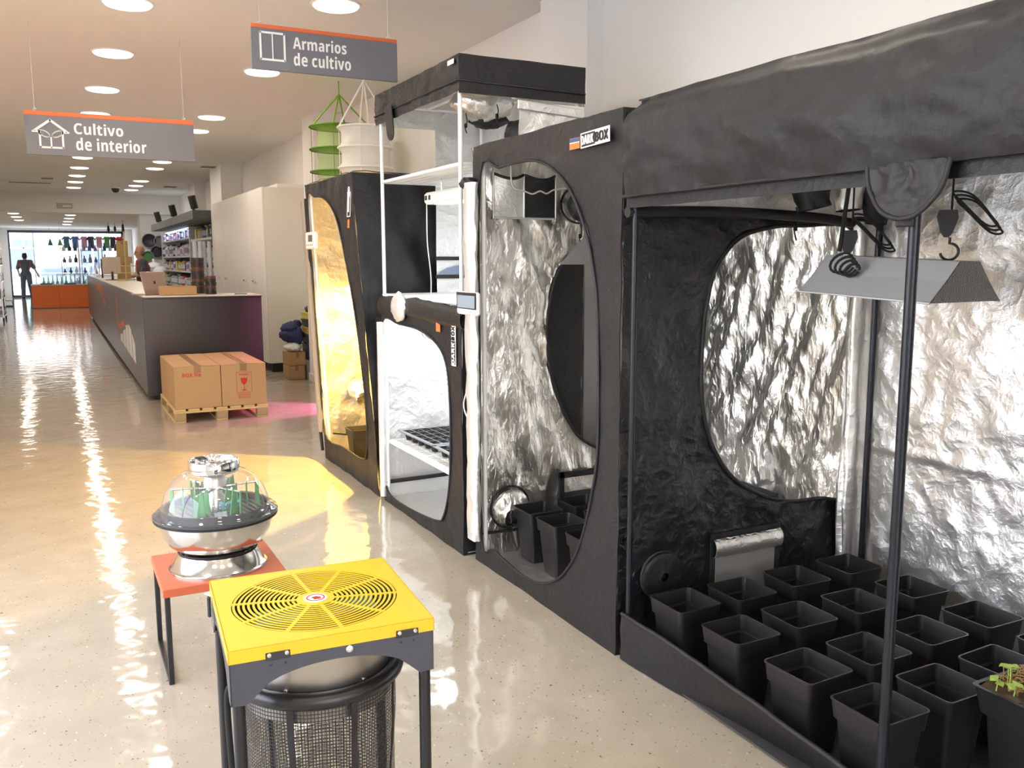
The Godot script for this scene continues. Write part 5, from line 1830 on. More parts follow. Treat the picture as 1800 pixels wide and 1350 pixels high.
	lathe(st, [Vector2(0.183, 0.692), Vector2(0.161, 0.655), Vector2(0.161, 0.5)], 40, Transform3D.IDENTITY, true)
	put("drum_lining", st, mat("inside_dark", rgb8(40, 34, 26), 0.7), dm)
	st = S()
	for q in [[0.45, 0.56], [-0.6, 0.56]]:
		lathe(st, [Vector2(0.004, 0), Vector2(0.0035, 0.002), Vector2(0.0005, 0.0026)], 10, Transform3D(Basis(Vector3(sin(q[0]), 0, cos(q[0])).cross(Vector3.UP) * -1.0, Vector3(sin(q[0]), 0, cos(q[0])), Vector3.UP), Vector3(sin(q[0]) * 0.164, q[1], cos(q[0]) * 0.164)))
	put("drum_screw", st, M.steel, t)
	for k in 2:
		st = S()
		bx(st, Vector3(-0.07 * (1 if k == 0 else -1), 0.672, 0.0), Vector3(0.13, 0.003, 0.05), 0.001, Basis(Vector3.UP, 0.1) * Basis(Vector3.RIGHT, 0.3))
		put("fan_blade", st, M.teal_blade, t)
	st = S()
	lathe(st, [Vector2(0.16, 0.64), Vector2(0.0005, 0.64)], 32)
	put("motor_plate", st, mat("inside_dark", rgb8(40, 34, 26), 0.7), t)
	# mesh bag on its black ring, with tape seams
	st = S()
	tube(st, arc(Vector3(0, 0.545, 0), Vector3.RIGHT, Vector3.BACK, 0.176, 0, TAU * 47 / 48, 47), 0.018, 12, true)
	var bg := put("catch_bag", st, mat("bag_hem", rgb8(28, 28, 30), 0.35), t)
	var G := []
	for i in 49:
		var row := []
		for j in 25:
			var v := j / 24.0
			var a := TAU * i / 49.0
			var r := 0.176 - 0.02 * v + 0.006 * sin(a * 5.0 + v * 2.0) * v + 0.006 * nz.get_noise_3d(cos(a) * 2.0, sin(a) * 2.0, v * 3.0)
			row.append(Vector3(cos(a) * r, lerpf(0.54, 0.035, v), sin(a) * r))
		G.append(row)
	st = S()
	for i in 49:
		for j in 24:
			var i2 := (i + 1) % 49
			var pp := [G[i][j], G[i2][j], G[i2][j + 1], G[i][j + 1]]
			var nn := []
			for q in pp: nn.append(Vector3(q.x, 0, q.z).normalized())
			squad(st, pp, nn, [Vector2(i / 49.0, j / 24.0), Vector2((i + 1) / 49.0, j / 24.0), Vector2((i + 1) / 49.0, (j + 1) / 24.0), Vector2(i / 49.0, (j + 1) / 24.0)])
	put("bag_net", st, M.bag_net, bg)
	for k in 4:
		var a: float = [0.52, 1.35, 2.15, 4.2][k]
		var i := int(a / TAU * 49.0)
		var tp := []
		for j in 25: tp.append([G[i][j] * Vector3(1.012, 1, 1.012), (G[i][j] * 0.35 + G[(i + 1) % 49][j] * 0.65) * Vector3(1.014, 1, 1.014)])
		st = S()
		skin(st, tp, Vector3(cos(a), 0, sin(a)))
		skin(st, tp, Vector3(cos(a), 0, sin(a)), -0.0015, true)
		put("tape_seam", st, M.black_tape, bg)
	st = S()
	tube(st, smooth_loop([Vector3(-0.16, 0.56, 0.05), Vector3(-0.19, 0.545, 0.03), Vector3(-0.2, 0.5, 0.02), Vector3(-0.195, 0.3, 0.01), Vector3(-0.19, 0.02, 0.0)], 5, false), 0.007, 8)
	put("power_cable", st, M.rope, t)

# ---------------- counter and what is on it ----------------
func counter_things() -> void:
	var t := thing("shop_counter", "long dark grey shop counter with pale worktop along the aisle", "counter", Vector3(0.8, 0, -9.84))
	var st := S()
	slab(st, Vector3(0, 0.05, -16.5), Vector3(0.56, 1.06, -0.6), 0.003)
	slab(st, Vector3(0, 0.05, -0.6), Vector3(1.2, 1.06, 0), 0.003)
	put("body", st, M.counter_dark, t)
	st = S()
	slab(st, Vector3(0.06, 0, -16.4), Vector3(0.5, 0.05, -0.6))
	slab(st, Vector3(0.06, 0, -0.6), Vector3(1.14, 0.05, -0.05))
	put("plinth", st, M.counter_black, t)
	st = S()
	slab(st, Vector3(-0.004, 1.06, -16.5), Vector3(0.58, 1.075, 0.004), 0.002)
	slab(st, Vector3(0.58, 1.06, -0.6), Vector3(1.204, 1.075, 0.004), 0.002)
	var tp := put("top_edge", st, M.counter_dark, t)
	st = S()
	slab(st, Vector3(0.004, 1.075, -16.4), Vector3(0.56, 1.087, -0.004), 0.002)
	slab(st, Vector3(0.56, 1.075, -0.58), Vector3(1.196, 1.087, -0.004), 0.002)
	put("worktop", st, M.counter_top, t)
	# large lettering-like print on the aisle side: white and orange slanting shapes
	var side := frame_to(Vector3(-0.002, 0, 0), Vector3(0, 0, -1), Vector3.UP)
	st = S()
	for q in [[[1.35, 0.25], [1.35, 0.48], [1.75, 0.58], [1.75, 0.27]], [[1.85, 0.27], [1.85, 0.62], [2.25, 0.66], [2.25, 0.28]], [[2.35, 0.28], [2.35, 0.64], [2.75, 0.62], [2.75, 0.3]], [[2.85, 0.3], [2.85, 0.56], [3.3, 0.5], [3.3, 0.32]], [[3.4, 0.32], [3.4, 0.46], [3.9, 0.42], [3.9, 0.33]]]:
		var pl := []
		for v in q: pl.append(Vector2(v[0], v[1]))
		st = S()
		prism(st, pl, 0.003, side)
		put("front_print", st, M.print_white, t)
	for q in [[[4.3, 0.35], [4.3, 0.95], [4.5, 0.95], [4.45, 0.36]], [[2.9, 0.60], [3.9, 0.5], [4.2, 0.52], [3.2, 0.66]], [[7.5, 0.75], [8.6, 0.78], [8.6, 0.70], [7.5, 0.65]], [[8.2, 0.80], [8.2, 1.0], [10.5, 1.02], [10.8, 0.86]], [[11.2, 0.92], [12.5, 1.03], [13.2, 1.03], [11.8, 0.88]]]:
		var pl := []
		for v in q: pl.append(Vector2(v[0], v[1]))
		st = S()
		prism(st, pl, 0.003, side)
		put("front_print", st, M.sign_orange, t)
	# laptop
	var l := thing("laptop", "open laptop with brownish grey lid on the near corner of the counter", "laptop", Vector3(0.915, 1.087, -10.28), 0.6)
	st = S()
	bx(st, Vector3(0, 0.008, 0), Vector3(0.31, 0.014, 0.22), 0.004)
	put("base", st, mat("laptop_grey", rgb8(168, 150, 140), 0.35, 0.6), l)
	var lb := Basis(Vector3.RIGHT, -0.28)
	st = S()
	bx(st, Vector3(0, 0.012, 0.11) + lb * Vector3(0, 0.125, 0), Vector3(0.31, 0.24, 0.007), 0.003, lb)
	var lid := put("lid", st, M.laptop_grey, l)
	st = S()
	bx(st, Vector3(0, 0.012, 0.11) + lb * Vector3(0, 0.125, 0.004), Vector3(0.025, 0.03, 0.001), 0.0, lb)
	put("emblem", st, M.print_black, lid)
	st = S()
	bx(st, Vector3(0, 0.012, 0.11) + lb * Vector3(0, 0.125, -0.004), Vector3(0.29, 0.21, 0.001), 0.0, lb)
	put("screen", st, M.lcd_dark, lid)
	carton("flat cardboard box lying on the near end of the counter before the laptop", Vector3(1.17, 1.087, -10.07), Vector3(0.37, 0.095, 0.17), 0.0, 0)
	# stacks of round tins
	var k := 0
	for q in [[1.43, -10.42, 9, 0.044, 0.07], [1.53, -10.2, 6, 0.033, 0.06]]:
		for i in q[2]:
			var y: float = 1.087 + i * q[3]
			var tin := thing("tin", "dark round tin, %s from the bottom of the %s stack on the counter" % [ORD[i], ["taller", "shorter"][k]], "tin", Vector3(q[0] + rng.randf_range(-0.004, 0.004), y, q[1]), rng.randf() * TAU, "tins stacked on the counter")
			st = S()
			lathe(st, [Vector2(0.0005, 0), Vector2(q[4], 0.001), Vector2(q[4], q[3] * 0.72)], 18)
			put("body", st, M["tin_a" if (i + k) % 3 else "tin_b"] if M.has("tin_a") else mat("tin_a", rgb8(44, 36, 34), 0.4), tin)
			st = S()
			lathe(st, [Vector2(q[4] + 0.002, q[3] * 0.7), Vector2(q[4] + 0.002, q[3] * 0.98), Vector2(q[4], q[3]), Vector2(0.0005, q[3])], 18)
			put("lid", st, mat("tin_b", rgb8(92, 60, 36), 0.4) if i % 4 == 1 else mat("tin_a", rgb8(44, 36, 34), 0.4), tin)
		k += 1
	for q in [[1.72, -10.12, 0.2, "white sheet of paper on the counter beside the tins"], [1.86, -10.02, -0.3, "white leaflet on the counter near its right corner"]]:
		st = S()
		var pp := thing("paper_sheet", q[3], "paper", Vector3(q[0], 1.088, q[1]), q[2])
		bx(st, Vector3(0, 0.001, 0), Vector3(0.15, 0.002, 0.21))
		put("sheet", st, M.print_white, pp)
	st = S()
	tube(st, [Vector3(-0.06, 0.006, 0), Vector3(0.07, 0.006, 0.01)], 0.005, 6)
	tag(put("pen", st, M.black_plastic), "black pen lying beside the papers on the counter", "pen").position = Vector3(1.8, 1.087, -9.95)
	# till: monitor, wire rack, boxes on a stand
	var m := thing("monitor", "beige-backed monitor on the counter in front of the seller", "monitor", Vector3(1.0, 1.087, -18.6), PI + 0.3)
	st = S()
	bx(st, Vector3(0, 0.28, 0), Vector3(0.34, 0.32, 0.03), 0.006)
	put("case", st, mat("monitor_beige", rgb8(206, 186, 170), 0.4), m)
	st = S()
	bx(st, Vector3(0.16, 0.22, 0.05), Vector3(0.03, 0.36, 0.02), 0.004)
	bx(st, Vector3(0, 0.006, 0.0), Vector3(0.2, 0.012, 0.16), 0.003)
	bx(st, Vector3(0, 0.08, -0.02), Vector3(0.04, 0.16, 0.02), 0.003)
	put("stand", st, mat("monitor_dark", rgb8(96, 66, 66), 0.4), m)
	st = S()
	bx(st, Vector3(0, 0.28, 0.016), Vector3(0.31, 0.27, 0.002))
	put("screen", st, M.lcd_dark, m)
	var rk := thing("wire_rack", "yellowish wire rack standing on the counter beside the monitor", "rack", Vector3(1.22, 1.087, -18.0))
	for y in [0.02, 0.14, 0.27]:
		st = S()
		tube(st, [Vector3(-0.16, y, -0.1), Vector3(0.16, y, -0.1), Vector3(0.16, y, 0.1), Vector3(-0.16, y, 0.1)], 0.009, 6, true)
		for x in 4: tube(st, [Vector3(-0.12 + x * 0.08, y, -0.1), Vector3(-0.12 + x * 0.08, y, 0.1)], 0.005, 5)
		put("tier", st, mat("wire_yellow", rgb8(196, 180, 116), 0.4), rk)
	for s in [-1, 1]:
		st = S()
		tube(st, [Vector3(s * 0.16, 0, 0), Vector3(s * 0.16, 0.32, 0)], 0.009, 6)
		put("post", st, M.wire_yellow, rk)
	st = S()
	tube(st, [Vector3(-0.02, 0.0, 0.11), Vector3(-0.02, 0.9, 0.11)], 0.012, 8)
	put("pole", st, M.wire_yellow, rk)
	carton("small tan cardboard box on top of the counter's tall stack, by the seller's head", Vector3(1.22, 1.53, -18.9), Vector3(0.2, 0.3, 0.16), 0.0, 0)
	carton("wider tan cardboard box beneath the small one, before the seller's face", Vector3(1.25, 1.4, -18.9), Vector3(0.26, 0.13, 0.2), 0.05, 0)
	carton("plain tan cardboard box at the bottom of the stack on the counter", Vector3(1.23, 1.087, -18.9), Vector3(0.24, 0.313, 0.2), 0.0, 0)
	# glass case on the far end of the counter with small things
	glass_case("glass display case on the far end of the dark counter", Vector3(1.08, 1.087, -23.5), Vector3(0.5, 0.3, 3.6), "far counter case")

func carton(label: String, at: Vector3, s: Vector3, turn: float, printed: int) -> Node3D:
	var t := thing("cardboard_box", label, "cardboard box", at, turn)
	var st := S()
	bx(st, Vector3(0, s.y / 2, 0), s - Vector3(0, 0.004, 0), 0.003)
	put("body", st, M.carton, t)
	for k in [-1, 1]:
		st = S()
		var tilt := Basis(Vector3(0, 0, 1), -k * 0.012 * (1.0 + absf(sin(at.x * 9.0))))
		bx(st, Vector3(k * s.x * 0.2525, s.y + 0.0005, 0), Vector3(s.x * 0.493, 0.004, s.z), 0.001, tilt)
		put("flap", st, M.carton, t)
	st = S()
	bx(st, Vector3(0, s.y + 0.0035, 0), Vector3(minf(0.06, s.x * 0.2), 0.002, s.z + 0.003))
	if s.y > 0.15: bx(st, Vector3(0, s.y - 0.03, s.z / 2 + 0.0012), Vector3(minf(0.06, s.x * 0.2), 0.065, 0.002))
	put("tape", st, M.carton_tape, t)
	if printed == 1:
		lettering("BOX No", 0.16, 0.034, Transform3D(Basis.IDENTITY, Vector3(-0.13, s.y - 0.095, s.z / 2 - 0.001)), M.print_red, t)
	elif printed == 2:
		var T := Transform3D(Basis.IDENTITY, Vector3(-0.065, 0.06, s.z / 2))
		st = S()
		line(st, [Vector2(0, 0.06), Vector2(0.135, 0.06), Vector2(0.135, 0.25), Vector2(0, 0.25), Vector2(0, 0.06)], 0.003, 0.001, 0.0)
		prism(st, [Vector2(0.035, 0.20), Vector2(0.06, 0.192), Vector2(0.07, 0.205), Vector2(0.08, 0.19), Vector2(0.098, 0.20), Vector2(0.095, 0.165), Vector2(0.082, 0.14), Vector2(0.07, 0.132), Vector2(0.07, 0.09), Vector2(0.09, 0.082), Vector2(0.09, 0.077), Vector2(0.044, 0.077), Vector2(0.044, 0.082), Vector2(0.064, 0.09), Vector2(0.064, 0.132), Vector2(0.05, 0.14), Vector2(0.038, 0.165)], 0.001)
		var fr := put("fragile_print", st, M.print_red, t)
		fr.transform = T
		lettering("FRAGILE", 0.09, 0.016, T * Transform3D(Basis.IDENTITY, Vector3(0.022, 0.218, -0.001)), M.print_red, t)
		lettering("HANDLE", 0.11, 0.02, T * Transform3D(Basis.IDENTITY, Vector3(0.01, 0.03, -0.001)), mat("print_red_pale", rgb8(196, 104, 70), 0.7), t)
		lettering("WITH CARE", 0.11, 0.02, T * Transform3D(Basis.IDENTITY, Vector3(0.01, 0.004, -0.001)), M.print_red_pale, t)
	return t

func pallet_boxes() -> void:
	var o := Vector3(1.3, 0, -8.9)
	var t := thing("pallet", "light wooden pallet on the floor carrying four large cardboard boxes", "pallet", o)
	var L := 1.14
	var st: SurfaceTool
	for k in 7:
		st = S()
		bx(st, Vector3(-0.365 + k * 0.1217, 0.113, 0), Vector3(0.1, 0.02, L), 0.003)
		put("deck_board", st, M.pallet_wood, t)
	for z in [-0.53, 0.0, 0.53]:
		st = S()
		bx(st, Vector3(0, 0.094, z), Vector3(0.83, 0.018, 0.09), 0.003)
		put("stringer_board", st, M.pallet_wood, t)
	for x in [-0.365, 0.0, 0.365]:
		st = S()
		bx(st, Vector3(x, 0.009, 0), Vector3(0.1, 0.018, L), 0.003)
		put("bottom_board", st, M.pallet_wood, t)
		for z in [-0.53, 0.0, 0.53]:
			st = S()
			bx(st, Vector3(x, 0.0515, z), Vector3(0.1, 0.067, 0.1), 0.004)
			put("block", st, M.pallet_block, t)
	carton("large cardboard box with red BOX print, front left on the pallet", o + Vector3(-0.2, 0.123, 0.285), Vector3(0.4, 0.385, 0.56), 0.0, 1)
	carton("large cardboard box with red fragile glass mark, front right on the pallet", o + Vector3(0.205, 0.123, 0.285), Vector3(0.4, 0.385, 0.56), 0.0, 2)
	carton("large cardboard box at the back left of the pallet", o + Vector3(-0.2, 0.123, -0.285), Vector3(0.4, 0.385, 0.56), 0.0, 0)
	carton("large cardboard box at the back right of the pallet", o + Vector3(0.205, 0.123, -0.285), Vector3(0.4, 0.385, 0.56), 0.0, 0)

# ---------------- hanging drying nets ----------------
func nets() -> void:
	dry_net("round green drying net hanging from the ceiling behind the white one", Vector3(2.47, 3.1, -8.3), 0.28, 0.42, 0.205, 5, "green")
	dry_net("white drying net hanging from the ceiling beside the tall tent's white frame", Vector3(2.47, 3.1, -7.55), 0.235, 0.52, 0.17, 5, "white")

func dry_net(label: String, at: Vector3, r: float, drop: float, gap: float, tiers: int, c: String) -> void:
	var t := thing("drying_net", label, "drying net", at)
	var solid: Material = M["net_%s_solid" % c]
	var net: Material = M["net_%s" % c]
	var st := S()
	tube(st, [Vector3.ZERO, Vector3(0, -0.12, 0)], 0.006, 6)
	put("cord", st, solid, t)
	for k in 4:
		var a := TAU * k / 4 + 0.5
		st = S()
		tube(st, [Vector3(0, -0.12, 0), Vector3(cos(a) * r, -drop, sin(a) * r)], 0.008, 6)
		put("strap", st, solid, t)
	for k in tiers:
		var y := -drop - gap * k
		st = S()
		tube(st, arc(Vector3(0, y, 0), Vector3.RIGHT, Vector3.BACK, r, 0, TAU * 31 / 32, 31), 0.008, 7, true)
		var rg := put("ring", st, M.net_green_dark if c == "green" else solid, t)
		st = S()
		lathe(st, [Vector2(0.001, y - 0.012), Vector2(r * 0.5, y - 0.009), Vector2(r, y)], 32)
		lathe(st, [Vector2(r, y + 0.002), Vector2(r * 0.5, y - 0.007), Vector2(0.001, y - 0.01)], 32)
		put("tier_floor", st, solid, rg)
		if k < tiers - 1:
			st = S()
			if c == "white": lathe(st, [Vector2(r - 0.004, y), Vector2(r - 0.03, y - gap * 0.25), Vector2(r - 0.03, y - gap * 0.75), Vector2(r - 0.004, y - gap)], 32)
			else: lathe(st, [Vector2(r - 0.06, y), Vector2(r - 0.075, y - gap * 0.5), Vector2(r - 0.06, y - gap)], 32)
			put("net_wall", st, net, t)
			for q in 4:
				var a := TAU * q / 4 + 0.5
				st = S()
				tube(st, [Vector3(cos(a) * r, y, sin(a) * r) * Vector3(0.97, 1, 0.97), Vector3(cos(a) * r * 0.97, y - gap, sin(a) * r * 0.97)], 0.003, 5)
				put("seam", st, M.net_green_dark if c == "green" else solid, t)

# ---------------- cabinets, shelves and piles along the right wall ----------------
func back_shelves() -> void:
	var st: SurfaceTool
	var cz := [[-11.63, -12.58, -13.55, "tall white two-door cabinet nearest the tents, its plain side towards us"], [-13.56, -14.75, -15.72, "tall white two-door cabinet beside the dark shelves, further of the two"]]
	for q in cz:
		var t := thing("tall_cabinet", q[3], "cabinet", Vector3(2.42, 0, q[0]), 0, "tall white cabinets")
		st = S()
		slab(st, Vector3(0.022, 0.12, q[2] - q[0]), Vector3(0.59, 2.38, 0), 0.003)
		put("body", st, M.cabinet_side, t)
		st = S()
		slab(st, Vector3(0.07, 0, q[2] - q[0] + 0.02), Vector3(0.5, 0.12, -0.07))
		put("plinth", st, M.counter_black, t)
		for d in [[0.0, q[1] - q[0], -1], [q[1] - q[0], q[2] - q[0], 1]]:
			st = S()
			slab(st, Vector3(0.0, 0.125, d[1] + 0.006), Vector3(0.021, 2.38, d[0] - 0.006), 0.003)
			var dr := put("door", st, M.cabinet_white, t)
			st = S()
			var kz: float = d[1] + 0.33 if d[2] < 0 else d[0] - 0.33
			tube(st, [Vector3(0.0, 1.175, kz), Vector3(-0.03, 1.175, kz)], 0.02, 10)
			bx(st, Vector3(-0.03, 1.175, kz), Vector3(0.012, 0.022, 0.09), 0.004)
			put("knob", st, M.chrome, dr)
	st = S()
	slab(st, Vector3(2.62, 2.38, -12.4), Vector3(3.0, 2.43, -11.66), 0.003)
	tag(put("board", st, M.cabinet_white), "white board lying on top of the nearest tall cabinet", "board")
	# open shelving: fascia on top, uprights, boards
	var sh := thing("bottle_shelving", "dark open wall shelving with grey fascia full of bottles behind the counter", "shelving", Vector3(2.42, 0, -15.75))
	st = S()
	slab(st, Vector3(-0.29, 2.14, -7.0), Vector3(0.55, 2.29, 0.0), 0.004)
	put("fascia", st, M.fascia_grey, sh)
	st = S()
	slab(st, Vector3(0.53, 0.3, -8.6), Vector3(0.58, 2.14, 0.0))
	slab(st, Vector3(0.0, 1.75, -0.03), Vector3(0.56, 2.14, 0.0))
	put("back_board", st, mat("shelf_dark", rgb8(40, 38, 46), 0.5), sh)
	for z in [-3.4, -8.55, -0.06]:
		st = S()
		slab(st, Vector3(0.08, 0.0, z - 0.03), Vector3(0.55, 2.14, z + 0.03), 0.003)
		put("upright", st, M.shelf_white, sh)
	for y in [1.93, 1.555, 1.235, 0.905]:
		st = S()
		slab(st, Vector3(0.1, y - 0.035, -8.5), Vector3(0.53, y, -3.45), 0.003)
		put("shelf_board", st, M.shelf_white, sh)
	for y in [1.87, 1.45, 1.1, 0.8]:
		st = S()
		slab(st, Vector3(0.1, y - 0.04, -3.36), Vector3(0.53, y, -0.1), 0.003)
		put("shelf_board", st, M.shelf_white, sh)
	area_lamp(sh, Vector3(0.2, 2.12, -5.9), Vector2(0.08, 4.6), Color(0.86, 0.9, 1.0), 2.2)
	st = S()
	slab(st, Vector3(0.15, 2.125, -8.2), Vector3(0.25, 2.138, -3.6))
	put("lamp_strip", st, M.lamp_cool, sh)
	# bottles and cartons, row by row
	var pal := {
		"white": rgb8(226, 224, 232), "lilac": rgb8(168, 150, 200), "teal": rgb8(50, 110, 116), "amber": rgb8(214, 170, 90), "plum": rgb8(130, 70, 110), "green": rgb8(90, 150, 80),
		"yellow": rgb8(226, 214, 70), "blue": rgb8(80, 110, 180), "pink": rgb8(220, 150, 165), "grey": rgb8(150, 152, 156), "dark": rgb8(60, 58, 70), "red": rgb8(190, 60, 60)}
	for k in pal: mat("bottle_" + k, pal[k], 0.35)
	var rows := [
		["topmost", 1.93, -19.45, 0.46, 11, ["white", "lilac", "white", "blue", "white", "lilac", "red", "white", "lilac", "dark", "white"], 0.18],
		["second", 1.555, -19.45, 0.46, 11, ["white", "white", "grey", "white", "pink", "white", "teal", "white", "teal", "white", "teal"], 0.26],
		["third", 1.235, -19.45, 0.46, 11, ["grey", "white", "plum", "amber", "amber", "yellow", "white", "grey", "amber", "green", "grey"], 0.22],
		["lowest", 0.905, -19.45, 0.46, 11, ["dark", "grey", "white", "red", "grey", "green", "lilac", "grey", "white", "green", "amber"], 0.22]]
	for r in rows:
		for k in r[4]:
			bottle(Vector3(2.6, r[1], r[2] - r[3] * k), r[6] * rng.randf_range(0.85, 1.1), r[5][k], "%s bottle, %s from the near end of the %s far shelf" % [r[5][k], ORD[k], r[0]], "bottles on the far shelves", k % 3)
	var nb := [["upper near", 1.87, ["green", "blue", "green", "blue", "yellow", "yellow"], 0.24], ["middle near", 1.45, ["white", "pink", "white", "white", "grey", "white"], 0.28], ["third near", 1.1, ["white", "white", "pink", "white", "grey", "white"], 0.26]]
	for r in nb:
		for k in 6:
			bottle(Vector3(2.62, r[1], -16.1 - 0.5 * k), r[3], r[2][k], "%s bottle, %s from the cabinets on the %s shelf" % [r[2][k], ORD[k], r[0]], "bottles on the near shelves", k % 3)
	# black spotlights on the fascia
	for k in 3:
		var z: float = [-16.4, -19.3, -22.2][k]
		var sp := thing("spotlight", "black spotlight on the shelving fascia, %s from the white cabinets" % ORD[k], "spotlight", Vector3(2.24, 2.29, z), 0.3, "spotlights on the shelving")
		st = S()
		tube(st, [Vector3(0, 0, 0), Vector3(0, 0.07, 0)], 0.02, 8)
		put("bracket", st, M.black_plastic, sp)
		st = S()
		tube(st, [Vector3(0.02, 0.06, 0), Vector3(-0.04, 0.27, 0.02)], 0.065, 14)
		put("head", st, M.black_plastic, sp)
	# white rolls standing by the cabinets
	for k in 4:
		var rl := thing("foil_roll", "tall white roll standing between the shelves and the white cabinets, %s from the left" % ORD[k], "roll", Vector3(2.18 + 0.075 * k, 0.0, -16.05 + 0.1 * (k % 2)), 0, "white rolls by the cabinets")
		st = S()
		lathe(st, [Vector2(0.001, 0), Vector2(0.036, 0), Vector2(0.036, 1.78), Vector2(0.02, 1.78), Vector2(0.02, 1.7)], 16)
		put("roll", st, M.shelf_white, rl)
	# round pans hung on the far part of the wall
	var ds := [[2.25, 1.96, -24.7, 0.17, "dark", "large dark round pan, topmost on the wall left of the shelves"], [2.5, 1.94, -24.7, 0.14, "grey", "grey round pan right of the topmost dark pan"], [2.42, 1.68, -24.7, 0.15, "dark", "dark round pan below the grey one, by the shelves"], [2.2, 1.56, -24.7, 0.13, "green", "greenish round pan, middle of the wall group"], [2.25, 1.05, -24.7, 0.13, "grey", "small grey round pan, lowest of the wall group"]]
	for q in ds:
		var dk := thing("round_pan", q[5], "pan", Vector3(q[0], q[1], q[2]), 0, "round pans left of the shelves")
		st = S()
		var T := Transform3D(Basis(Vector3.RIGHT, PI / 2), Vector3.ZERO)
		lathe(st, [Vector2(0.001, 0.0), Vector2(q[3] * 0.75, 0.0), Vector2(q[3], 0.06), Vector2(q[3] * 1.04, 0.06)], 24, T)
		lathe(st, [Vector2(q[3], 0.058), Vector2(q[3] * 0.74, 0.004), Vector2(0.001, 0.004)], 24, T)
		put("pan", st, M["bottle_" + q[4]], dk)
		st = S()
		tube(st, arc(Vector3(0, 0, 0.06), Vector3.RIGHT, Vector3.UP, q[3] * 1.03, 0, TAU * 23 / 24, 23), 0.012, 6, true)
		put("rim", st, M.bottle_grey, dk)
	for q in [[2.2, 1.30, -23.4, "upper"], [2.32, 1.2, -23.1, "lower"]]:
		var bl := thing("round_reflector", "white round reflector before the shelves' far end, the %s one" % q[3], "reflector", Vector3(q[0], q[1], q[2]))
		st = S()
		lathe(st, [Vector2(0.03, 0.12), Vector2(0.1, 0.1), Vector2(0.17, 0.03), Vector2(0.18, 0.0)], 24)
		lathe(st, [Vector2(0.178, 0.0), Vector2(0.16, 0.03), Vector2(0.03, 0.11)], 24, Transform3D.IDENTITY, true)
		put("shade", st, M.shelf_white, bl)
		st = S()
		tube(st, [Vector3(0, 0.11, 0), Vector3(0, 0.2, 0)], 0.03, 10)
		put("socket", st, M.white_plastic, bl)
	# the wall behind the pans
	st = S()
	slab(st, Vector3(2.05, 0, -25.4), Vector3(3.02, 2.62, -24.7))
	struct("wall_partition", st, M.wall_cool)
	pile()

func bottle(at: Vector3, h: float, c: String, label: String, group: String, form: int) -> void:
	var t := thing("bottle", label, "bottle", at, 0, group)
	var m: Material = M["bottle_" + c]
	var st := S()
	var r := h * (0.34 if form != 1 else 0.4)
	if form == 2:
		bx(st, Vector3(0, h * 0.42, 0), Vector3(r * 1.7, h * 0.84, r * 2.2), 0.012)
		lathe(st, [Vector2(r * 0.4, h * 0.84), Vector2(r * 0.35, h * 0.9)], 10)
	else:
		lathe(st, [Vector2(0.001, 0), Vector2(r, 0.002), Vector2(r, h * 0.72), Vector2(r * 0.8, h * 0.8), Vector2(r * 0.36, h * 0.88), Vector2(r * 0.36, h * 0.9)], 14)
	put("body", st, m, t)
	st = S()
	lathe(st, [Vector2(r * 0.42, h * 0.88), Vector2(r * 0.42, h), Vector2(0.001, h)], 10)
	put("cap", st, M.shelf_white if c in ["dark", "teal", "blue", "green"] else M.bottle_dark, t)
	st = S()
	if form == 2: bx(st, Vector3(-r * 0.86, h * 0.42, 0), Vector3(0.004, h * 0.4, r * 1.7))
	else: lathe(st, [Vector2(r + 0.002, h * 0.2), Vector2(r + 0.002, h * 0.6)], 14)
	put("label_band", st, M.shelf_white if c != "white" else M.bottle_lilac, t)

func crate(label: String, at: Vector3, s: Vector3, m: Material, cat := "crate", called := "storage_bin", turn := 0.0) -> Node3D:
	var t := thing(called, label, cat, at, turn)
	var st := S()
	var th := 0.006
	slab(st, Vector3(-s.x / 2, 0, -s.z / 2), Vector3(s.x / 2, th, s.z / 2))
	for k in [-1, 1]:
		bx(st, Vector3(k * s.x / 2, s.y / 2, 0), Vector3(th, s.y, s.z), 0.0, Basis(Vector3(0, 0, 1), -k * 0.06))
		bx(st, Vector3(0, s.y / 2, k * s.z / 2), Vector3(s.x, s.y, th), 0.0, Basis(Vector3.RIGHT, k * 0.06))
	put("body", st, m, t)
	st = S()
	for k in [-1, 1]:
		bx(st, Vector3(k * s.x * 0.53, s.y, 0), Vector3(0.02, 0.014, s.z * 1.1), 0.003)
		bx(st, Vector3(0, s.y, k * s.z * 0.53), Vector3(s.x * 1.1, 0.014, 0.02), 0.003)
	put("rim", st, m, t)
	return t

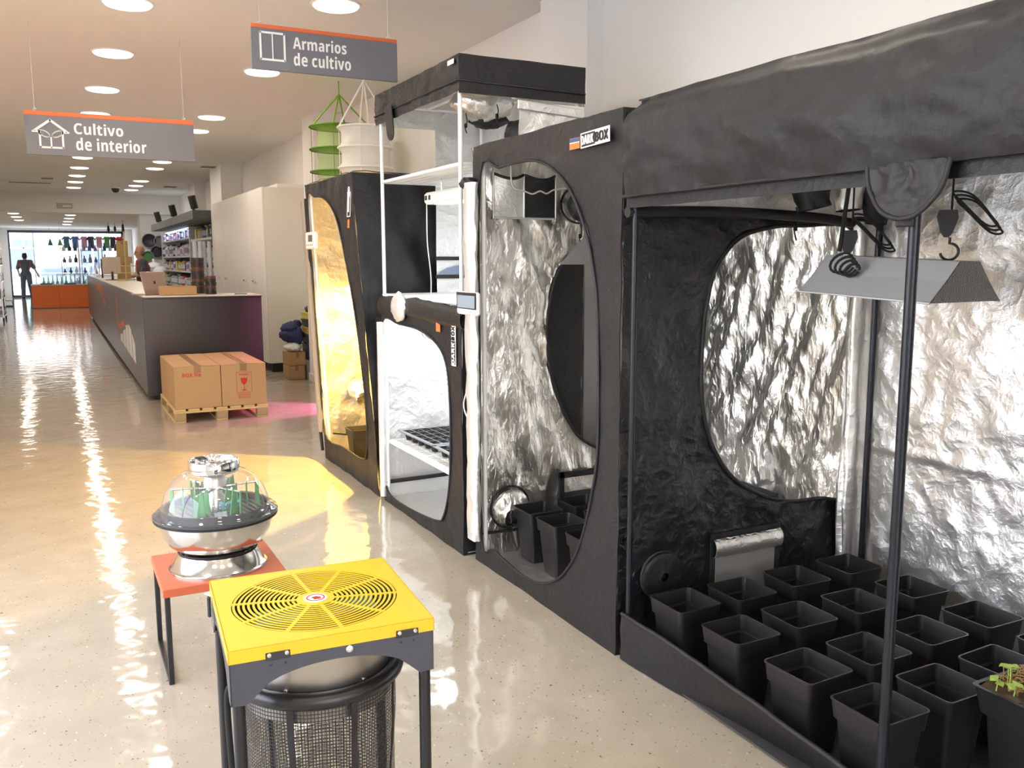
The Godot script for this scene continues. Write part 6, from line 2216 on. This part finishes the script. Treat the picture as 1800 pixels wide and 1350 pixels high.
func pile() -> void:
	var st: SurfaceTool
	carton("brown cardboard box on the floor at the foot of the pile by the cabinet", Vector3(2.585, 0, -10.93), Vector3(0.2, 0.17, 0.3), 0.0, 0)
	carton("second brown cardboard box of the pile, standing on the lowest one", Vector3(2.59, 0.176, -10.93), Vector3(0.2, 0.16, 0.3), 0.05, 0)
	crate("clear grey plastic bin on the floor beside the brown boxes", Vector3(2.79, 0, -10.86), Vector3(0.17, 0.22, 0.26), pane("bin_clear", Color(0.8, 0.8, 0.8), 0.35, 0.2), "bin")
	crate("dark blue plastic bin standing on the clear grey bin", Vector3(2.81, 0.235, -10.88), Vector3(0.17, 0.19, 0.26), mat("bin_navy", rgb8(52, 52, 84), 0.4), "bin")
	crate("dark organiser box above the blue bin, lower of the two dark ones", Vector3(2.81, 0.44, -10.9), Vector3(0.17, 0.10, 0.24), mat("bin_dark", rgb8(60, 58, 64), 0.5), "organiser")
	crate("yellow organiser box in the pile, lower of the two yellow ones", Vector3(2.81, 0.555, -10.9), Vector3(0.17, 0.075, 0.24), mat("bin_ochre", rgb8(196, 160, 70), 0.5), "organiser")
	crate("dark organiser box between the two yellow ones", Vector3(2.81, 0.645, -10.9), Vector3(0.17, 0.08, 0.24), M.bin_dark, "organiser")
	crate("bright yellow organiser box at the top of the pile", Vector3(2.81, 0.74, -10.9), Vector3(0.17, 0.075, 0.24), mat("bin_yellow", rgb8(214, 200, 70), 0.5), "organiser")
	var w := thing("white_cloth", "crumpled white cloth lying in the dark blue bin", "cloth", Vector3(2.81, 0.39, -10.85))
	st_lump(w, "cloth", Vector3(0, 0.02, 0), Vector3(0.075, 0.04, 0.09), M.print_white, 3.0)
	w = thing("paper_bag", "crumpled white paper bag lying on the brown boxes", "bag", Vector3(2.575, 0.345, -10.9))
	st_lump(w, "bag", Vector3(0, 0.05, 0), Vector3(0.095, 0.055, 0.12), M.print_white, 5.0)
	w = thing("blue_jacket", "bundled dark blue jacket on top of the paper bag", "jacket", Vector3(2.58, 0.475, -10.93))
	mat("jacket_blue", rgb8(52, 60, 96), 0.8)
	st_lump(w, "jacket", Vector3(-0.01, 0.07, 0), Vector3(0.13, 0.085, 0.13), mat("jacket_blue", rgb8(52, 60, 96), 0.8), 7.0)
	st_lump(w, "hood", Vector3(-0.02, 0.15, 0.02), Vector3(0.10, 0.07, 0.09), M.jacket_blue, 17.0)
	st_lump(w, "sleeve", Vector3(0.05, 0.06, 0.08), Vector3(0.05, 0.10, 0.05), M.jacket_blue, 27.0)
	st_lump(w, "sleeve", Vector3(0.06, 0.2, 0), Vector3(0.05, 0.045, 0.05), mat("jacket_dark", rgb8(38, 42, 66), 0.8), 8.0)
	w = thing("tool_heap", "small dark heap of fittings on the topmost yellow box", "fittings", Vector3(2.8, 0.825, -10.88))
	st_lump(w, "fittings", Vector3(0, 0.03, 0), Vector3(0.06, 0.04, 0.06), M.bin_dark, 9.0)

# ---------------- the far end of the shop and the street ----------------
func glass_case(label: String, at: Vector3, s: Vector3, what: String) -> void:
	var t := thing("display_case", label, "display case", at)
	var st: SurfaceTool
	for k in [-1, 1]:
		st = S()
		bx(st, Vector3(k * s.x / 2, s.y / 2, 0), Vector3(0.008, s.y, s.z))
		put("glass_side", st, M.case_glass, t)
		st = S()
		bx(st, Vector3(0, s.y / 2, k * s.z / 2), Vector3(s.x, s.y, 0.008))
		put("glass_side", st, M.case_glass, t)
		for q in [-1, 1]:
			st = S()
			bx(st, Vector3(k * s.x / 2, s.y / 2, q * s.z / 2), Vector3(0.02, s.y, 0.02), 0.002)
			put("corner_post", st, M.chrome, t)
	st = S()
	bx(st, Vector3(0, s.y, 0), Vector3(s.x + 0.02, 0.012, s.z + 0.02), 0.002)
	put("glass_top", st, M.case_glass, t)

func far_end() -> void:
	var st: SurfaceTool
	var t := thing("orange_desk", "low orange display desk with two front panels at the far end", "desk", Vector3(0.19, 0, -31.3))
	for x in [[-0.806, -0.066], [-0.058, 0.80]]:
		st = S()
		slab(st, Vector3(x[0], 0.02, 0.45), Vector3(x[1], 0.70, 0.5), 0.003)
		put("front_panel", st, M.orange_panel, t)
	st = S()
	slab(st, Vector3(-0.8, 0, -0.5), Vector3(0.79, 0.7, 0.44))
	put("body", st, M.counter_dark, t)
	st = S()
	slab(st, Vector3(-0.82, 0.70, -0.52), Vector3(0.82, 0.73, 0.52), 0.003)
	put("desk_top", st, M.grey_top, t)
	glass_case("glass case with small wares on the orange desk", Vector3(0.3, 0.73, -31.4), Vector3(1.3, 0.34, 0.7), "desk case")
	var cols := ["blue", "white", "lilac", "dark", "grey", "teal", "white", "pink", "blue", "dark"]
	for k in 10:
		var j := thing("glass_pipe", "small %s ware in the case on the orange desk, %s from its left" % [cols[k], ORD[k]], "ware", Vector3(-0.27 + 0.125 * k, 0.735, -31.3 - 0.1 * (k % 3)), 0, "wares in the desk case")
		st = S()
		lathe(st, [Vector2(0.001, 0), Vector2(0.045, 0), Vector2(0.045, 0.06), Vector2(0.018, 0.1), Vector2(0.018, 0.2 + 0.03 * (k % 4)), Vector2(0.024, 0.21 + 0.03 * (k % 4)), Vector2(0.001, 0.215 + 0.03 * (k % 4))], 10)
		put("ware", st, M["bottle_" + cols[k]], j)
	for q in [[-0.2, 0.02, "dark flat box on the orange desk, left"], [0.45, 0.02, "dark tray on the orange desk, right"]]:
		st = S()
		bx(st, Vector3(0, 0.02, 0), Vector3(0.34, 0.04, 0.14), 0.004)
		tag(put("flat_box", st, M.bottle_dark), q[2], "box").position = Vector3(q[0], 0.73, -30.92)
	# shelf stand in front of the window with wares
	var cn := ["pale grey glass", "white", "blue", "dark", "lilac", "teal"]
	for s in 3:
		var x0: float = [0.62, 1.32, 2.05][s]
		var sh := thing("window_stand", "white wire display stand before the far window, %s from the left" % ORD[s], "display stand", Vector3(x0, 0, -38.4), 0, "display stands at the far window")
		for x in [-0.3, 0.3]:
			for z in [-0.18, 0.18]:
				st = S()
				tube(st, [Vector3(x, 0, z), Vector3(x, 2.0, z)], 0.014, 6)
				put("post", st, M.white_pole, sh)
		for y in [0.5, 0.95, 1.4, 1.85]:
			st = S()
			slab(st, Vector3(-0.3, y - 0.02, -0.18), Vector3(0.3, y, 0.18))
			put("shelf_board", st, mat("stand_blue", rgb8(150, 172, 200), 0.4), sh)
			for k in 3:
				var cc: String = ["grey", "white", "blue", "dark", "lilac", "teal"][(s * 5 + k * 2 + int(y * 4.0)) % 6]
				var v := thing("vase", "%s vase at the far window, shelf %s of the %s stand, place %s" % [cc, ["one", "two", "three", "four"][int(y / 0.45) - 1], ORD[s], ["one", "two", "three"][k]], "vase", Vector3(x0 - 0.2 + 0.2 * k, y, -38.4), 0, "wares on the window stands")
				st = S()
				var hh := 0.2 + 0.05 * ((k + s) % 3)
				lathe(st, [Vector2(0.001, 0), Vector2(0.06, 0), Vector2(0.07, hh * 0.4), Vector2(0.025, hh * 0.7), Vector2(0.03, hh), Vector2(0.001, hh)], 10)
				put("vase", st, M["bottle_" + cc], v)
	# shirts hung in the window
	var sc := [["teal", 0.55], ["blue", 0.85], ["pink", 1.18], ["dark", 1.42], ["pink", 1.72], ["green", 2.0], ["dark", 2.22], ["red", 2.46]]
	for k in sc.size():
		var g := thing("hanging_shirt", "%s shirt hanging high in the far window, %s from the left" % [sc[k][0], ORD[k]], "shirt", Vector3(sc[k][1], 1.95, -39.42 + 0.14 * (k % 2)), 0, "shirts hanging in the far window")
		st = S()
		prism(st, [Vector2(-0.1, 0), Vector2(0.1, 0), Vector2(0.1, 0.36), Vector2(0.14, 0.3), Vector2(0.18, 0.34), Vector2(0.09, 0.46), Vector2(0.035, 0.47), Vector2(0, 0.445), Vector2(-0.035, 0.47), Vector2(-0.09, 0.46), Vector2(-0.18, 0.34), Vector2(-0.14, 0.3), Vector2(-0.1, 0.36)], 0.05)
		put("shirt", st, M["bottle_" + sc[k][0]], g)
		st = S()
		tube(st, [Vector3(0, 0.45, 0.025), Vector3(0, 0.71, 0.025)], 0.006, 5)
		put("hanger_wire", st, M.dark_pole, g)
	for q in [[-0.02, 2.05, "teal", "dark green cone hanging in the far window, left of the two"], [0.32, 2.05, "green", "pale green cone hanging in the far window, right of the two"]]:
		var cn2 := thing("paper_cone", q[3], "ornament", Vector3(q[0], q[1], -39.3))
		st = S()
		lathe(st, [Vector2(0.10, 0), Vector2(0.02, 0.25), Vector2(0.001, 0.26)], 14)
		put("cone", st, M["bottle_" + q[2]], cn2)
		st = S()
		tube(st, [Vector3(0, 0.25, 0), Vector3(0, 0.69, 0)], 0.004, 5)
		put("thread", st, M.dark_pole, cn2)
	# dark things hung from the far ceiling
	for q in [[1.75, -33.0, 0.3, "first"], [1.98, -33.5, 0.22, "second"], [2.1, -31.5, 0.5, "third"]]:
		var hg := thing("hanging_ornament", "dark ornament hanging from the far ceiling near the seller, %s from the left" % q[3], "ornament", Vector3(q[0], 2.74, q[1]))
		st = S()
		tube(st, [Vector3.ZERO, Vector3(0, -0.1, 0)], 0.006, 5)
		put("cord", st, M.dark_pole, hg)
		st = S()
		lathe(st, [Vector2(0.001, -0.1), Vector2(0.03, -0.14), Vector2(0.045, -0.14 - q[2] * 0.4), Vector2(0.02, -0.12 - q[2] * 0.8), Vector2(0.001, -0.1 - q[2])], 10)
		put("ornament", st, M.black_plastic, hg)
	# rack at the left edge of the picture
	t = thing("glass_rack", "glass shelf rack on castors at the left edge of the picture", "rack", Vector3(-1.32, 0, -25.0))
	for z in [-0.6, 0.6]:
		for x in [-0.2, 0.2]:
			st = S()
			bx(st, Vector3(x, 1.0, z), Vector3(0.03, 1.8, 0.03), 0.003)
			put("post", st, M.chrome, t)
			st = S()
			lathe(st, [Vector2(0.001, -0.02), Vector2(0.05, -0.02), Vector2(0.05, 0.02), Vector2(0.001, 0.02)], 12, Transform3D(Basis(Vector3(0, 0, 1), PI / 2), Vector3(x, 0.05, z)))
			put("castor", st, M.black_plastic, t)
	for y in [0.12, 0.55, 0.95, 1.35, 1.75]:
		st = S()
		bx(st, Vector3(0, y, 0), Vector3(0.42, 0.012, 1.25), 0.002)
		put("glass_shelf", st, M.case_glass, t)
	for k in 8:
		var c2: String = ["white", "teal", "grey", "blue", "dark", "white", "lilac", "green"][k]
		bottle(Vector3(-1.2, [0.126, 0.556, 0.956, 1.356][k / 2], -24.75 - 0.4 * (k % 2)), 0.22, c2, "%s bottle on the glass rack at the left edge, %s from below" % [c2, ORD[k]], "bottles on the glass rack", k % 3)
	t = thing("step_stool", "small black metal stand on the floor by the far left wall", "stand", Vector3(-1.38, 0, -32.7))
	st = S()
	slab(st, Vector3(-0.14, 0, -0.15), Vector3(0.2, 0.04, 0.15), 0.004)
	put("base", st, M.black_plastic, t)
	st = S()
	slab(st, Vector3(-0.14, 0.04, -0.12), Vector3(-0.05, 0.26, 0.12), 0.004)
	put("block", st, M.black_plastic, t)
	st = S()
	tube(st, [Vector3(-0.05, 0.19, 0), Vector3(0.15, 0.19, 0), Vector3(0.17, 0.04, 0)], 0.012, 6)
	put("bar", st, M.black_plastic, t)
	# street: facade across, parked car
	t = thing("street_building", "bright pale building across the street with arched windows", "building", Vector3(0, -0.16, -54))
	st = S()
	slab(st, Vector3(-9, 0, -3), Vector3(12, 11, 0))
	put("wall", st, M.facade, t)
	for k in 5:
		var x: float = -4.6 + k * 3.3
		var pl := [Vector2(-0.62, 1.2), Vector2(0.62, 1.2), Vector2(0.62, 2.35)]
		for q in 9: pl.append(Vector2(0.62 * cos(PI * q / 8.0), 2.4 + 0.38 * sin(PI * q / 8.0)))
		pl.append(Vector2(-0.62, 2.35))
		st = S()
		prism(st, pl, 0.06, Transform3D(Basis.IDENTITY, Vector3(x, 0, -0.01)))
		var wn := put("window", st, M.window_dark, t)
		st = S()
		bx(st, Vector3(x, 2.0, 0.06), Vector3(0.09, 1.6, 0.05))
		bx(st, Vector3(x, 2.3, 0.06), Vector3(1.24, 0.09, 0.05))
		put("window_bars", st, M.shelf_white, wn)
		st = S()
		bx(st, Vector3(x, 5.2, 0.02), Vector3(1.1, 2.0, 0.06))
		put("window", st, M.window_dark, t)
	st = S()
	bx(st, Vector3(2.0, 3.6, 0.15), Vector3(20, 0.2, 0.3))
	put("cornice", st, M.facade, t)
	var car := thing("parked_car", "pale car parked in the street beyond the far window", "car", Vector3(0.6, -0.16, -46.5))
	st = S()
	prism(st, [Vector2(-1.9, 0.25), Vector2(1.9, 0.25), Vector2(1.95, 0.75), Vector2(1.2, 0.9), Vector2(0.7, 1.4), Vector2(-0.9, 1.42), Vector2(-1.5, 0.95), Vector2(-1.95, 0.85)], 1.6)
	put("body", st, mat("car_pale", rgb8(150, 190, 196), 0.3), car)
	st = S()
	prism(st, [Vector2(-1.3, 0.95), Vector2(1.05, 0.92), Vector2(0.62, 1.34), Vector2(-0.85, 1.36)], 1.62, Transform3D(Basis.IDENTITY, Vector3(0, 0, -0.01)))
	put("window_glass", st, M.window_dark, car)
	for x in [-1.2, 1.2]:
		st = S()
		lathe(st, [Vector2(0.001, 0), Vector2(0.31, 0), Vector2(0.31, 1.66), Vector2(0.001, 1.66)], 20, Transform3D(Basis(Vector3.RIGHT, PI / 2), Vector3(x, 0.31, -0.03)))
		put("wheel", st, M.black_plastic, car)

# ---------------- people ----------------
func capsule(p: Vector3, a: Vector3, b: Vector3, ra: float, rb: float) -> float:
	var ab := b - a
	var t := clampf((p - a).dot(ab) / maxf(ab.length_squared(), 1e-9), 0.0, 1.0)
	return p.distance_to(a + ab * t) - lerpf(ra, rb, t)

# surface nets over smoothly joined tapered capsules [a, b, ra, rb]
func blob(st: SurfaceTool, bones: Array, cell: float, grow := 0.0, k := 0.03, wide := Vector3.ONE) -> void:
	var lo := Vector3.INF
	var hi := -Vector3.INF
	for b in bones:
		for e in [[b[0], b[2]], [b[1], b[3]]]:
			lo = lo.min(e[0] - Vector3.ONE * (e[1] + grow + cell * 2))
			hi = hi.max(e[0] + Vector3.ONE * (e[1] + grow + cell * 2))
	var n := Vector3i(((hi - lo) / cell).ceil()) + Vector3i.ONE
	var f := PackedFloat32Array()
	f.resize(n.x * n.y * n.z)
	f.fill(1.0)
	for b in bones:
		var r: float = maxf(b[2], b[3]) + grow + cell * 2.5 + k
		var i0 := Vector3i((((b[0] as Vector3).min(b[1]) - Vector3.ONE * r - lo) / cell).floor()).max(Vector3i.ZERO)
		var i1 := Vector3i((((b[0] as Vector3).max(b[1]) + Vector3.ONE * r - lo) / cell).ceil()).min(n - Vector3i.ONE)
		for x in range(i0.x, i1.x + 1):
			for y in range(i0.y, i1.y + 1):
				for z in range(i0.z, i1.z + 1):
					var at := (x * n.y + y) * n.z + z
					var d := capsule(lo + Vector3(x, y, z) * cell, b[0], b[1], b[2], b[3]) - grow
					var o := f[at]
					var h := maxf(k - absf(o - d), 0.0) / k
					f[at] = minf(o, d) - h * h * k * 0.25
	var vid := {}
	var pos := []
	var nor := []
	var idx := func(x: int, y: int, z: int) -> int: return (x * n.y + y) * n.z + z
	for x in n.x - 1:
		for y in n.y - 1:
			for z in n.z - 1:
				var c := []
				var neg := 0
				for q in 8:
					var v := f[idx.call(x + (q & 1), y + ((q >> 1) & 1), z + (q >> 2))]
					c.append(v)
					if v < 0: neg += 1
				if neg == 0 or neg == 8: continue
				var s := Vector3.ZERO
				var m := 0
				for e in [[0, 1], [2, 3], [4, 5], [6, 7], [0, 2], [1, 3], [4, 6], [5, 7], [0, 4], [1, 5], [2, 6], [3, 7]]:
					var a: float = c[e[0]]
					var b: float = c[e[1]]
					if (a < 0) == (b < 0): continue
					var t := a / (a - b)
					var pa := Vector3(e[0] & 1, (e[0] >> 1) & 1, e[0] >> 2)
					var pb := Vector3(e[1] & 1, (e[1] >> 1) & 1, e[1] >> 2)
					s += pa.lerp(pb, t)
					m += 1
				vid[idx.call(x, y, z)] = pos.size()
				pos.append(lo + (Vector3(x, y, z) + s / m) * cell)
				nor.append(Vector3(c[1] + c[3] + c[5] + c[7] - c[0] - c[2] - c[4] - c[6], c[2] + c[3] + c[6] + c[7] - c[0] - c[1] - c[4] - c[5], c[4] + c[5] + c[6] + c[7] - c[0] - c[1] - c[2] - c[3]).normalized())
	for x in range(1, n.x - 1):
		for y in range(1, n.y - 1):
			for z in range(1, n.z - 1):
				var here := f[idx.call(x, y, z)] < 0
				for ax in 3:
					var d := [Vector3i(1, 0, 0), Vector3i(0, 1, 0), Vector3i(0, 0, 1)][ax] as Vector3i
					if (f[idx.call(x + d.x, y + d.y, z + d.z)] < 0) == here: continue
					var u := [Vector3i(0, 1, 0), Vector3i(0, 0, 1), Vector3i(1, 0, 0)][ax] as Vector3i
					var w := [Vector3i(0, 0, 1), Vector3i(1, 0, 0), Vector3i(0, 1, 0)][ax] as Vector3i
					var p := []
					var nn := []
					var ok := true
					for q in [Vector3i.ZERO, u, u + w, w]:
						var key: int = idx.call(x - q.x, y - q.y, z - q.z)
						if not vid.has(key):
							ok = false
							break
						p.append(pos[vid[key]])
						nn.append(nor[vid[key]])
					if ok: squad(st, p, nn, [Vector2.ZERO, Vector2.RIGHT, Vector2.ONE, Vector2.DOWN])

func person(label: String, at: Vector3, turn: float, J: Dictionary, hair: Material, bald: bool, legs: bool) -> Node3D:
	var t := thing("person", label, "person", at, turn)
	var b := []
	# torso, neck, head
	b.append([J.pelvis + Vector3(-0.07, 0, 0), J.pelvis + Vector3(0.07, 0, 0), 0.105, 0.105])
	b.append([J.pelvis, J.chest, 0.115, 0.125])
	b.append([J.chest + Vector3(-0.09, 0, 0), J.chest + Vector3(0.09, 0, 0), 0.105, 0.105])
	b.append([J.shl, J.shr, 0.065, 0.065])
	b.append([J.neck, J.head, 0.055, 0.055])
	var fw: Vector3 = J.face
	b.append([J.head + Vector3(0, 0.05, 0) - fw * 0.02, J.head + Vector3(0, 0.13, 0) - fw * 0.015, 0.078, 0.082])
	b.append([J.head + fw * 0.025, J.head + Vector3(0, 0.08, 0) + fw * 0.02, 0.058, 0.07])
	b.append([J.head + Vector3(0, 0.085, 0) + fw * 0.085, J.head + Vector3(0, 0.055, 0) + fw * 0.1, 0.012, 0.016])
	var sd := fw.cross(Vector3.UP).normalized()
	for s in [-1.0, 1.0]: b.append([J.head + Vector3(0, 0.055, 0) + sd * 0.08 * s, J.head + Vector3(0, 0.09, 0) + sd * 0.083 * s, 0.013, 0.016])
	for s in ["l", "r"]:
		b.append([J["sh" + s], J["el" + s], 0.052, 0.042])
		b.append([J["el" + s], J["wr" + s], 0.041, 0.029])
		var d: Vector3 = (J["wr" + s] - J["el" + s]).normalized()
		b.append([J["wr" + s], J["wr" + s] + d * 0.07, 0.028, 0.034])
		b.append([J["hip" + s], J["kn" + s], 0.085, 0.062])
		b.append([J["kn" + s], J["an" + s], 0.058, 0.042])
		b.append([J["an" + s] + Vector3(0, -0.03, 0), J["an" + s] + J.toe * 0.15 + Vector3(0, -0.045, 0), 0.042, 0.035])
	var st := S()
	blob(st, b, 0.016)
	# fingers and thumb
	for s in ["l", "r"]:
		var d: Vector3 = (J["wr" + s] - J["el" + s]).normalized()
		var x := d.cross(Vector3(0.3, 0.2, 1)).normalized()
		var up := x.cross(d).normalized()
		for k in 4:
			var r0: Vector3 = J["wr" + s] + d * 0.085 + x * (0.026 - 0.0175 * k)
			var ln: float = [0.066, 0.076, 0.07, 0.055][k]
			tube(st, [r0, r0 + d * ln * 0.45 - up * 0.004, r0 + d * ln * 0.8 - up * 0.018, r0 + d * ln * 0.95 - up * 0.03], 0.0095, 7, false, 0.007)
		var th: Vector3 = J["wr" + s] + d * 0.03 + x * 0.028
		tube(st, [th, th + d * 0.03 + x * 0.022, th + d * 0.058 + x * 0.026 - up * 0.01], 0.011, 7, false, 0.008)
	var body := put("body", st, M.skin, t)
	# clothes over the same bones
	var sh := [b[0], b[1], b[2], b[3], [J.neck + Vector3(0, -0.05, 0), J.neck, 0.05, 0.05]]
	for s in ["l", "r"]: sh.append([J["sh" + s], (J["sh" + s] as Vector3).lerp(J["el" + s], 0.85), 0.056, 0.056])
	st = S()
	blob(st, sh, 0.016, 0.014)
	var shirt := put("shirt", st, M.shirt_grey, t)
	st = S()
	for s in ["l", "r"]:
		var o: float = -1.0 if s == "l" else 1.0
		var a: Vector3 = J["sh" + s]
		for z in [-1.0, 1.0]:
			tube(st, [a + Vector3(-0.02 * o, 0.075, 0.02 * z), a + Vector3(0.0, 0.02, 0.085 * z), J.chest.lerp(a, 0.7) + Vector3(0.02 * o, -0.12, 0.12 * z), J.pelvis + Vector3(0.12 * o, 0.08, 0.09 * z)], 0.012, 6)
		tube(st, [a + Vector3(0.05 * o, 0.03, 0), a.lerp(J["el" + s], 0.8) + Vector3(0.06 * o, 0, 0)], 0.014, 6)
	put("stripe", st, M.stripe_red, shirt)
	var tr := [[J.pelvis + Vector3(-0.075, -0.02, 0), J.pelvis + Vector3(0.075, -0.02, 0), 0.112, 0.112]]
	for s in ["l", "r"]:
		tr.append([J["hip" + s], J["kn" + s], 0.095, 0.075])
		tr.append([J["kn" + s], J["an" + s] + Vector3(0, -0.02, 0), 0.074, 0.066])
	st = S()
	blob(st, tr, 0.016, 0.008)
	put("trousers", st, M.trouser_grey, t)
	st = S()
	for s in ["l", "r"]: blob(st, [[J["an" + s] + Vector3(0, -0.035, 0) - J.toe * 0.04, J["an" + s] + J.toe * 0.16 + Vector3(0, -0.045, 0), 0.045, 0.04]], 0.014, 0.006)
	put("shoes", st, M.hair_dark, t)
	st = S()
	var hh: Vector3 = J.head + Vector3(0, 0.12, 0) - fw * 0.035
	if bald: blob(st, [[J.head + Vector3(0, 0.05, 0) - fw * 0.045 - sd * 0.045, J.head + Vector3(0, 0.05, 0) - fw * 0.045 + sd * 0.045, 0.055, 0.055]], 0.012)
	else: blob(st, [[hh + Vector3(0, -0.06, 0) - fw * 0.012, hh + Vector3(0, 0.02, 0), 0.082, 0.085]], 0.012)
	put("hair", st, hair, t)
	if bald:
		st = S()
		for s in [-1.0, 1.0]:
			tube(st, arc(J.head + Vector3(0, 0.085, 0) + fw * 0.09 + sd * 0.034 * s, sd, Vector3.UP, 0.022, 0, TAU * 0.95, 12), 0.004, 5)
			tube(st, [J.head + Vector3(0, 0.09, 0) + fw * 0.085 + sd * 0.055 * s, J.head + Vector3(0, 0.085, 0) - fw * 0.01 + sd * 0.088 * s], 0.004, 5)
		put("glasses", st, mat("glasses_red", rgb8(150, 40, 36), 0.4), t)
	st = S() # eyes, brows, mouth
	for s in [-1.0, 1.0]:
		lathe(st, [Vector2(0.001, -0.008), Vector2(0.009, 0), Vector2(0.001, 0.008)], 8, Transform3D(Basis.IDENTITY, J.head + Vector3(0, 0.085, 0) + fw * 0.082 + sd * 0.032 * s))
		tube(st, [J.head + Vector3(0, 0.105, 0) + fw * 0.083 + sd * 0.018 * s, J.head + Vector3(0, 0.105, 0) + fw * 0.076 + sd * 0.048 * s], 0.004, 5)
	tube(st, [J.head + Vector3(0, 0.02, 0) + fw * 0.078 - sd * 0.022, J.head + Vector3(0, 0.018, 0) + fw * 0.084, J.head + Vector3(0, 0.02, 0) + fw * 0.078 + sd * 0.022], 0.004, 5)
	put("face", st, M.hair_dark, body)
	return t

func people() -> void:
	var J := {"pelvis": Vector3(0, 0.96, 0), "chest": Vector3(0, 1.28, 0), "shl": Vector3(-0.185, 1.42, 0), "shr": Vector3(0.185, 1.42, 0), "neck": Vector3(0, 1.44, 0), "head": Vector3(0, 1.54, -0.02), "face": Vector3(0.1, -0.1, -1).normalized(),
		"ell": Vector3(-0.27, 1.16, -0.03), "wrl": Vector3(-0.23, 0.95, -0.18), "elr": Vector3(0.30, 1.17, -0.05), "wrr": Vector3(0.40, 0.94, -0.16),
		"hipl": Vector3(-0.09, 0.9, 0), "hipr": Vector3(0.09, 0.9, 0), "knl": Vector3(-0.12, 0.49, -0.02), "knr": Vector3(0.13, 0.49, -0.02), "anl": Vector3(-0.13, 0.085, 0.02), "anr": Vector3(0.17, 0.085, 0.0), "toe": Vector3(0, 0, -1)}
	person("person in grey shirt with red stripes, back turned, standing by the far window", Vector3(-0.93, 0, -39.0), 0.0, J, M.hair_dark, false, true)
	J = {"pelvis": Vector3(0, 0.97, 0), "chest": Vector3(0, 1.29, 0.02), "shl": Vector3(-0.185, 1.43, 0), "shr": Vector3(0.185, 1.43, 0), "neck": Vector3(0, 1.45, 0), "head": Vector3(0, 1.55, -0.03), "face": Vector3(0, -0.22, -1).normalized(),
		"ell": Vector3(-0.24, 1.17, -0.06), "wrl": Vector3(-0.17, 1.13, -0.30), "elr": Vector3(0.24, 1.17, -0.06), "wrr": Vector3(0.17, 1.13, -0.30),
		"hipl": Vector3(-0.09, 0.91, 0), "hipr": Vector3(0.09, 0.91, 0), "knl": Vector3(-0.1, 0.5, -0.02), "knr": Vector3(0.1, 0.5, -0.02), "anl": Vector3(-0.11, 0.085, 0.02), "anr": Vector3(0.11, 0.085, 0.02), "toe": Vector3(0, 0, -1)}
	person("bald person with glasses in dark grey shirt standing behind the counter", Vector3(1.62, 0, -19.6), PI / 2, J, M.hair_grey, true, true)
